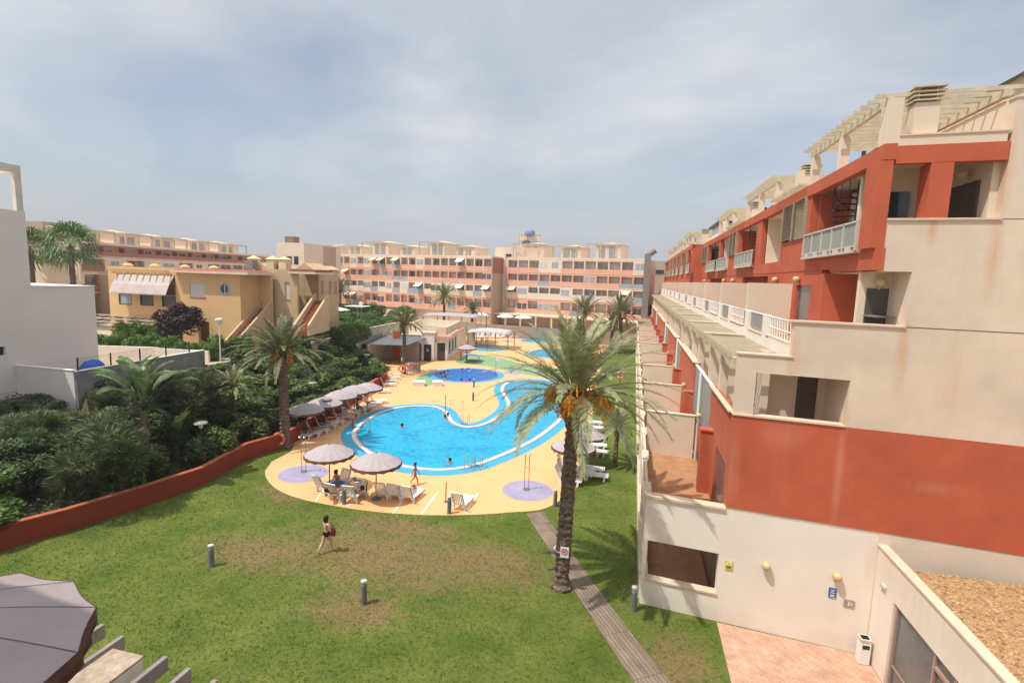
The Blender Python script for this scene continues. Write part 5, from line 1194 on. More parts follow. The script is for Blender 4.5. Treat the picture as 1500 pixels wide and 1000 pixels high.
# ---- sandy house behind, with its own stair
Y1 = YD + 0.4; g_ = lambda px, py, Y=Y1: atY(px, py, Y)
sx0, sx1, sx2 = g_(380, 420).x, g_(433, 420).x, g_(444, 420).x
sh2 = thing('sandy_house', 'sandy beige flat-roofed houses with outside stair behind the yellow house', 'house', (-44, 56, GZ)); zt2 = g_(400, 394).z
mb = MB(); d1_ = (g_(389,420).x, g_(395,420).x, g_(392,437).z, g_(392,414).z); d2_ = (g_(417,420).x, g_(424,420).x, g_(420,438).z, g_(420,413).z); d3_ = (g_(430,430).x+0.2, sx1+1.9, g_(436,432).z, g_(436,404).z)
face(mb, sx0-0.5, sx1+0.2, GZ, zt2, [d1_, d2_], Y1)
Y2 = YD + 3.2; xA, xB = atY(446, 430, Y2).x, atY(467, 430, Y2).x; YB = atX(496, 430, xB).y
w3 = [(atX(px_-2.2,420,xB).y, atX(px_+2.2,420,xB).y, atX(px_,430,xB).z, atX(px_,412,xB).z) for px_ in (471.5, 483, 491)]
face(mb, xA, xB, GZ, zt2+.1, [], Y2)
face2 = MB(lambda v: Vector((xB-.3+v.y, v.x, v.z))); face(face2, Y2+.3, YB, GZ, zt2+.1, w3, 0, .3); mb.v += face2.v and []; mb.box(xA-3.5, xA-0.02, Y2, Y2+.3, GZ, zt2+.1); mb.box(sx0, xB-.3, YB-.3, YB, GZ, zt2-.1); mb.box(sx0-.5, xB-.31, Y2+.31, YB-.31, zt2-.35, zt2-.25); face2.build('side_wall', M['tan'], sh2)
mb.build('wall', M['tan'], sh2)
for (a, b_, c, d) in w3:
    mb = MB(); mb.box(xB-.17, xB-.12, a, b_, c, d); w_ = mb.build('window', M['brownside'], sh2); mb = MB(); mb.box(xB-.1, xB+.06, a-.08, b_+.08, c-.08, c); mb.build('sill', M['tan'], w_)
for (a, b_, c, d), Y in [(d1_,Y1),(d2_,Y1)]:
    mb = MB(); mb.box(a, b_, Y+.12, Y+.17, c, d); w_ = mb.build('window', M['shutterw'] if Y == Y1 else M['brownside'], sh2); mb = MB(); mb.box(a-.08, b_+.08, Y-.06, Y+.1, c-.08, c); mb.build('sill', M['brownside'], w_)
mb = MB(); mb.box(sx1-0.6, sx1+2.6, Y1-0.4, Y1+3, g_(440,401).z, g_(440,398).z); mb.build('porch_roof', M['cream'], sh2); mb = MB(); mb.box(sx1-.5, sx1+2.5, Y1-.3, Y1+2.9, g_(440,398).z, g_(440,396).z+.1); mb.build('porch_tiles', M['tile'], sh2)
def gable(q, w, h, Y):
    mb = MB(); mb.add([(q.x-w,Y,q.z),(q.x+w,Y,q.z),(q.x,Y,q.z+h),(q.x-w,Y+3,q.z),(q.x+w,Y+3,q.z),(q.x,Y+3,q.z+h)], [(0,1,2),(5,4,3),(0,2,5,3),(2,1,4,5),(0,3,4,1)]); mb.build('gable', M['tan'], sh2)
gable(g_(372, 394), 1.1, 0.7, Y1+1); gable(g_(433, 394), 1.1, 0.7, Y1+1.5); gable(atY(458,394,Y2), 0.9, .4, Y2+1)
stair('outside_stair', 'tiled outside stair of the sandy house, right of the yellow house', (g_(441,478,Y1-4).x, Y1-4.0), (g_(459,442).x, Y1+1.5), g_(441,478,Y1-4).z-0.6, g_(459,441).z, 1.15, 14, M['tan'])
# air conditioners on the roofs
for px_, Y in [(396, Y1+.8), (413, Y1+1.2)]:
    q = atY(px_, 391, Y); t = thing('air_conditioner', 'white roof air conditioner with a round fan, on the sandy house' if px_ == 396 else 'dark boxy roof unit on the sandy house', 'air conditioner', (q.x, Y, zt2-.25)); mb = MB(); mb.box(q.x-.45, q.x+.45, Y-.2, Y+.2, zt2-.25, zt2+.6); mb.build('casing', M['white'] if px_ == 396 else M['beam'], t)
    mb = MB(); mb.tube((q.x-.1, Y-.22, zt2+.18), (q.x-.1, Y-.205, zt2+.18), 0.28, n=16); mb.build('fan', M['dark'], t)
# light garden wall and hedges between the sandy house and the bar
wallrun([(-32.3, 47.5), (-32.2, 50), (-34.0, 59.8), (-34.6, 73)], 1.0, 0.25, 'garden_wall', M['paleconc'], 'pale garden wall running toward the pool bar above the bank', 'wall', M['coping'], GZ)
hedge((-33.6, 50.5), (-35.3, 60), 2.0, 1.6, 'long hedge behind the pale garden wall, nearest part')
hedge((-35.4, 61), (-36, 73), 2.1, 1.6, 'long hedge behind the pale garden wall, far part')
hedge((-37.0, 55), (-37.6, 62), 2.2, 2.2, 'broad bright hedge in front of the sandy house')
hedge((-38.5, 64), (-38.8, 72), 2.6, 2.4, 'bushy hedge left of the globe street lamp')
hedge((-36, 75), (-41, 90), 2.6, 2.2, 'far hedge toward the salmon apartment block')
hedge((-47, 74), (-42, 80), 3.4, 2.2, 'tall dense hedge below the small distant palm')
hedge((-43, 66), (-42, 72), 2.4, 2.2, 'hedge behind the white garden parasols')
hedge((-31.6, 52), (-32.6, 58), 2.4, 2.0, 'bright hedge beside the windowed side wall of the sandy house')
hedge((-33.5, 43), (-33.2, 48), 1.8, 1.6, 'hedge on the bank edge below the stair')
# bungalows left behind the villa
bg_ = thing('yellow_bungalow', 'low yellow bungalows with pale pergolas behind the white villa', 'house', (-88, 64, GZ)); mb = MB(); Yb = 60
b0, b1 = atY(40, 400, Yb).x, atY(158, 400, Yb).x; zb = atY(100, 393, Yb).z
mb.box(b0, b1, Yb+2, Yb+9, GZ, zb); mb.box(atY(118,400,Yb).x, b1, Yb, Yb+2, GZ, atY(140,402,Yb).z); mb.build('wall', M['tan'], bg_)
mb = MB(); zq = atY(80,388,Yb).z
for pa_, pb__ in ((48, 62), (72, 98), (100, 116)):
    a, b_ = atY(pa_,400,Yb-1).x, atY(pb__,400,Yb-1).x; mb.box(a, b_, Yb-1, Yb-.8, zq-.25, zq); mb.box(a, a+.25, Yb-1, Yb-.8, GZ, zq-.25); mb.box(b_-.25, b_, Yb-1, Yb-.8, GZ, zq-.25); mb.box(a, b_, Yb-.8, Yb+2, zq-.1, zq)
mb.build('pergola', M['yellow'], bg_)
for px_ in (56, 84, 106, 130, 147): q = atY(px_, 404, Yb+1.9); mb = MB(); mb.box(q.x-.6, q.x+.6, Yb+(1.93 if px_ < 118 else -.06), Yb+(2.0 if px_ < 118 else .0), q.z-.5, q.z+.5); mb.build('window', M['brownside'] if px_ > 118 else M['glasspane'], bg_)
hedge((b1-2, Yb-4), (b1+3, Yb-6), 4.0, 2.0, 'tree-high hedge between the bungalows and the yellow house')
# garden parasols, lamps
# ------------------------------------------------------------------ far apartment blocks
def block(name, label, P0, P1, z0, zt, rows, nb_, seed, wallm, bandm, loggia=0.9, depth=10, roofn=None, arcade=False, sidem=None, shade=None):
    """facade from P0 to P1 seen from the front (outward side to the right of P0->P1 reversed). rows: (z_low, z_parapet_top, z_top, band material)"""
    rg = random.Random(seed); t = thing(name, label, 'building', ((P0[0]+P1[0])/2, (P0[1]+P1[1])/2, z0))
    a = Vector((P0[0], P0[1], 0)); b = Vector((P1[0], P1[1], 0)); u = (b-a); L = u.length; u.normalize(); n = Vector((u.y, -u.x, 0))   # outward
    tf = lambda v: a + u*v.x - n*v.y + Vector((0,0,v.z))
    MBt = lambda: MB(tf); w = L/nb_
    mb = MBt(); mb.box(0.01, L-0.01, loggia, depth, z0, rows[-1][2]); mb.build('wall', wallm, t)
    wcount = [0]; wn_ = [None]
    stuff = MBt(); shs = [M['shutterw'], M['glasspane'], M['bluepanel'], M['paleglass'], M['paleglass']]
    for ri, (zl, zp, zh, bm) in enumerate(rows):
        mb = MBt(); mb.box(0, L, 0, loggia, zl-0.15, zl); mb.build('floor_slab', M['cream'], t)
        band = MBt(); pier = MBt(); gl = MBt(); kinds = []
        for i in range(nb_):
            k = rg.random(); kinds.append(k); x0 = i*w; x1 = x0+w
            if k < 0.22:                                   # closed bay
                pier.box(x0, x1, 0.02, loggia, zl, zh)
            else:
                if k > 0.82: gl.box(x0+.05, x1-.05, 0.03, 0.08, zl, zp)
                else: band.box(x0, x1, 0, 0.18, zl, zp)
                pier.box(x0, x0+0.28, 0.02, loggia, zp, zh)
                if zh-zp > 0.6: pier.box(x0+.28, x1, 0.02, 0.3, zh-0.28, zh)
        if band.v: band.each('balcony_parapet', bm, t)
        if pier.v: pier.each('pier', bm if rg.random() < .75 else wallm, t)
        if gl.v: gl.each('panel', M['bluepanel'], t)
        for i, k in enumerate(kinds):
            x0 = i*w; cx = x0+w*rg.uniform(.42,.58); ww = rg.choice([0.7, 0.9, 1.1, 1.25]); wh = min(2.1, zh-zl-0.5); m_ = rg.choice(shs)
            y = -0.0 if k < 0.22 else loggia-0.06
            lo = zl+0.9 if k < 0.22 else zl+0.05
            if wcount[0] < 96:
                mb = MBt(); mb.box(cx-ww, cx+ww, y, y+0.05, lo, min(zh-0.35, zl+wh)); win = mb.build('window', m_, t); wcount[0] += 1
                mb = MBt(); mb.box(cx-0.04, cx+0.04, y-0.03, y, lo, min(zh-0.35, zl+wh)); mb.build('mullion', M['white'], win)
            if k > 0.22 and rg.random() < 0.045:
                mb = MBt(); zz = zh-0.3; mb.add([(x0+.3,0,zz),(x0+w-.2,0,zz),(x0+w-.2,-1.3,zz-.7),(x0+.3,-1.3,zz-.7),(x0+.3,0,zz-.06),(x0+w-.2,0,zz-.06),(x0+w-.2,-1.3,zz-.76),(x0+.3,-1.3,zz-.76)], [(0,1,2,3),(7,6,5,4),(0,3,7,4),(1,5,6,2),(3,2,6,7),(0,4,5,1)]); mb.build('awning', rg.choice([M['umbw'], M['cream'], M['coping']]), t)
    zr = rows[-1][2]
    mb = MBt(); mb.box(0, L, 0, 0.2, zr, zr+0.35) ; mb.box(0, 0.2, 0.2, depth, zr, zr+0.35); mb.box(L-0.2, L, 0.2, depth, zr, zr+.35); mb.build('roof_parapet', wallm, t)
    mb = MBt(); mb.box(0.2, L-0.2, 0.2, loggia, zr-0.12, zr-0.01); mb.build('roof_slab', wallm, t)
    x = 1.0; k = 0
    while x < L-6:
        wd = rg.uniform(5.2, 6.4)
        mb = MBt(); zt_keep = zt; zt = zt_keep - rg.choice([0, .5, .9]); mb.box(x+1.2, x+wd, 3.2, depth-.5, zr, zt-0.3); pc = mb.build('penthouse', wallm, t)
        mb = MBt(); mb.add([(x+.9,2.9,zt-.3),(x+wd+.3,2.9,zt-.3),(x+wd+.3,depth-.3,zt-.3),(x+.9,depth-.3,zt-.3),(x+wd/2+.6,(2.9+depth)/2,zt+0.35)], [(0,1,4),(1,2,4),(2,3,4),(3,0,4),(3,2,1,0)]); mb.build('hipped_roof', M['olive'], pc)
        mb = MBt()
        for q in (x+1.8, x+wd*.62): mb.box(q, q+1.3, 3.14, 3.2, zr+.1, zt-.8)
        mb.each('penthouse_window', M['paleglass'], pc)
        mb = MBt(); y = x
        while y < x+wd: mb.box(y, y+0.1, 0.5, 3.2, zt-.42, zt-.28); y += 0.5
        mb.box(x, x+wd, 0.5, 0.65, zt-.58, zt-.42)
        for q in (x, x+wd*.45, x+wd-.25): mb.box(q, q+.22, 0.5, 0.72, zr, zt-.58)
        mb.build('pergola', M['olive'], t); zt = zt_keep
        x += wd + rg.uniform(1.6, 3.2); k += 1
    return t, tf, L
rowsR = [(5.9, 7.0, 8.6, M['salmon']), (8.9, 10.1, 11.5, M['salmon']), (11.7, 12.6, 14.4, M['pinkbeige']), (14.6, 15.4, 17.3, M['salmon'])]
def zrow(zs, f): return [(a, b, c, m) for a, b, c, m in zs]
KF = 1.08
zk = lambda z: HC+(z-HC)*KF
rowsH = [(4.9, 5.9, 7.7, M['salmon']), (7.9, 9.0, 10.4, M['pinkbeige']), (10.6, 11.4, 12.9, M['salmon']), (13.1, 13.9, 15.6, M['salmon'])]
rowsH = [(zk(a), zk(b), zk(c), m) for a, b, c, m in rowsH]
TR = (-25.2*KF, 102.5*KF); TE = (1.8*KF, 96.5*KF)
blkR, tfR, LR = block('salmon_apartment_block', 'salmon and cream apartment block right of the stair tower, arcade at its foot', TR, TE, zk(2.4), zk(18.9), rowsH, 12, 4, M['pinkbeige'], M['salmon'])
blkL, tfL, LL = block('salmon_apartment_block', 'longer salmon apartment block left of the stair tower, white awnings on its balconies', (-74.5*KF, 109.5*KF), (-27.4*KF, 98.8*KF), zk(2.4), zk(18.9), rowsH, 24, 9, M['pinkbeige'], M['salmon'])
mb = MB(tfL); mb.box(LL, LL+0.25, 0, 6.5, zk(2.4), zk(15.6)); mb.build('side_wall', M['brownside'], blkL); mb = MB(tfL); mb.box(LL+.252, LL+.27, 0.0, 6.5, zk(12.6), zk(15.6)); mb.build('red_patch', M['pinkred'], blkL)  # side wall in darker tan: the shade of this face put into its colour
# arcade
mb = MB(tfR); mb.box(-6, LR+1, -3.2, 0, 4.0, 4.3); mb.build('arcade_roof', M['cream'], blkR)
mb = MB(tfR)
for i in range(10): mb.box(-5.6+i*3.5, -5.3+i*3.5, -3.1, -2.8, 1.5, 4.0)
mb.each('arcade_column', M['cream'], blkR)
mb = MB(tfR); mb.box(-6, LR, 1.0, 1.3, 1.5, 4.0); mb.build('arcade_wall', M['brownside'], blkR); mb = MB(tfR)
for i in range(9): mb.box(-4.9+i*3.5, -2.6+i*3.5, 0.94, 1.0, 1.6, 3.8)
mb.each('shop_window', M['glassdark'], blkR)
# stair tower between the two
tw = thing('stair_tower', 'cream stair tower with a strip of dark glazing between the salmon blocks', 'building', (-27, 106, 2.4)); p0 = atY(743, 400, 111); p1 = atY(768, 400, 111)
zt_ = atY(750, 362, 111).z
mb = MB(); mb.box(p0.x-3.0, p1.x+4.0, 111.6, 120, zk(2.4), zt_); mb.build('wall', M['pinkbeige'], tw)
wg0, wg1 = atY(742, 400, 111.5).x, atY(750, 400, 111.5).x
for i in range(12): z = 6.0+i*0.85; mb = MB(); mb.box(wg0, wg1, 111.5, 111.58, z, z+0.7); mb.build('glazing', M['glassdark'] if i % 3 else M['glasspane'], tw)
q = atY(745, 374, 111.5); mb = MB(); mb.box(q.x-.6, q.x+.6, 111.5, 111.59, q.z-.4, q.z+.3); mb.build('window', M['glassdark'], tw)
# hoarding on the roof
hd = thing('roof_hoarding', 'white lattice roof hoarding with a blue globe emblem on top, above the stair tower', 'sign', (-25, 108, 18)); Yh = 118; a = atY(761, 350, Yh); b_ = atY(791, 350, Yh); zt_ = atY(776, 344, Yh).z; zb = atY(776, 362, Yh).z-1
mb = MB(); n = 8
for i in range(n+1): x = a.x+(b_.x-a.x)*i/n; mb.box(x-.06, x+.06, Yh, Yh+.12, zb, zt_)
for z in (zt_, (zt_+zb)/2+.4): mb.box(a.x-.1, b_.x+.1, Yh-.03, Yh+.15, z-.1, z+.05)
mb.build('frame', M['brownside'], hd); mb = MB()
for i in range(n):
    x = a.x+(b_.x-a.x)*i/n
    mb.box(x+.1, x+(b_.x-a.x)/n-.1, Yh+.02, Yh+.08, zt_-1.2, zt_-.15); mb.box(x+.1, x+(b_.x-a.x)/n-.1, Yh+.02, Yh+.08, zb+.8, zb+1.9)
mb.each('panel', M['pinkbeige'], hd)
q = atY(776, 341, Yh); mb = MB(); mb.lathe([(.001,-.9),(.8,-.75),(1.25,-.2),(1.1,.4),(.55,.8),(.001,.9)], 14, (q.x, Yh, q.z)); mb.build('emblem', mat('blue_emblem', (0.22,0.27,0.45), 0.6), hd)
q = atY(771, 357, Yh-1); t = thing('satellite_dish', 'dark satellite dish against the roof hoarding', 'satellite dish', (q.x, Yh-1, q.z-1)); mb = MB(); mb.tube((q.x,Yh-1,q.z-1.5),(q.x,Yh-1,q.z), .08); mb.tube((q.x,Yh-1.2,q.z+.2),(q.x,Yh-1,q.z), 1.0, .2, 16); mb.build('dish', M['dark'], t)
# dark ventilation duct and beige block right of it
dc = thing('ventilation_duct', 'tall grey metal ventilation duct with a bent top at the end of the salmon block', 'duct', (3.3, 97, 0)); a = atY(949, 372, 104.2); mb = MB(); mb.box(a.x-.55, a.x+.65, 103.8, 105, 0, a.z); mb.tube((a.x+.05,104.4,a.z-.2),(a.x+1.4,104.4,a.z+.75),.6,.55,10); mb.build('duct', M['beam'], dc)
bb = thing('beige_block', 'plain beige block with a dark strip window behind the grey duct', 'building', (8, 125, 0)); a = atY(950, 382, 124); b_ = atY(985, 382, 124); mb = MB(); mb.box(a.x, b_.x+6, 124, 134, 0, a.z); mb.build('wall', M['brownside'], bb); a = atY(958, 395, 124); b_ = atY(972, 401, 124); mb = MB(); mb.box(a.x, b_.x, 123.9, 124, b_.z, a.z); mb.build('window', M['glassdark'], bb)
# left: long block in shade facing the gardens
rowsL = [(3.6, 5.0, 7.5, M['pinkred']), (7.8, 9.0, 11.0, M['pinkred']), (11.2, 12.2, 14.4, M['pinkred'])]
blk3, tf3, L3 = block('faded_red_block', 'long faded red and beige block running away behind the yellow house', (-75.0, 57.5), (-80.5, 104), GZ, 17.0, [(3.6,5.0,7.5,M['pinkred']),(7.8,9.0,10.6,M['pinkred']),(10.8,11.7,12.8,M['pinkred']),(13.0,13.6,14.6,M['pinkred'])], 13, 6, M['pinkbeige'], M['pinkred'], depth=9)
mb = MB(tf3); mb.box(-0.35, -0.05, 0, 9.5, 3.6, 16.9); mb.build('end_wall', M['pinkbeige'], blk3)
mb = MB(tf3); mb.box(-0.5, 2.5, 5, 9.4, 14.6, 17.4); mb.build('roof_room', M['brownside'], blk3)
tb = thing('beige_tower_block', 'plain pinkish beige block with brown rooftop boxes beside the long salmon block', 'building', (-70, 98, GZ)); Yt = 97
a, b_ = atY(405, 355, Yt), atY(445, 355, Yt); mb = MB(); mb.box(a.x, b_.x, Yt, Yt+14, GZ, a.z); mb.build('wall', M['pinkbeige'], tb)
q0, q1 = atY(417, 346, Yt+2), atY(430, 354, Yt+2); mb = MB(); mb.box(q0.x, q1.x, Yt+2, Yt+4, a.z, q0.z); mb.build('rooftop_box', mat('brown_box',(0.25,0.16,0.11),.9), tb)
for px_, py_, w_ in ((422, 381, .9), (434, 381, .5)): q = atY(px_, py_, Yt); mb = MB(); mb.box(q.x-w_, q.x+w_, Yt-.06, Yt, q.z-.9, q.z+.8); mb.build('window', M['glassdark'], tb)
mb = MB(); c_ = atY(475, 360, Yt+9); mb.box(b_.x+.01, c_.x, Yt+7, Yt+12, GZ, a.z-.2); mb.build('side_wing', M['brownside'], tb)
# raised terrace in front of the arcade, fence wall
struct(sheet('upper_terrace', [(-54, 104.2), (2.6, 98.0), (8, 124), (-70, 124)], 1.5, M['coping']))
mb = MB(); mb.prism([(-54, 104.0), (2.6, 97.8), (2.62, 98.0), (-54, 104.2)], 0, 1.51); struct(mb.build('terrace_wall', M['brownside']))
sf = thing('screen_fence', 'beige fabric fence behind the row of white loungers', 'fence', (-20, 91.9, 0)); mb = MB(); a = Vector((-46.0, 102.9)); b_ = Vector((0.8, 97.7))
for i in range(25):
    p = a.lerp(b_, i/24); mb.tube((p.x, p.y-.1, 0), (p.x, p.y-.1, 2.6), 0.05, n=5)
mb.each('post', M['brownside'], sf); mb = MB()
for i in range(24):
    p, q = a.lerp(b_, i/24+.001), a.lerp(b_, (i+1)/24-.001); mb.add([(p.x,p.y-.1,.1),(q.x,q.y-.1,.1),(q.x,q.y-.1,2.45),(p.x,p.y-.1,2.45),(p.x,p.y-.13,.1),(q.x,q.y-.13,.1),(q.x,q.y-.13,2.45),(p.x,p.y-.13,2.45)], [(0,1,2,3),(7,6,5,4),(0,4,5,1),(3,2,6,7),(0,3,7,4),(1,5,6,2)])
mb.each('panel', mat('beige_screen_fabric', (0.36,0.30,0.24), .9, .12, 1), sf)
# ------------------------------------------------------------------ pool bar
bar = thing('pool_bar', 'small white pool bar with terracotta eaves and stepped flat roof', 'building', (-27, 72, 0))
C0 = Vector((-24.9, 68.0, 0)); vv_ = Vector((-.17, .985, 0)).normalized(); uu = Vector((.985, .17, 0)).normalized()
tb_ = lambda v: C0 + uu*v.x + vv_*v.y + Vector((0,0,v.z)); MBb = lambda: MB(tb_)
mb = MBb(); mb.box(-1.7, -0.25, 0, .25, 2.5, 3.3); mb.box(-1.7,-1.45,0,.25,0,2.5); mb.box(-.3,0,0,.25,0,3.3); 
mb.box(-.25, 0, .25, 1.0, 0, 3.3); mb.box(-.25,0,3.0,3.6,0,3.3); mb.box(-.25,0,5.4,6.0,0,3.3); mb.box(-.25,0,7.8,12,0,3.3); mb.box(-.25,0,1.0,3.0,2.7,3.3); mb.box(-.25,0,3.6,5.4,2.7,3.3); mb.box(-.25,0,6,7.8,2.7,3.3); mb.box(-.25,0,1.0,3.0,0,.7); mb.box(-.25,0,3.6,5.4,0,.7); mb.box(-.25,0,6,7.8,0,.7)
mb.box(-3.4, -1.7, -1.0, .6, 0, 3.9); mb.box(-6.9, -3.4, .4, .6, 0, 3.4); mb.box(-6.9,-6.7,.6,12,0,3.4); mb.box(-6.7,-.25,11.8,12,0,3.3); mb.box(-6.9, -.25, .6, 11.8, 3.2, 3.35)
mb.build('wall', M['white'], bar)
mb = MBb(); mb.box(-1.7, .5, -.45, .1, 3.3, 3.55); mb.box(.1, .5, .1, 12.3, 3.3, 3.55); mb.build('eaves', M['salmon'], bar)
mb = MBb(); mb.box(-1.7, -.2, .1, .35, 3.55, 4.9-.2); mb.box(-.35,-.1,.35,11.5,3.55,4.7); mb.box(-6.6,-6.4,2,11.5,3.35,4.7); mb.box(-6.4,-.35,11.3,11.5,3.35,4.7); mb.box(-6.4,-1.7,2,2.2,3.35,4.7); mb.build('roof_parapet', M['cream'], bar)
mb = MBb(); mb.box(-6.9,-3.4,.25,.55,3.36,3.5); mb.box(-3.5,-1.6,-1.1,.7,3.9,4.0); mb.build('coping', M['coping'], bar)
mb = MBb(); mb.box(-1.45, -.3, .3, .36, 0, 2.45); mb.build('door', M['glassdark'], bar); mb = MBb(); mb.box(-3.05, -2.05, -1.05, -1.0, 0, 2.35); d_ = mb.build('door', M['dark'], bar); d_['label'] = 'dark grey door with a small white sign'
mb = MBb(); mb.box(-2.62, -2.45, -1.07, -1.052, 1.4, 1.75); mb.build('door_sign', M['white'], d_)
for y in (1.0, 3.6, 6.0): mb = MBb(); mb.box(-.18, -.12, y, y+2, .7, 2.7) if y != 3.6 else mb.box(-.18,-.12,3.6,5.4,.7,2.7); mb.build('window', M['glassdark'], bar)
mb = MBb(); mb.box(-6.2, -5.0, .3, .4, 2.0, 2.7); mb.build('menu_screen', M['glassdark'], bar)
for x in (-1.55, -4.3): mb = MBb(); mb.tube((x,-.12,2.75),(x,0 if x>-2 else .4,2.75),.12,n=8); mb.build('wall_light', M['beam'], bar)
mb = MBb(); mb.box(-7.25, -6.3, -1.6, -1.3, 0, 4.1); mb.build('red_pillar', M['red'], bar)
an = thing('bar_annexe', 'open beige annexe under a dark grey awning roof left of the pool bar', 'shelter', (-31, 63, 0)); a, b_ = at(545, 536), at(596, 541)
mb = MB(); mb.box(-33.2, -33.0, 60.6, 67, 0, 2.6); mb.box(-33.0, -28.2, 65.5, 65.7, 0, 2.8); mb.build('wall', M['paleconc'], an)
q = [at(528, 503, 3.0), at(598, 510, 3.0), at(622, 500, 3.3), at(560, 496, 3.3)]; mb = MB(); mb.add([(-34.4,61.0,2.55),(-27.9,61.2,2.75),(-27.4,67.4,3.25),(-34.4,67.4,3.05)] + [(-34.4,61.0,2.62),(-27.9,61.2,2.82),(-27.4,67.4,3.32),(-34.4,67.4,3.12)], [(3,2,1,0),(4,5,6,7),(0,1,5,4),(1,2,6,5),(2,3,7,6),(3,0,4,7)]); mb.build('awning_roof', mat('slate_awning', (0.13,0.145,0.15), .85, .15, .8), an)
mb = MB(); mb.tube((-28.1,61.4,0),(-28.1,61.4,2.7),.06); mb.tube((-33.9,61.3,0),(-33.9,61.3,2.5),.06); mb.each('post', M['dark'], an)
# far grey shade roof behind the bar
def shade(px0, px1, py, Y, d, zoff, label, m, z0=0.0, dome=0.5):
    a, b_ = atY(px0, py, Y), atY(px1, py, Y); z = a.z; t = thing('shade_canopy', label, 'canopy', ((a.x+b_.x)/2, Y, z0), 'shade canopies'); mb = MB(); n = 8; vs = []
    for i in range(n+1):
        for j in range(5): vs.append((a.x+(b_.x-a.x)*i/n, Y+d*j/4, z + dome*math.sin(i/n*math.pi)*0.5 + dome*math.sin(j/4*math.pi)))
    mb.add(vs, [(i*5+j, (i+1)*5+j, (i+1)*5+j+1, i*5+j+1) for i in range(n) for j in range(4)]); c = mb.build('canopy', m, t, smooth=True); so = c.modifiers.new('thick', 'SOLIDIFY'); so.thickness = 0.05
    mb = MB()
    for x in (a.x+.2, (a.x+b_.x)/2, b_.x-.2):
        for y in (Y+.1, Y+d-.1): mb.tube((x, y, z0), (x, y, z+.05), .06, n=6)
    mb.each('post', M['dark'], t); return t
shade(618, 698, 462, 84, 7, 0, 'grey-white shade roof behind the pool bar', M['umb'], 0, .3)
shade(684, 746, 487, 82, 5, 0, 'mauve shade roof over the far loungers', mat('grey_canvas', (0.50,0.46,0.47), .9, .1, 1), 0, .5)
t = thing('fabric_screen', 'beige fabric side screen hung below the grey-white shade roof', 'screen', (-38, 84, 0)); a = atY(620, 466, 83.8); b_ = atY(697, 480, 83.8); mb = MB()
for i in range(6): mb.box(a.x+(b_.x-a.x)*i/6+.06, a.x+(b_.x-a.x)*(i+1)/6-.06, 83.75, 83.8, .2, a.z-.2)
mb.each('panel', mat('sand_fabric', (0.44,0.36,0.27), .9, .1, 1), t)
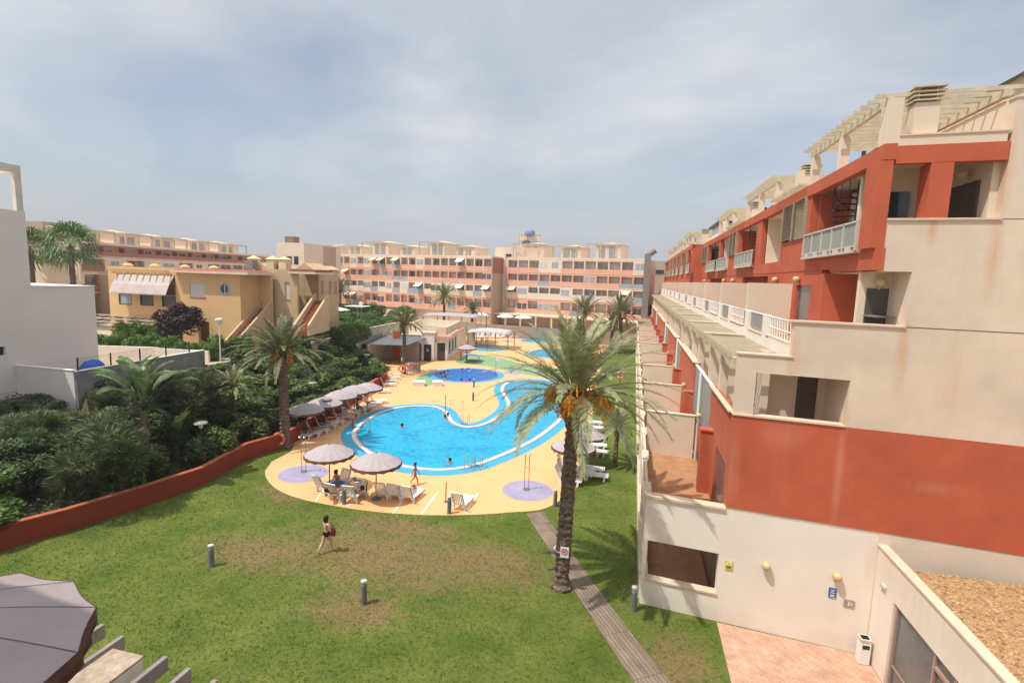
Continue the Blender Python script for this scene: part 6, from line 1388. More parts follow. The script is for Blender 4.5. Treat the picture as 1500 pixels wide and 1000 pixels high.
# ------------------------------------------------------------------ people
def person(label, loc, rz, h, pose='stand', skin='skinA', hair='hair', hairlen=0.10, suit=None, group=None, tilt=0.0, arms=None, top=None, fingers=True, male=False, high=False):
    """one continuous skinned body in the given pose; facing local +Y. suit/top: cloth materials"""
    J = {}; V = Vector
    hw = 0.052; sw = 0.108 if male else 0.094
    if pose in ('stand', 'walk'):
        J = dict(pel=V((0,0,.52)), wai=V((0,.005,.60)), che=V((0,.0,.70)), nb=V((0,-.005,.805)), nk=V((0,.004,.85)), jaw=V((0,.018,.885)), hd=V((0,.014,.925)), cr=V((0,.002,.965)))
        for s in (-1, 1):
            st = 0.0 if pose == 'stand' else s*0.16
            J['hip%d' % s] = V((s*hw, 0, .49)); kn = V((s*hw*1.05, .02+st*.55, .285)); an = V((s*hw*1.0, st-.02 if st >= 0 else st-.06, .045 if st >= 0 else .085))
            J['kn%d' % s] = kn; J['an%d' % s] = an; J['toe%d' % s] = an + V((0, .085, -.032 if st >= 0 else -.062))
            J['sh%d' % s] = V((s*sw, 0, .79)); a = -st*0.75
            el = V((s*(sw+.035), a*.45-.015, .635)); wr = V((s*(sw+.03), a+.02, .50))
            if arms and arms.get(s): el, wr = V(arms[s][0]), V(arms[s][1])
            J['el%d' % s] = el; J['wr%d' % s] = wr
    elif pose == 'sit':
        J = dict(pel=V((0,0,.08)), wai=V((0,-.01,.16)), che=V((0,-.01,.26)), nb=V((0,.0,.36)), nk=V((0,.015,.405)), jaw=V((0,.035,.44)), hd=V((0,.03,.48)), cr=V((0,.02,.52)))
        for s in (-1, 1):
            J['hip%d' % s] = V((s*hw, .03, .06)); J['kn%d' % s] = V((s*(hw+.03), .25, .10)); J['an%d' % s] = V((s*(hw+.02), .28, -.13)); J['toe%d' % s] = V((s*(hw+.02), .36, -.165))
            J['sh%d' % s] = V((s*sw, 0, .345)); J['el%d' % s] = V((s*(sw+.03), .05, .20)); J['wr%d' % s] = V((s*(sw-.01), .18, .14))
    elif pose == 'lie':
        J = dict(pel=V((0,0,.06)), wai=V((0,-.08,.08)), che=V((0,-.175,.125)), nb=V((0,-.265,.19)), nk=V((0,-.30,.215)), jaw=V((0,-.33,.255)), hd=V((0,-.365,.27)), cr=V((0,-.40,.285)))
        for s in (-1, 1):
            J['hip%d' % s] = V((s*hw, .03, .055)); J['kn%d' % s] = V((s*(hw+.01), .22, .12 if s > 0 else .06)); J['an%d' % s] = V((s*(hw+.01), .42, .045)); J['toe%d' % s] = V((s*(hw+.02), .46, .10))
            J['sh%d' % s] = V((s*sw, -.245, .17)); J['el%d' % s] = V((s*(sw+.045), -.13, .10)); J['wr%d' % s] = V((s*(sw+.01), -.01, .09))
    elif pose == 'swim':       # shoulders out of the water, legs under it
        J = dict(pel=V((0,0,-.30)), wai=V((0,0,-.22)), che=V((0,0,-.10)), nb=V((0,0,-.0)), nk=V((0,.004,.045)), jaw=V((0,.018,.085)), hd=V((0,.014,.125)), cr=V((0,.002,.165)))
        for s in (-1, 1):
            J['hip%d' % s] = V((s*hw, 0, -.33)); J['kn%d' % s] = V((s*hw, .03, -.52)); J['an%d' % s] = V((s*hw, 0, -.74)); J['toe%d' % s] = V((s*hw, .06, -.77))
            J['sh%d' % s] = V((s*sw, 0, -.012)); J['el%d' % s] = V((s*(sw+.10), .09, -.02)); J['wr%d' % s] = V((s*(sw+.08), .2, .0))
    R_ = dict(pel=.062, wai=.050 if not male else .06, che=.066 if not male else .075, nb=.040, nk=.028, jaw=.036, hd=.050, cr=.040)
    names = ['pel','wai','che','nb','nk','jaw','hd','cr']; vs = []; rad = []; es = []; idx = {}
    def add(n, p, r_, par=None):
        idx[n] = len(vs); vs.append(p*h); rad.append(r_*h)
        if par: es.append((idx[par], idx[n]))
    prev = None
    for n in names: add(n, J[n], R_[n], prev); prev = n
    fwd = (J['jaw']-J['hd']) if pose == 'lie' else V((0,1,0)); 
    face = V((0,.6,.8)) if pose == 'lie' else V((0,1,-.1)); face.normalize()
    add('nose', J['hd'] + face*.062 + V((0,0,-.004)), .008, 'hd')
    for s in (-1, 1):
        add('ear%d' % s, J['hd'] + V((s*.053, 0, 0)), .009, 'hd')
        add('hip%d' % s, J['hip%d' % s], .058, 'pel'); mid = (J['hip%d' % s]+J['kn%d' % s])/2; add('th%d' % s, mid, .050, 'hip%d' % s)
        add('kn%d' % s, J['kn%d' % s], .034, 'th%d' % s); ca = J['kn%d' % s].lerp(J['an%d' % s], .35); add('ca%d' % s, ca, .036, 'kn%d' % s)
        add('an%d' % s, J['an%d' % s], .018, 'ca%d' % s); add('toe%d' % s, J['toe%d' % s], .015, 'an%d' % s)
        add('sh%d' % s, J['sh%d' % s], .034 if not male else .04, 'nb'); add('ua%d' % s, J['sh%d' % s].lerp(J['el%d' % s], .5), .026, 'sh%d' % s)
        add('el%d' % s, J['el%d' % s], .021, 'ua%d' % s); add('fa%d' % s, J['el%d' % s].lerp(J['wr%d' % s], .4), .020, 'el%d' % s); add('wr%d' % s, J['wr%d' % s], .013, 'fa%d' % s)
        d = (J['wr%d' % s]-J['el%d' % s]).normalized(); sd = V((0,1,0)) if abs(d.y) < .7 else V((1,0,0)); sd = (sd - d*sd.dot(d)).normalized()
        if fingers:
            pm = J['wr%d' % s] + d*.035; add('pm%d' % s, pm, .017, 'wr%d' % s); nn = d.cross(sd)
            for k in range(4):
                o = sd*(k-1.5)*.0115; l = (.036,.045,.047,.038)[k]
                add('f%d%d' % (s,k), pm + d*.022 + o, .0062, 'pm%d' % s); add('g%d%d' % (s,k), pm + d*(.022+l*.55) + o*1.15 + nn*.004, .0055, 'f%d%d' % (s,k)); add('i%d%d' % (s,k), pm + d*(.020+l) + o*1.15 + nn*.014, .0045, 'g%d%d' % (s,k))
            add('t1%d' % s, pm - d*.010 + sd*.022, .0068, 'pm%d' % s); add('t2%d' % s, pm + d*.016 + sd*.033 + nn*.006, .0055, 't1%d' % s)
        else: add('hn%d' % s, J['wr%d' % s]+d*.05, .015, 'wr%d' % s)
    def skinned(nm, vs, es, rad, m, root=0):
        me = bpy.data.meshes.new(nm); me.from_pydata([tuple(v) for v in vs], es, []); o = bpy.data.objects.new(nm, me); col.objects.link(o)
        sm_ = o.modifiers.new('s', 'SKIN'); sm_.use_smooth_shade = True
        for i, r_ in enumerate(rad): me.skin_vertices[0].data[i].radius = (r_, r_)
        me.skin_vertices[0].data[root].use_root = True
        o.modifiers.new('u', 'SUBSURF').levels = 1; o.modifiers['u'].render_levels = 1
        dg = bpy.context.evaluated_depsgraph_get(); dg.update(); m2 = bpy.data.meshes.new_from_object(o.evaluated_get(dg)); bpy.data.objects.remove(o)
        m2.name = nm; m2.materials.clear(); m2.materials.append(m); o2 = bpy.data.objects.new(nm, m2); col.objects.link(o2)
        m2.polygons.foreach_set('use_smooth', [True]*len(m2.polygons)); return o2
    t = thing('person', label, 'person', loc, group, rz)
    b = skinned('body', vs, es, rad, M[skin]); b.parent = t
    # hair
    hd = J['hd']*h; mb = MB(); up = (J['cr']-J['nk']).normalized(); prof = []
    n = 12; vv = []; rows = 7
    q = up.to_track_quat('Z', 'Y')
    for i in range(rows+1):
        a = i/rows*R(118); 
        for k in range(n):
            b_ = 2*math.pi*k/n; v = V((math.sin(a)*math.cos(b_)*.060, math.sin(a)*math.sin(b_)*.066-.006, math.cos(a)*.062+.018))
            if math.sin(b_) > 0.25 and i > 3: v = V((v.x*.9, v.y*.93, .018+.062*math.cos(3/rows*R(118))*0.9+.0))     # leave the face free
            if i == rows and math.sin(b_) < 0.3: v.z -= hairlen
            vv.append(hd + (q @ v)*h)
    mb.add(vv, [(i*n+k, i*n+(k+1) % n, (i+1)*n+(k+1) % n, (i+1)*n+k) for i in range(rows) for k in range(n)])
    me = bpy.data.meshes.new('hair'); me.from_pydata([tuple(v) for v in mb.v], [], mb.f); me.materials.append(M[hair]); o = bpy.data.objects.new('hair', me); col.objects.link(o); o.parent = t
    me.polygons.foreach_set('use_smooth', [True]*len(me.polygons)); so = o.modifiers.new('t', 'SOLIDIFY'); so.thickness = 0.012*h
    def cloth(nm, keys, ex, m):
        ks = [k for k in keys]; vs2 = [J[a]*h if isinstance(a, str) else (J[a[0]].lerp(J[a[1]], a[2]))*h for a, r_ in ks]; r2 = [(r_+ex)*h for a, r_ in ks]
        return vs2, r2
    if suit:
        vs2 = [J['pel']*h + (J['wai']-J['pel'])*h*(.35 if not high else 1.1), J['pel']*h] + [J['hip%d' % s]*h for s in (-1,1)] + [J['hip%d' % s].lerp(J['kn%d' % s], .18 if not male else .5)*h for s in (-1,1)]
        o = skinned('shorts' if male else 'bikini_bottom', vs2, [(1,0),(1,2),(1,3),(2,4),(3,5)], [r_*h for r_ in ((.066,.080,.068,.068,.058,.058) if not male else (.070,.082,.070,.070,.062,.062))], M[suit], 1); o.parent = t
    if top:
        a, b2 = J['che'], J['nb']; vs2 = [a.lerp(J['wai'], .25)*h, a*h, a.lerp(b2, .3)*h]
        o = skinned('swimsuit_top', vs2, [(0,1),(1,2)], [r_*h for r_ in (.066,.074,.068)], M[top], 0); o.parent = t
    return t
# ------------------------------------------------------------------ parasols, loungers, small things
def parasol(canvas, trim, R0=1.32, hz=2.0, ht=2.52, seg=16, vent=False, name='parasol'):
    t = thing(name, '', 'parasol', (0,0,0)); vs = [(0,0,ht)]; fs = []; rings = [(0.22, .97), (0.6, .72), (1.0, 0.0)]
    for ri, (f, zf) in enumerate(rings):
        for k in range(seg*2):
            a = math.pi*k/seg; rr = R0*f*(1 if k % 2 == 0 else (1-.035*f)); z = hz+(ht-hz)*(1-f**1.55) - (0.0 if k % 2 == 0 else .045*f*(1.3-f))
            vs.append((rr*math.cos(a), rr*math.sin(a), z))
    n = seg*2
    fs += [(0, 1+k, 1+(k+1) % n) for k in range(n)]
    for r_ in range(2): fs += [(1+r_*n+k, 1+(r_+1)*n+k, 1+(r_+1)*n+(k+1) % n, 1+r_*n+(k+1) % n) for k in range(n)]
    mb = MB(); mb.add(vs, fs); c = mb.build('canopy', canvas, t); so = c.modifiers.new('t', 'SOLIDIFY'); so.thickness = 0.012
    vs = []; fs = []
    for k in range(n):
        a = math.pi*k/seg; p = vs.append((R0*(1 if k % 2 == 0 else .965)*math.cos(a), R0*(1 if k % 2 == 0 else .965)*math.sin(a), hz+.02)); vs.append((R0*1.01*math.cos(a), R0*1.01*math.sin(a), hz-(.16 if k % 2 else .10)))
    fs = [(2*k, 2*k+1, (2*k+3) % (2*n), (2*k+2) % (2*n)) for k in range(n)]
    mb = MB(); mb.add(vs, fs); v = mb.build('valance', trim, t); so = v.modifiers.new('t', 'SOLIDIFY'); so.thickness = 0.01
    mb = MB(); mb.tube((0,0,0), (0,0,ht+.06), 0.03, n=8); mb.build('pole', M['dark'], t)
    mb = MB()
    for k in range(8): a = 2*math.pi*k/8; mb.tube((0,0,hz-.25), (R0*.55*math.cos(a), R0*.55*math.sin(a), hz+.22), .012, n=4)
    mb.build('ribs', M['dark'], t)
    mb = MB(); mb.lathe([(.26,0),(.26,.07),(.06,.1),(.05,.3)], 14); mb.build('base', M['bollard'], t)
    return t
P1 = parasol(M['umb'], M['umbtrim']); used = [False]; GU = 'mauve fringed parasols around the large pool'
for px_, py_, lb in [(483,716,'mauve parasol over the group at the front edge, left one of the near pair'), (551,731,'mauve parasol of the near pair above three empty loungers'),
                 (448,641,'first parasol of the left row, partly hidden by the palm trunk'), (476,629,'second parasol of the left row, with a round darker patch on its canopy'), (499,616,'third parasol of the left row along the red wall'),
                 (519,607,'fourth parasol of the left row along the red wall'), (538,602,'farthest parasol of the left row along the red wall'),
                 (838,702,'nearer parasol of the pair behind the tallest palm trunk'), (858,680,'farther parasol of the pair behind the tallest palm trunk'), (684,531,'mauve parasol beside the right side of the pool bar')]:
    v = at(px_, py_); o = place(P1, used, v, rnd.uniform(0, 1), lb, 1.0, GU)
    if 'round darker' in lb: mb = MB(); mb.lathe([(.42,0.0),(.40,.02),(.001,.06)], 20, (0.12,-.35,2.42)); c = mb.build('round_patch', M['beam'], None); c.parent = o
P2 = parasol(M['umbw'], M['umbw'], 1.6, 2.2, 2.7, 8, name='white_parasol'); used = [False]
for px_, py_, lb in [(741,474,'white parasol standing highest in front of the arcade'), (704,479,'white parasol by the feathery palms, left of the row'), (740,482,'low white parasol in the middle of the row above the fence'), (766,483,'white parasol at the right of the row above the fence')]:
    v = at(px_, py_, 1.5); v.y = max(v.y, 103.5); v.z = 1.5; v.x = atY(px_, py_, v.y).x; place(P2, used, v, 0.3, lb, 1.1, 'white parasols before the arcade')
# white garden parasols by the hedge (flat square)
for i, (px_, py_, Y) in enumerate([(492, 451, 62), (524, 448, 66)]):
    q = atY(px_, py_, Y); t = thing('square_parasol', 'flat white garden awning among the hedges, ' + ('tilted, nearer the sandy house' if i == 0 else 'level, behind the globe street lamp'), 'parasol', (q.x, Y, GZ)); mb = MB(); tl = -.25 if i == 0 else 0
    mb.add([(q.x-1.4,Y-1.2,q.z-tl),(q.x+1.4,Y-1.2,q.z+tl),(q.x+1.4,Y+1.2,q.z+tl),(q.x-1.4,Y+1.2,q.z-tl),(q.x-1.4,Y-1.2,q.z-tl-.06),(q.x+1.4,Y-1.2,q.z+tl-.06),(q.x+1.4,Y+1.2,q.z+tl-.06),(q.x-1.4,Y+1.2,q.z-tl-.06)], [(0,1,2,3),(7,6,5,4),(0,4,5,1),(1,5,6,2),(2,6,7,3),(3,7,4,0)]); mb.build('canopy', M['umbw'], t)
    mb = MB(); mb.tube((q.x,Y,GZ),(q.x,Y,q.z),.04); mb.build('pole', M['white'], t)
def lounger(flat=False):
    t = thing('sun_lounger', '', 'sun lounger', (0,0,0)); W = .29
    mb = MB()                                            # frame rails, seat along +Y from 0 to 1.3, back from 0 toward -Y
    for s in (-1, 1): mb.box(s*W-.03, s*W+.03, -.1, 1.32, .27, .33)
    mb.box(-W+.03, W-.03, 1.27, 1.32, .27, .33); mb.build('frame', M['deckw'], t)
    mb = MB()
    for i in range(11): mb.box(-W+.035, W-.035, 0.02+i*.112, .105+i*.112, .315, .335)
    mb.build('seat', M['deckw'], t)
    a = R(8 if flat else 66); d = Vector((0,-math.cos(a),math.sin(a))); nn = Vector((0,math.sin(a),math.cos(a))); mb = MB(); o = Vector((0,0,.32))
    def pl(x0,x1,u0,u1,th=.022):
        c = [o+d*u0+Vector((x0,0,0)), o+d*u0+Vector((x1,0,0)), o+d*u1+Vector((x1,0,0)), o+d*u1+Vector((x0,0,0))]; mb.add(c+[q+nn*th for q in c], [(0,1,2,3),(7,6,5,4),(0,4,5,1),(1,5,6,2),(2,6,7,3),(3,7,4,0)])
    pl(-W-.03,-W+.03,0,.80,.05); pl(W-.03,W+.03,0,.80,.05); pl(-W+.031,W-.031,.74,.80,.05); pl(-W+.031,W-.031,.0,.05,.04)
    for i in range(6): pl(-W+.06+i*.1, -W+.12+i*.1, .051, .739)
    mb.build('backrest', M['deckw'], t)
    for s in (-1,1):
        for y in (.12, 1.12): mb = MB(); mb.add([(s*W-.035,y-.06,.27),(s*W+.035,y-.06,.27),(s*W+.035,y+.06,.27),(s*W-.035,y+.06,.27),(s*W-.02,y-.10,0),(s*W+.04*s+.02,y-.10,0),(s*W+.04*s+.02,y+.02,0),(s*W-.02,y+.02,0)], [(0,1,2,3),(7,6,5,4),(0,4,5,1),(1,5,6,2),(2,6,7,3),(3,7,4,0)]); mb.build('leg', M['deckw'], t)
    return t
L1 = lounger(); used = [False]; GL = 'white slatted sun loungers around the pools'
ln = []
def LP(px_, py_, deg, lb, occ=None, z=0.0, group=GL):
    v = at(px_, py_, z); o = place(L1, used, v, R(deg), lb, 1.0, group); ln.append((o, v, deg)); return o
# near group under the first near parasol
LP(469, 722, -15, 'lounger at the left end of the near group, turned to the left pad'); LP(489, 734, -8, 'lounger in front of the near-left parasol pole'); LP(513, 737, 6, 'lounger behind the grey bollard in the near group'); LP(528, 730, 38, 'lounger turned right at the end of the near group'); LP(503, 716, 170, 'lounger on the pool side of the near-left parasol')
LP(559, 732, 0, 'first of three empty loungers under the near-right parasol'); LP(578, 734, -2, 'middle of three empty loungers under the near-right parasol'); LP(597, 737, -4, 'right one of three empty loungers, beside the walking girl')
LP(672, 748, -6, 'single lounger standing alone near the front deck edge')
for i, (x, y, a) in enumerate([(812,706,-95), (815,697,-93), (814,688,-92), (832,694,-92), (850,700,-90), (846,690,-92)]): LP(x+8, y, a, ('lounger behind the tallest palm trunk, ' + ['nearest the camera', 'second from the camera', 'third from the camera', 'farthest on the pool side', 'nearest on the lawn side', 'farther on the lawn side'][i]))
for i, (x, y, a) in enumerate([(432,643,-62), (446,640,-60), (458,636,-55), (470,629,-50), (482,623,-50), (496,616,-48), (507,611,-46), (517,606,-45), (529,601,-45), (540,596,-45), (549,592,-50)]):
    LP(x-3, y, a, ['lounger nearest the palm with the life ring', 'second lounger from the life ring palm', 'third lounger from the life ring palm', 'lounger with its head under the patched parasol', 'lounger between the second and third parasols of the left row', 'lounger under the third parasol of the left row', 'lounger between the third and fourth left parasols', 'lounger under the fourth parasol of the left row', 'lounger between the last two left parasols', 'lounger under the farthest left parasol', 'lounger past the farthest left parasol'][i])
for i, (x, y, a) in enumerate([(557,576,-60), (567,566,-58), (570,561,-58), (575,556,-58), (580,552,-58)]): LP(x-6, y, a, ['lounger on its own below the red wall end', 'first of four white loungers by the red wall end', 'second of four white loungers by the red wall end', 'third of four white loungers by the red wall end', 'farthest of four white loungers by the red wall end'][i])
GF = 'white loungers in a row along the far fence'
for i, x in enumerate([699, 706, 714, 722, 729, 737, 752, 760, 770, 784, 791, 800, 812, 820]): LP(x, 494.6-i*0.02, 178+rnd.uniform(-12,12), 'white lounger in the far fence row, %s from the left' % ['first','second','third','fourth','fifth','sixth','seventh','eighth','ninth','tenth','eleventh','twelfth','thirteenth','last'][i], group=GF)
GS = 'white loungers gathered behind the palm fruit'
k = 0
for r_ in range(6):
    for c_ in range(2):
        LP(852+c_*10-r_*0.6, 664-r_*8.5, -90+rnd.uniform(-8,8), 'white lounger behind the palm fruit, %s column, row %s' % (['pool side','lawn side'][c_], ['one','two','three','four','five','six'][r_]), group=GS); k += 1
LP(705, 503, 150, 'white lounger standing out in front of the mauve shade roof', group=GF)
# towels
def towel(px_, py_, m, lb, w=.5, l=.7, z=.36):
    v = at(px_, py_, z); t = thing('towel', lb, 'towel', (v.x, v.y, z)); mb = MB(); n = 6; vs = []
    for i in range(n+1):
        for j in range(n+1): vs.append((v.x+(i/n-.5)*w, v.y+(j/n-.5)*l, z+.02+rnd.uniform(0,.03)))
    mb.add(vs, [(i*(n+1)+j, (i+1)*(n+1)+j, (i+1)*(n+1)+j+1, i*(n+1)+j+1) for i in range(n) for j in range(n)]); c = mb.build('cloth', m, t, smooth=True); so = c.modifiers.new('t', 'SOLIDIFY'); so.thickness = .02
towel(586, 714, M['pinkf'], 'pink towel between the empty near loungers', .3, .5, .55); towel(607, 712, M['pinkf'], 'small red bag-like towel on the right empty lounger', .25, .3, .4); towel(496, 707, M['bluef'], 'blue towel hanging behind the near-left parasol pole', .6, .5, .6); towel(519, 706, M['tealf'], 'teal towel on the near group lounger', .5, .7, .5)
towel(447, 621, M['yellf'], 'yellow towel under the first left parasol', .3, .4, .8); towel(505, 598, M['bluef'], 'blue towel under the third left parasol', .6, .6, .6); towel(617, 718, M['black'], 'dark sandals and bag on the deck right of the empty loungers', .35, .25, .02)
towel(440, 633, M['tealf'], 'dark green cloth on the lounger nearest the life ring palm', .5, .9, .4); towel(484, 612, M['redwall'], 'dark red towel under the patched parasol', .5, .6, .5)
# bollard lights
def bollard():
    t = thing('bollard_light', '', 'bollard', (0,0,0)); mb = MB(); mb.lathe([(.10,0),(.10,.70),(.085,.71)], 14); mb.build('post', M['bollard'], t)
    mb = MB(); mb.lathe([(.085,.71),(.085,.80)], 14); mb.build('lens', M['frost'], t); mb = MB(); mb.lathe([(.105,.80),(.105,.86),(.05,.88),(.001,.885)], 14); mb.build('cap', M['bollardcap'], t); return t
BL = bollard(); used = [False]
for px_, py_, lb in [(310,829,'grey bollard light on the lawn, left of the walking woman'), (533,884,'grey bollard light on the lawn, nearest the camera'), (928,893,'grey bollard light at the corner of the apartment building'), (504,738,'grey bollard light in front of the near loungers'), (658,752,'grey bollard light beside the single lounger'), (862,670,'grey bollard light at the right deck edge behind the palm'), (813,741,'grey bollard light at the deck edge by the shower pad'), (693,587,'grey bollard light on the deck between the pools, nearer one'), (694,567,'grey bollard light on the deck between the pools, farther one')]:
    place(BL, used, at(px_, py_), 0, lb, 1.05, 'grey bollard lights')
# pool showers
def shower():
    t = thing('pool_shower', '', 'shower', (0,0,0)); mb = MB()
    for s in (-.12, .12): mb.tube((s,0,0),(s,0,2.15),.025)
    for s in (-.12,.12): mb.tube((s,0,2.15),(s*1.1,-.25,2.22),.022)
    mb.tube((-.12,0,1.3),(.12,0,1.3),.02); mb.build('pipes', M['steel'], t)
    mb = MB(); 
    for s in (-.13,.13): mb.lathe([(.02,.05),(.07,0),(.06,-.02)], 10, (s,-.28,2.2))
    mb.build('shower_heads', M['steel'], t); mb = MB(); mb.lathe([(.2,0),(.2,.05),(.05,.07)], 12); mb.build('base', M['bollard'], t); return t
SH = shower(); used = [False]
for px_, py_, lb in [(771,717,'twin pool shower on the right mauve pad'), (445,691,'twin pool shower on the left mauve pad'), (742,501,'pool shower on the small far pad by the shallow pool')]: place(SH, used, at(px_, py_), .3, lb, 1, 'pool showers')
def postthing(name, label, cat, px_, py_, h, r_, m, group=None):
    v = at(px_, py_); t = thing(name, label, cat, v, group); mb = MB(); mb.tube(v, v+Vector((0,0,h)), r_, r_*.9, 8); mb.build('post', m, t); return t, v
for px_, py_, lb in [(653,735,'thin dark post near the single lounger'), (652,611,'thin dark post at the head of the pool peninsula')]:
    t, v = postthing('marker_post', lb, 'post', px_, py_, 1.1 if px_ == 653 else 1.9, .03, M['dark']); mb = MB(); mb.lathe([(.12,0),(.12,.03)], 10, v); mb.build('foot', M['bollard'], t)
t, v = postthing('sign_post', 'thin post with a small white sign at the green walkway', 'sign', 726, 548, 2.1, .025, M['dark']); mb = MB(); mb.box(v.x-.02, v.x+.35, v.y-.03, v.y-.01, v.z+1.7, v.z+2.15); mb.build('plate', M['white'], t)
t, v = postthing('sign_post', 'thin post with a small white sign by the bar annexe', 'sign', 590, 548, 2.0, .025, M['dark']); mb = MB(); mb.box(v.x-.2, v.x+.2, v.y-.04, v.y-.026, v.z+1.6, v.z+2.0); mb.build('plate', M['white'], t)
# pool ladders
def ladder():
    t = thing('pool_ladder', '', 'ladder', (0,0,0))
    for s in (-.27,.27):
        mb = MB(); pts = [Vector((s, .75-.0, -.2))] + [Vector((s, .28+.42*math.cos(a)*.5+.2, .55+.35*math.sin(a)-.0)) for a in [0,.5,1.0,1.57,2.1,2.7,3.14]] + [Vector((s,-.0,.02))]
        pts = [Vector((s,.62,-.25)), Vector((s,.6,.45)), Vector((s,.52,.7)), Vector((s,.35,.82)), Vector((s,.15,.74)), Vector((s,.03,.5)), Vector((s,0,0.01))]; mb.path(pts, .024, 6); mb.build('handrail', M['steel'], t)
    mb = MB(); mb.box(-.25,.25,.56,.66,.10,.13); mb.build('step', M['steel'], t); return t
LD = ladder(); used = [False]
for px_, py_, a, lb in [(529,633,-75,'pool ladder at the left end, by the man with white hair'), (686,689,0,'left ladder at the near pool edge'), (697,688,3,'right ladder at the near pool edge'), (683,619,180,'ladder on the tip of the pool peninsula'), (641,553,-60,'small ladder at the left of the round pool')]: place(LD, used, at(px_, py_), R(a), lb, 1.0, 'steel pool ladders')
t = thing('handrail', 'thin white handrail at the head of the pool', 'handrail', at(660, 600)); v = t.location; mb = MB(); mb.path([v, v+Vector((0,0,.9)), v+Vector((1.1,0.1,.9)), v+Vector((1.1,.1,0))], .022, 6); mb.build('rail', M['steel'], t)
# life rings
def lifering(label, c, n_, post=None):
    t = thing('life_ring', label, 'life ring', c, 'orange life rings'); mb = MB(); R0, r0 = .36, .10; q = Vector(n_).normalized().to_track_quat('Z', 'Y'); vs = []
    for i in range(28):
        a = 2*math.pi*i/28
        for k in range(8): b_ = 2*math.pi*k/8; vs.append(Vector(c) + q @ Vector(((R0+r0*math.cos(b_))*math.cos(a), (R0+r0*math.cos(b_))*math.sin(a), r0*math.sin(b_)*.75)))
    mb.add(vs, [(i*8+k, ((i+1)%28)*8+k, ((i+1)%28)*8+(k+1)%8, i*8+(k+1)%8) for i in range(28) for k in range(8)]); mb.build('ring', M['ring'], t, smooth=True)
    mb = MB()
    for a in (.8,2.37,3.94,5.5): 
        p = Vector(c) + q @ Vector((R0*math.cos(a), R0*math.sin(a), 0)); d = q @ Vector((-math.sin(a), math.cos(a), 0)); mb.tube(p-d*.04, p+d*.04, r0*1.06, n=10)
    mb.build('bands', M['white'], t)
    if post: mb = MB(); mb.tube(post, (post[0], post[1], c[2]+.5), .035); mb.build('bracket', M['dark'], t)
lifering('orange life ring on the left palm trunk', (pl.x-.12, pl.y-.5, 0.72), (0.1,-1,0.1))
v = at(589, 552); lifering('orange life ring by the bar annexe', (v.x, v.y-.1, 1.0), (0.2,-1,0), (v.x, v.y, 0))
v = at(597, 550); lifering('second orange life ring, half hidden by the annexe palm', (v.x, v.y-.1, 1.1), (-.6,-1,0), (v.x, v.y, 0))
v = at(908, 566); lifering('orange life ring on a post on the right lawn', (v.x, v.y-.1, 1.35), (-.2,-1,0), (v.x, v.y, 0))
# sign on the tallest palm
v = at(827, 808, 0); s0 = atY(827, 808, pb.y-0.36); t = thing('round_sign', 'white sign with a red ring and bar on the tallest palm trunk', 'sign', s0); mb = MB(); mb.box(s0.x-.16, s0.x+.16, s0.y-.02, s0.y, s0.z-.22, s0.z+.2); mb.build('plate', M['white'], t)
mb = MB(); q = Vector((s0.x, s0.y-.03, s0.z+.02)); vs = []
for i in range(24): a = 2*math.pi*i/24; vs += [q+Vector((.13*math.cos(a),0,.13*math.sin(a))), q+Vector((.095*math.cos(a),0,.095*math.sin(a)))]
mb.add(vs, [(2*i, (2*i+2)%48, (2*i+3)%48, 2*i+1) for i in range(24)]); mb.add([q+Vector((-.085,-.003,.06)), q+Vector((-.06,-.003,.085)), q+Vector((.085,-.003,-.06)), q+Vector((.06,-.003,-.085))], [(0,3,2,1)])
mb.build('prohibition_ring', M['pinkf'], t); mb = MB(); mb.box(q.x-.06,q.x+.04,q.y+.004,q.y+.008,q.z-.02,q.z+.025); mb.box(q.x+.03,q.x+.06,q.y+.004,q.y+.008,q.z+.01,q.z+.05); mb.box(q.x-.055,q.x-.04,q.y+.004,q.y+.008,q.z-.06,q.z-.02); mb.box(q.x+.02,q.x+.035,q.y+.004,q.y+.008,q.z-.06,q.z-.02); mb.build('dog_symbol', M['black'], t)
mb = MB(); mb.tube((pb.x-.05, pb.y-.02, s0.z-.1), (pb.x-.05, pb.y-.02, s0.z-.06), .31, n=16); mb.build('strap', M['alu'], t)
# signs on the end wall of the apartment building
def wsign(px_, py_, w, h_, m, label, marks):
    y_ = None; d = ray(px_, py_); c = 18.68 - .28*0; k = -SK; tt = (EY + SK*3.5)/(d.y + SK*d.x); p = Vector((0,0,HC)) + d*tt
    t = thing('wall_sign', label, 'sign', (p.x, p.y-.02, p.z)); f = lambda v: Vector((p.x+v.x, p.y-.012-SK*v.x+v.y, p.z+v.z)); mb = MB(f); mb.box(-w/2, w/2, -.02, 0, -h_/2, h_/2); mb.build('plate', m, t)
    for (nm, mm, bx_) in marks:
        mb = MB(f)
        for (x0,x1,z0,z1) in bx_: mb.box(x0*w, x1*w, -.026, -.0205, z0*h_, z1*h_)
        mb.build(nm, mm, t)
    return t
YW = mat('yellow_sign', (0.72,0.60,0.04), .5); BLS = mat('blue_sign', (0.03,0.09,0.42), .5); SIL = mat('silver_plate', (0.42,0.40,0.33), .4, metal=.4)
wsign(1067.5, 827, .24, .32, YW, 'small yellow warning sign right of the ground floor opening', [('white_field', M['white'], [(-.36,.36,.0,.36)]), ('camera_symbol', M['black'], [(-.16,.12,.14,.24),(.12,.2,.16,.22)]), ('text_lines', M['black'], [(-.34,.34,-.12,-.08),(-.34,.2,-.22,-.18),(-.34,.34,-.32,-.28)])])
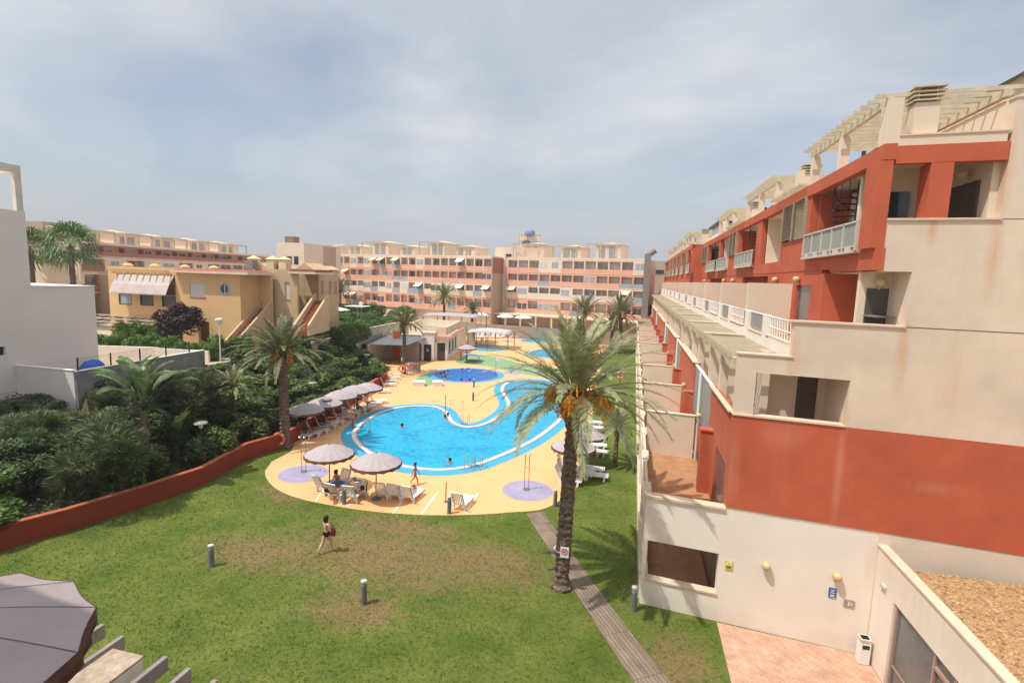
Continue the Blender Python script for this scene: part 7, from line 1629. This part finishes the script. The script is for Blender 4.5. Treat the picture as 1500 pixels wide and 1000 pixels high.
wsign(1219, 867, .21, .32, BLS, 'blue sign with white lines below the right wall lamp', [('text_lines', M['white'], [(-.3,.3,.28,.34),(-.36,.36,-.04,.02),(-.2,.2,.12,.18),(-.3,.3,-.30,-.2),(-.3,.3,-.42,-.36)])])
wsign(1243.5, 883, .30, .24, SIL, 'small silver plate beside the blue sign', [('text_lines', M['white'], [(-.1,.0,-.3,.3),(.06,.3,.05,.12),(.06,.3,-.15,-.08)])])
# rubbish bin
v = at(1256, 957); v.y = min(v.y, 17.5); t = thing('litter_bin', 'white litter bin with a dark slot in the corner of the brick paving', 'bin', v); mb = MB(); mb.box(v.x-.17, v.x+.13, v.y-.15, v.y+.15, 0.02, .80); mb.build('body', M['deckw'], t, bevel=.015)
mb = MB(); mb.box(v.x-.19, v.x+.15, v.y-.17, v.y+.17, .80, .86); mb.build('lid', M['alu'], t); mb = MB(); mb.box(v.x-.13, v.x+.09, v.y-.10, v.y+.10, .861, .868); mb.build('ash_tray', M['black'], t); mb = MB(); mb.box(v.x-.12,v.x+.08,v.y-.158,v.y-.151,.55,.68); mb.build('slot', M['dark'], t)
# lamps
def globe_lamp(px_, Y, pytop, label, z0=GZ):
    q = atY(px_, pytop, Y); t = thing('street_lamp', label, 'street lamp', (q.x, Y, z0), 'white globe street lamps'); mb = MB(); mb.tube((q.x,Y,z0),(q.x,Y,q.z-.2),.06,.045); mb.build('post', M['white'], t); mb = MB(); mb.lathe([(.001,-.3),(.16,-.25),(.29,-.05),(.3,.08)], 14, (q.x,Y,q.z)); mb.build('globe', M['umbw'], t, smooth=True); mb = MB(); mb.lathe([(.34,.08),(.3,.18),(.12,.26),(.001,.28)], 14, (q.x,Y,q.z)); mb.build('shade', M['cream'], t)
globe_lamp(321, 38.6, 470, 'white street lamp with a round head in front of the yellow house'); globe_lamp(529, 66, 445, 'white street lamp with a round head among the hedges left of the bar')
def mush(px_, X, Y, pytop, label, z0=0):
    q = atY(px_, pytop, Y); t = thing('garden_lamp', label, 'garden lamp', (q.x, Y, z0), 'mushroom garden lamps'); mb = MB(); mb.tube((q.x,Y,z0),(q.x,Y,q.z-.1),.04,.035); mb.build('post', M['dark'] if px_ != 458 else M['bollard'], t); mb = MB(); mb.lathe([(.06,-.15),(.12,-.02),(.36,.0),(.33,.06),(.14,.13),(.001,.15)], 16, (q.x,Y,q.z)); mb.build('shade', M['frost'], t); mb = MB(); mb.lathe([(.06,-.28),(.1,-.2),(.1,-.03)], 12, (q.x,Y,q.z)); mb.build('lens', M['umbw'], t, smooth=True)
mush(294, 0, 23.4, 620, 'mushroom garden lamp on a tall post at the red wall', .0); mush(458, 0, 37.0, 561, 'mushroom garden lamp rising behind the left row of parasols', .3); mush(537, 0, 52.0, 520, 'mushroom garden lamp near the end of the red wall', .4); mush(508, 0, 50.0, 524, 'mushroom garden lamp among the bank shrubs left of the wall end lamp', 2.0)
# white storage chests beside the round pool
for i, (a, b_, y) in enumerate([(604, 622, 566), (634, 648, 566)]):
    p, q = at(a, y), at(b_, y); t = thing('storage_chest', 'white plastic chest by the round pool, ' + ('bigger left one' if i == 0 else 'smaller right one'), 'chest', (p+q)/2); d = (q-p); mb = MB(lambda v, p=p, d=d: p + d*v.x + Vector((-d.y, d.x, 0)).normalized()*v.y + Vector((0,0,v.z))); mb.box(0,1,0,1.0,0,.42); mb.build('body', M['deckw'], t, bevel=.02); mb = MB(mb.tf); mb.box(-.03,1.03,-.04,1.04,.42,.5); mb.build('lid', M['deckw'], t, bevel=.02)
v = at(692, 528); t = thing('blue_table', 'pale blue oval table on thin legs beside the bar', 'table', v); mb = MB(); mb.lathe([(1.5,.85),(1.5,.9)], 24, v); mb.v = [(v.x+(a-v.x), v.y+(b_-v.y)*.6, c) for a, b_, c in mb.v]; mb.build('table_top', mat('pale_blue', (0.22,0.42,0.62), .5), t)
for dx_, dy_ in ((-1,-.4),(1,-.4),(-1,.4),(1,.4)): mb = MB(); mb.tube(v+Vector((dx_,dy_,0)), v+Vector((dx_*.8,dy_,.85)), .04); mb.build('leg', M['alu'], t)
# bicycles leaning in the annexe
def bike(x, y, rz, label):
    t = thing('bicycle', label, 'bicycle', (x,y,0), 'bicycles in the annexe'); f = lambda v: Vector((x+v.x*math.cos(rz)-v.y*math.sin(rz), y+v.x*math.sin(rz)+v.y*math.cos(rz), v.z))
    for cx_ in (-.52,.52):
        mb = MB(f); n = 20; pts = [Vector((cx_+.33*math.cos(2*math.pi*i/n), 0, .34+.33*math.sin(2*math.pi*i/n))) for i in range(n+1)]; mb.path(pts, .022, 5); mb.build('wheel', M['dark'], t)
    mb = MB(f); A = [Vector(p) for p in [(-.52,0,.34),(-.1,0,.32),(-.18,0,.8),(.38,0,.82),(.52,0,.34)]]
    for a, b_ in ((0,1),(0,2),(1,2),(2,3),(1,3),(3,4)): mb.tube(A[a], A[b_], .018, n=6)
    mb.tube(A[3], A[3]+Vector((0,0,.15)), .015); mb.tube((.36,-.25,.98),(.36,.25,.98),.015); mb.build('frame', M['redwall'], t); mb = MB(f); mb.box(-.32,-.08,-.06,.06,.86,.91); mb.build('saddle', M['black'], t)
bike(-31.5, 62.4, .3, 'bicycle parked left in the annexe'); bike(-30.5, 62.6, .5, 'bicycle parked right in the annexe')
t = thing('vending_counter', 'grey counter with red panels in front of the bar', 'counter', at(606, 545)); v = t.location; mb = MB(); mb.box(v.x-.8, v.x+.6, v.y, v.y+.7, 0, 1.1); mb.build('body', M['frost'], t, bevel=.01); mb = MB(); mb.box(v.x-.1,v.x+.45,v.y-.03,v.y-.001,.4,1.0); mb.build('panel', M['red'], t)
# ------------------------------------------------------------------ people in the scene
v = at(478, 809)
w_ = person('woman walking away over the lawn in a black swimsuit bottom, bare back, carrying things', v, R(-22), 1.64, 'walk', 'skinB', 'hair', .07, 'black', high=True, arms={1: ((.145,.03,.63), (.115,.12,.52)), -1: None}, group=None)
t = thing('shoulder_bag', 'dark red and black bag held at the right side of the walking woman', 'bag', (v.x+.27, v.y+.06, .95)); mb = MB(); mb.lathe([(.05,-.22),(.13,-.2),(.15,0),(.10,.16),(.03,.2)], 10, (v.x+.27, v.y+.06, .98)); mb.v = [(a, v.y+.06+(b_-v.y-.06)*.6, c) for a, b_, c in mb.v]; mb.build('bag', mat('dark_red_bag', (0.14,0.03,0.04), .8), t); mb = MB(); mb.path([Vector((v.x+.22,v.y+.06,1.17)), Vector((v.x+.21,v.y+.06,1.26)), Vector((v.x+.30,v.y+.06,1.26)), Vector((v.x+.31,v.y+.06,1.17))], .012, 5); mb.build('strap', M['black'], t)
person('girl in a bikini walking along the near pool edge', at(608, 710), R(-80), 1.32, 'walk', 'skinA', 'hair', .07, 'pinkf', top='pinkf')
person('man with white hair standing by the left pool ladder in dark shorts', at(517, 627), R(-30), 1.62, 'stand', 'skinA', 'hairgrey', .0, 'black', male=True)
for i, (px_, py_, a, lb, sk) in enumerate([(589,627,0,'swimmer alone in the middle of the large pool','skinA'), (652,614,-40,'swimmer by the peninsula, left of two','skinA'), (656,611,60,'swimmer by the peninsula, right of two','skinB'), (659,679,120,'swimmer near the front edge of the large pool','skinA')]):
    v = at(px_, py_); v.z = 0.06; person(lb, v, R(a), 1.6, 'swim', sk, 'hair', .02, fingers=False, group='swimmers in the large pool')
for i, (px_, py_, lb) in enumerate([(646,549.5,'bather at the left rim of the round pool, nearest the ladder'), (651,547.5,'bather at the left rim of the round pool, second'), (656,546,'bather at the left rim of the round pool, third'), (677,543.5,'bather at the far rim of the round pool, left of two'), (686,543,'bather at the far rim of the round pool, right of two'), (676,557,'dark-haired head at the near rim of the round pool, left'), (688,557,'dark-haired head at the near rim of the round pool, right'), (653,555,'bather near the left ladder of the round pool')]):
    v = at(px_, py_); v.z = 0.06 if 'head' not in lb else -.1; person(lb, v, R(i*70), 1.6, 'swim', 'skinA' if i % 2 else 'skinB', 'hair', .02, fingers=False, group='bathers in the round pool')
def onlounger(i, label, pose, skin='skinA', dz=.36, dy=0.1, suit='black', group='people on the loungers', hair='hair', male=False, h=1.66):
    o, v, deg = ln[i]; r_ = R(deg); p = Vector((v.x - math.sin(r_)*dy, v.y + math.cos(r_)*dy, dz)); return person(label, p, r_, h, pose, skin, hair, .03, suit, group, fingers=False, male=male)
onlounger(1, 'person lying back on the lounger by the near-left parasol pole', 'lie', 'skinA', suit='bluef'); onlounger(2, 'person with a pale cap sitting behind the grey bollard', 'sit', 'skinA', hair='hairgrey', suit='bluef', dy=.4); onlounger(3, 'person lying on the lounger turned right, legs toward the pool', 'lie', 'skinA'); onlounger(4, 'person in dark clothes sitting on the pool side of the near-left parasol', 'sit', 'skinA', suit='tealf', dy=.5)
onlounger(16, 'person lying under the first left parasol', 'lie', 'skinA', suit='pinkf'); onlounger(17, 'second person lying under the first left parasol', 'lie', 'skinA'); onlounger(18, 'person lying under the patched parasol', 'lie', 'skinA', suit='tealf'); onlounger(20, 'person lying under the third left parasol', 'lie', 'skinB', suit='bluef'); onlounger(22, 'person sitting under the fourth left parasol', 'sit', 'skinA', dy=.5); onlounger(24, 'person lying under the farthest left parasol', 'lie', 'skinA', suit='pinkf')
for px_, py_, a, lb, su, tp in [(675,527,90,'person in a black top standing at the bar side, left of two','black','black'), (683,527,-90,'person in dark clothes standing at the bar side, right of two','black','pinkf')]: person(lb, at(px_, py_), R(a), 1.6, 'stand', 'skinA', 'hair', .05, su, top=tp, fingers=False, group='people at the bar side')
# ------------------------------------------------------------------ own building in the foreground
fp = thing('near_parasol', 'big brownish canvas parasol filling the lower left corner', 'parasol', (0,0,0)); c = Vector((0,0,HC)) + ray(-240, 912)*(3.9/FPX)
fp.location = (c.x, c.y, c.z-2.5); RR = 1.5; seg = 14; A0 = .05
rimz = c.z-.50; sub = 6; n = seg*sub
vs = [c]; rows = 8
def rimr(k): return 1-.035*math.sin((k % sub)/sub*math.pi)
for i in range(1, rows+1):
    f = i/rows
    for k in range(n):
        a = 2*math.pi*k/n+A0; sag = math.sin((k % sub)/sub*math.pi); rr = RR*f*(1-.04*sag*f)
        vs.append((c.x+rr*math.cos(a), c.y+rr*math.sin(a), c.z-(c.z-rimz)*f**1.35 - .055*sag*f*(1.25-f)))
fs = [(0, 1+k, 1+(k+1)%n) for k in range(n)]
for r_ in range(rows-1): fs += [(1+r_*n+k, 1+(r_+1)*n+k, 1+(r_+1)*n+(k+1)%n, 1+r_*n+(k+1)%n) for k in range(n)]
NC = mat('brown_grey_canvas', (0.35,0.295,0.29), .95, .10, 1.6, .25, 60, .1, fine=.05)
mb = MB(); mb.add(vs, fs); o = mb.build('canopy', NC, fp, smooth=False)
mb = MB(); vs = []
for k in range(n):
    a = 2*math.pi*k/n+A0; sag = math.sin((k % sub)/sub*math.pi); rr = RR*(1-.04*sag)+.004; z0_ = rimz-.055*sag*.25+.005
    vs += [(c.x+rr*math.cos(a), c.y+rr*math.sin(a), z0_), (c.x+(rr+.02*math.sin(k*2.1))*math.cos(a), c.y+(rr+.02*math.sin(k*2.1))*math.sin(a), z0_-.17-.05*sag)]
mb.add(vs, [(2*k, 2*k+1, (2*k+3)%(2*n), (2*k+2)%(2*n)) for k in range(n)]); o = mb.build('valance', mat('dark_brown_valance', (0.085,0.04,0.028), .95, .35, 14), fp, smooth=True); so = o.modifiers.new('t', 'SOLIDIFY'); so.thickness = .006
mb = MB(); mb.tube((c.x,c.y,c.z-2.5),(c.x,c.y,c.z+.06),.03); mb.build('pole', M['alu'], fp)
mb = MB()
for k in range(seg):
    a = 2*math.pi*k/seg+A0; pts = [Vector((c.x+RR*f*math.cos(a), c.y+RR*f*math.sin(a), c.z-(c.z-rimz)*f**1.35-.035)) for f in (0,.25,.5,.75,.985)]; mb.path(pts, .01, 5)
mb.build('ribs', M['alu'], fp)
mb = MB()
for k in range(seg):
    a = 2*math.pi*k/seg+A0
    for f0, f1 in zip([i/8 for i in range(8)], [i/8 for i in range(1,9)]):
        P = [Vector((c.x+RR*f*math.cos(a+o_), c.y+RR*f*math.sin(a+o_), c.z-(c.z-rimz)*f**1.35+.004)) for f, o_ in ((f0,-.004),(f1,-.004),(f1,.004),(f0,.004))]; mb.add(P, [(0,1,2,3)])
mb.build('seam', mat('canvas_seam', (0.15,0.11,0.11), .95), fp)
ob = thing('own_building_and_shade_block', 'own building out of view, its upper block added to shade the near parasol', 'building', (-8,-6,0)); mb = MB(); mb.box(-14, -4.55, -14, 1.0, 12.7, 16.5); mb.box(-14, 8, -14, -1.2, 0, 11.0); mb.build('wall', M['beige'], ob)  # upper block is added out of view to cast the shade on the parasol
own = thing('timber_pergola', 'grey pergola beams with a rough-topped pillar in the lower left corner', 'pergola', (-4,3,6.5)); zb = 6.6
ends = [at(153, 914, zb), at(182, 931, zb), at(246, 961, zb), at(280, 978, zb), at(319, 995, zb), at(357, 1012, zb)]
print('ends', [tuple(round(k,2) for k in e_) for e_ in ends])
mb = MB(); bw = .065; ye = sum(e_.y for e_ in ends)/len(ends)
xs = [e_.x for e_ in ends]
for e_ in ends: mb.box(e_.x-bw, e_.x, e_.y-4, e_.y, zb-.2, zb)
x = ends[0].x-.36
while x > -9: mb.box(x-bw, x, ends[0].y-4, ends[0].y+.02, zb-.2, zb); x -= .36
mb.each('beam', M['beam'], own)
p0, p1 = at(165, 951, zb+.06), at(199, 969, zb+.06)
mb = MB(); mb.box(p0.x, p1.x, p1.y-3.6, p0.y, 0, zb+.04); mb.build('pillar', M['offwhite'], own)
mb = MB(); mb.box(p0.x-.01, p1.x+.01, p1.y-3.61, p0.y+.01, zb+.04, zb+.07); mb.build('pillar_top', mat('rough_mortar_top', (0.42,0.33,0.25), .95, .3, 8, .8, 25), own)
mb = MB(); mb.box(-9, ends[-1].x+1, ye-4.4, ye-4.0, 0, zb+.05); mb.build('back_wall', M['offwhite'], own)
sl = MB(); sl.box(c.x-2.0, c.x+.3, c.y-1.2, c.y+.5, c.z-2.62, c.z-2.5); sl.build('roof_terrace_floor', M['offwhite'], own)

# thin summer haze over the whole place
hz_ = MB(); hz_.box(-760, 760, -320, 1100, -1.05, 24.5); hm = bpy.data.materials.new('haze'); hm.use_nodes = True; t = hm.node_tree; t.nodes.clear(); pv = nd(t, 'ShaderNodeVolumePrincipled'); pv.inputs['Color'].default_value = (0.92, 0.93, 0.96, 1); pv.inputs['Density'].default_value = 0.0005; pv.inputs['Anisotropy'].default_value = 0.3
oo = nd(t, 'ShaderNodeOutputMaterial'); t.links.new(pv.outputs[0], oo.inputs['Volume']); o = hz_.build('haze', hm); tag(o, 'thin pale summer haze over the gardens and far buildings', 'haze', kind='stuff')
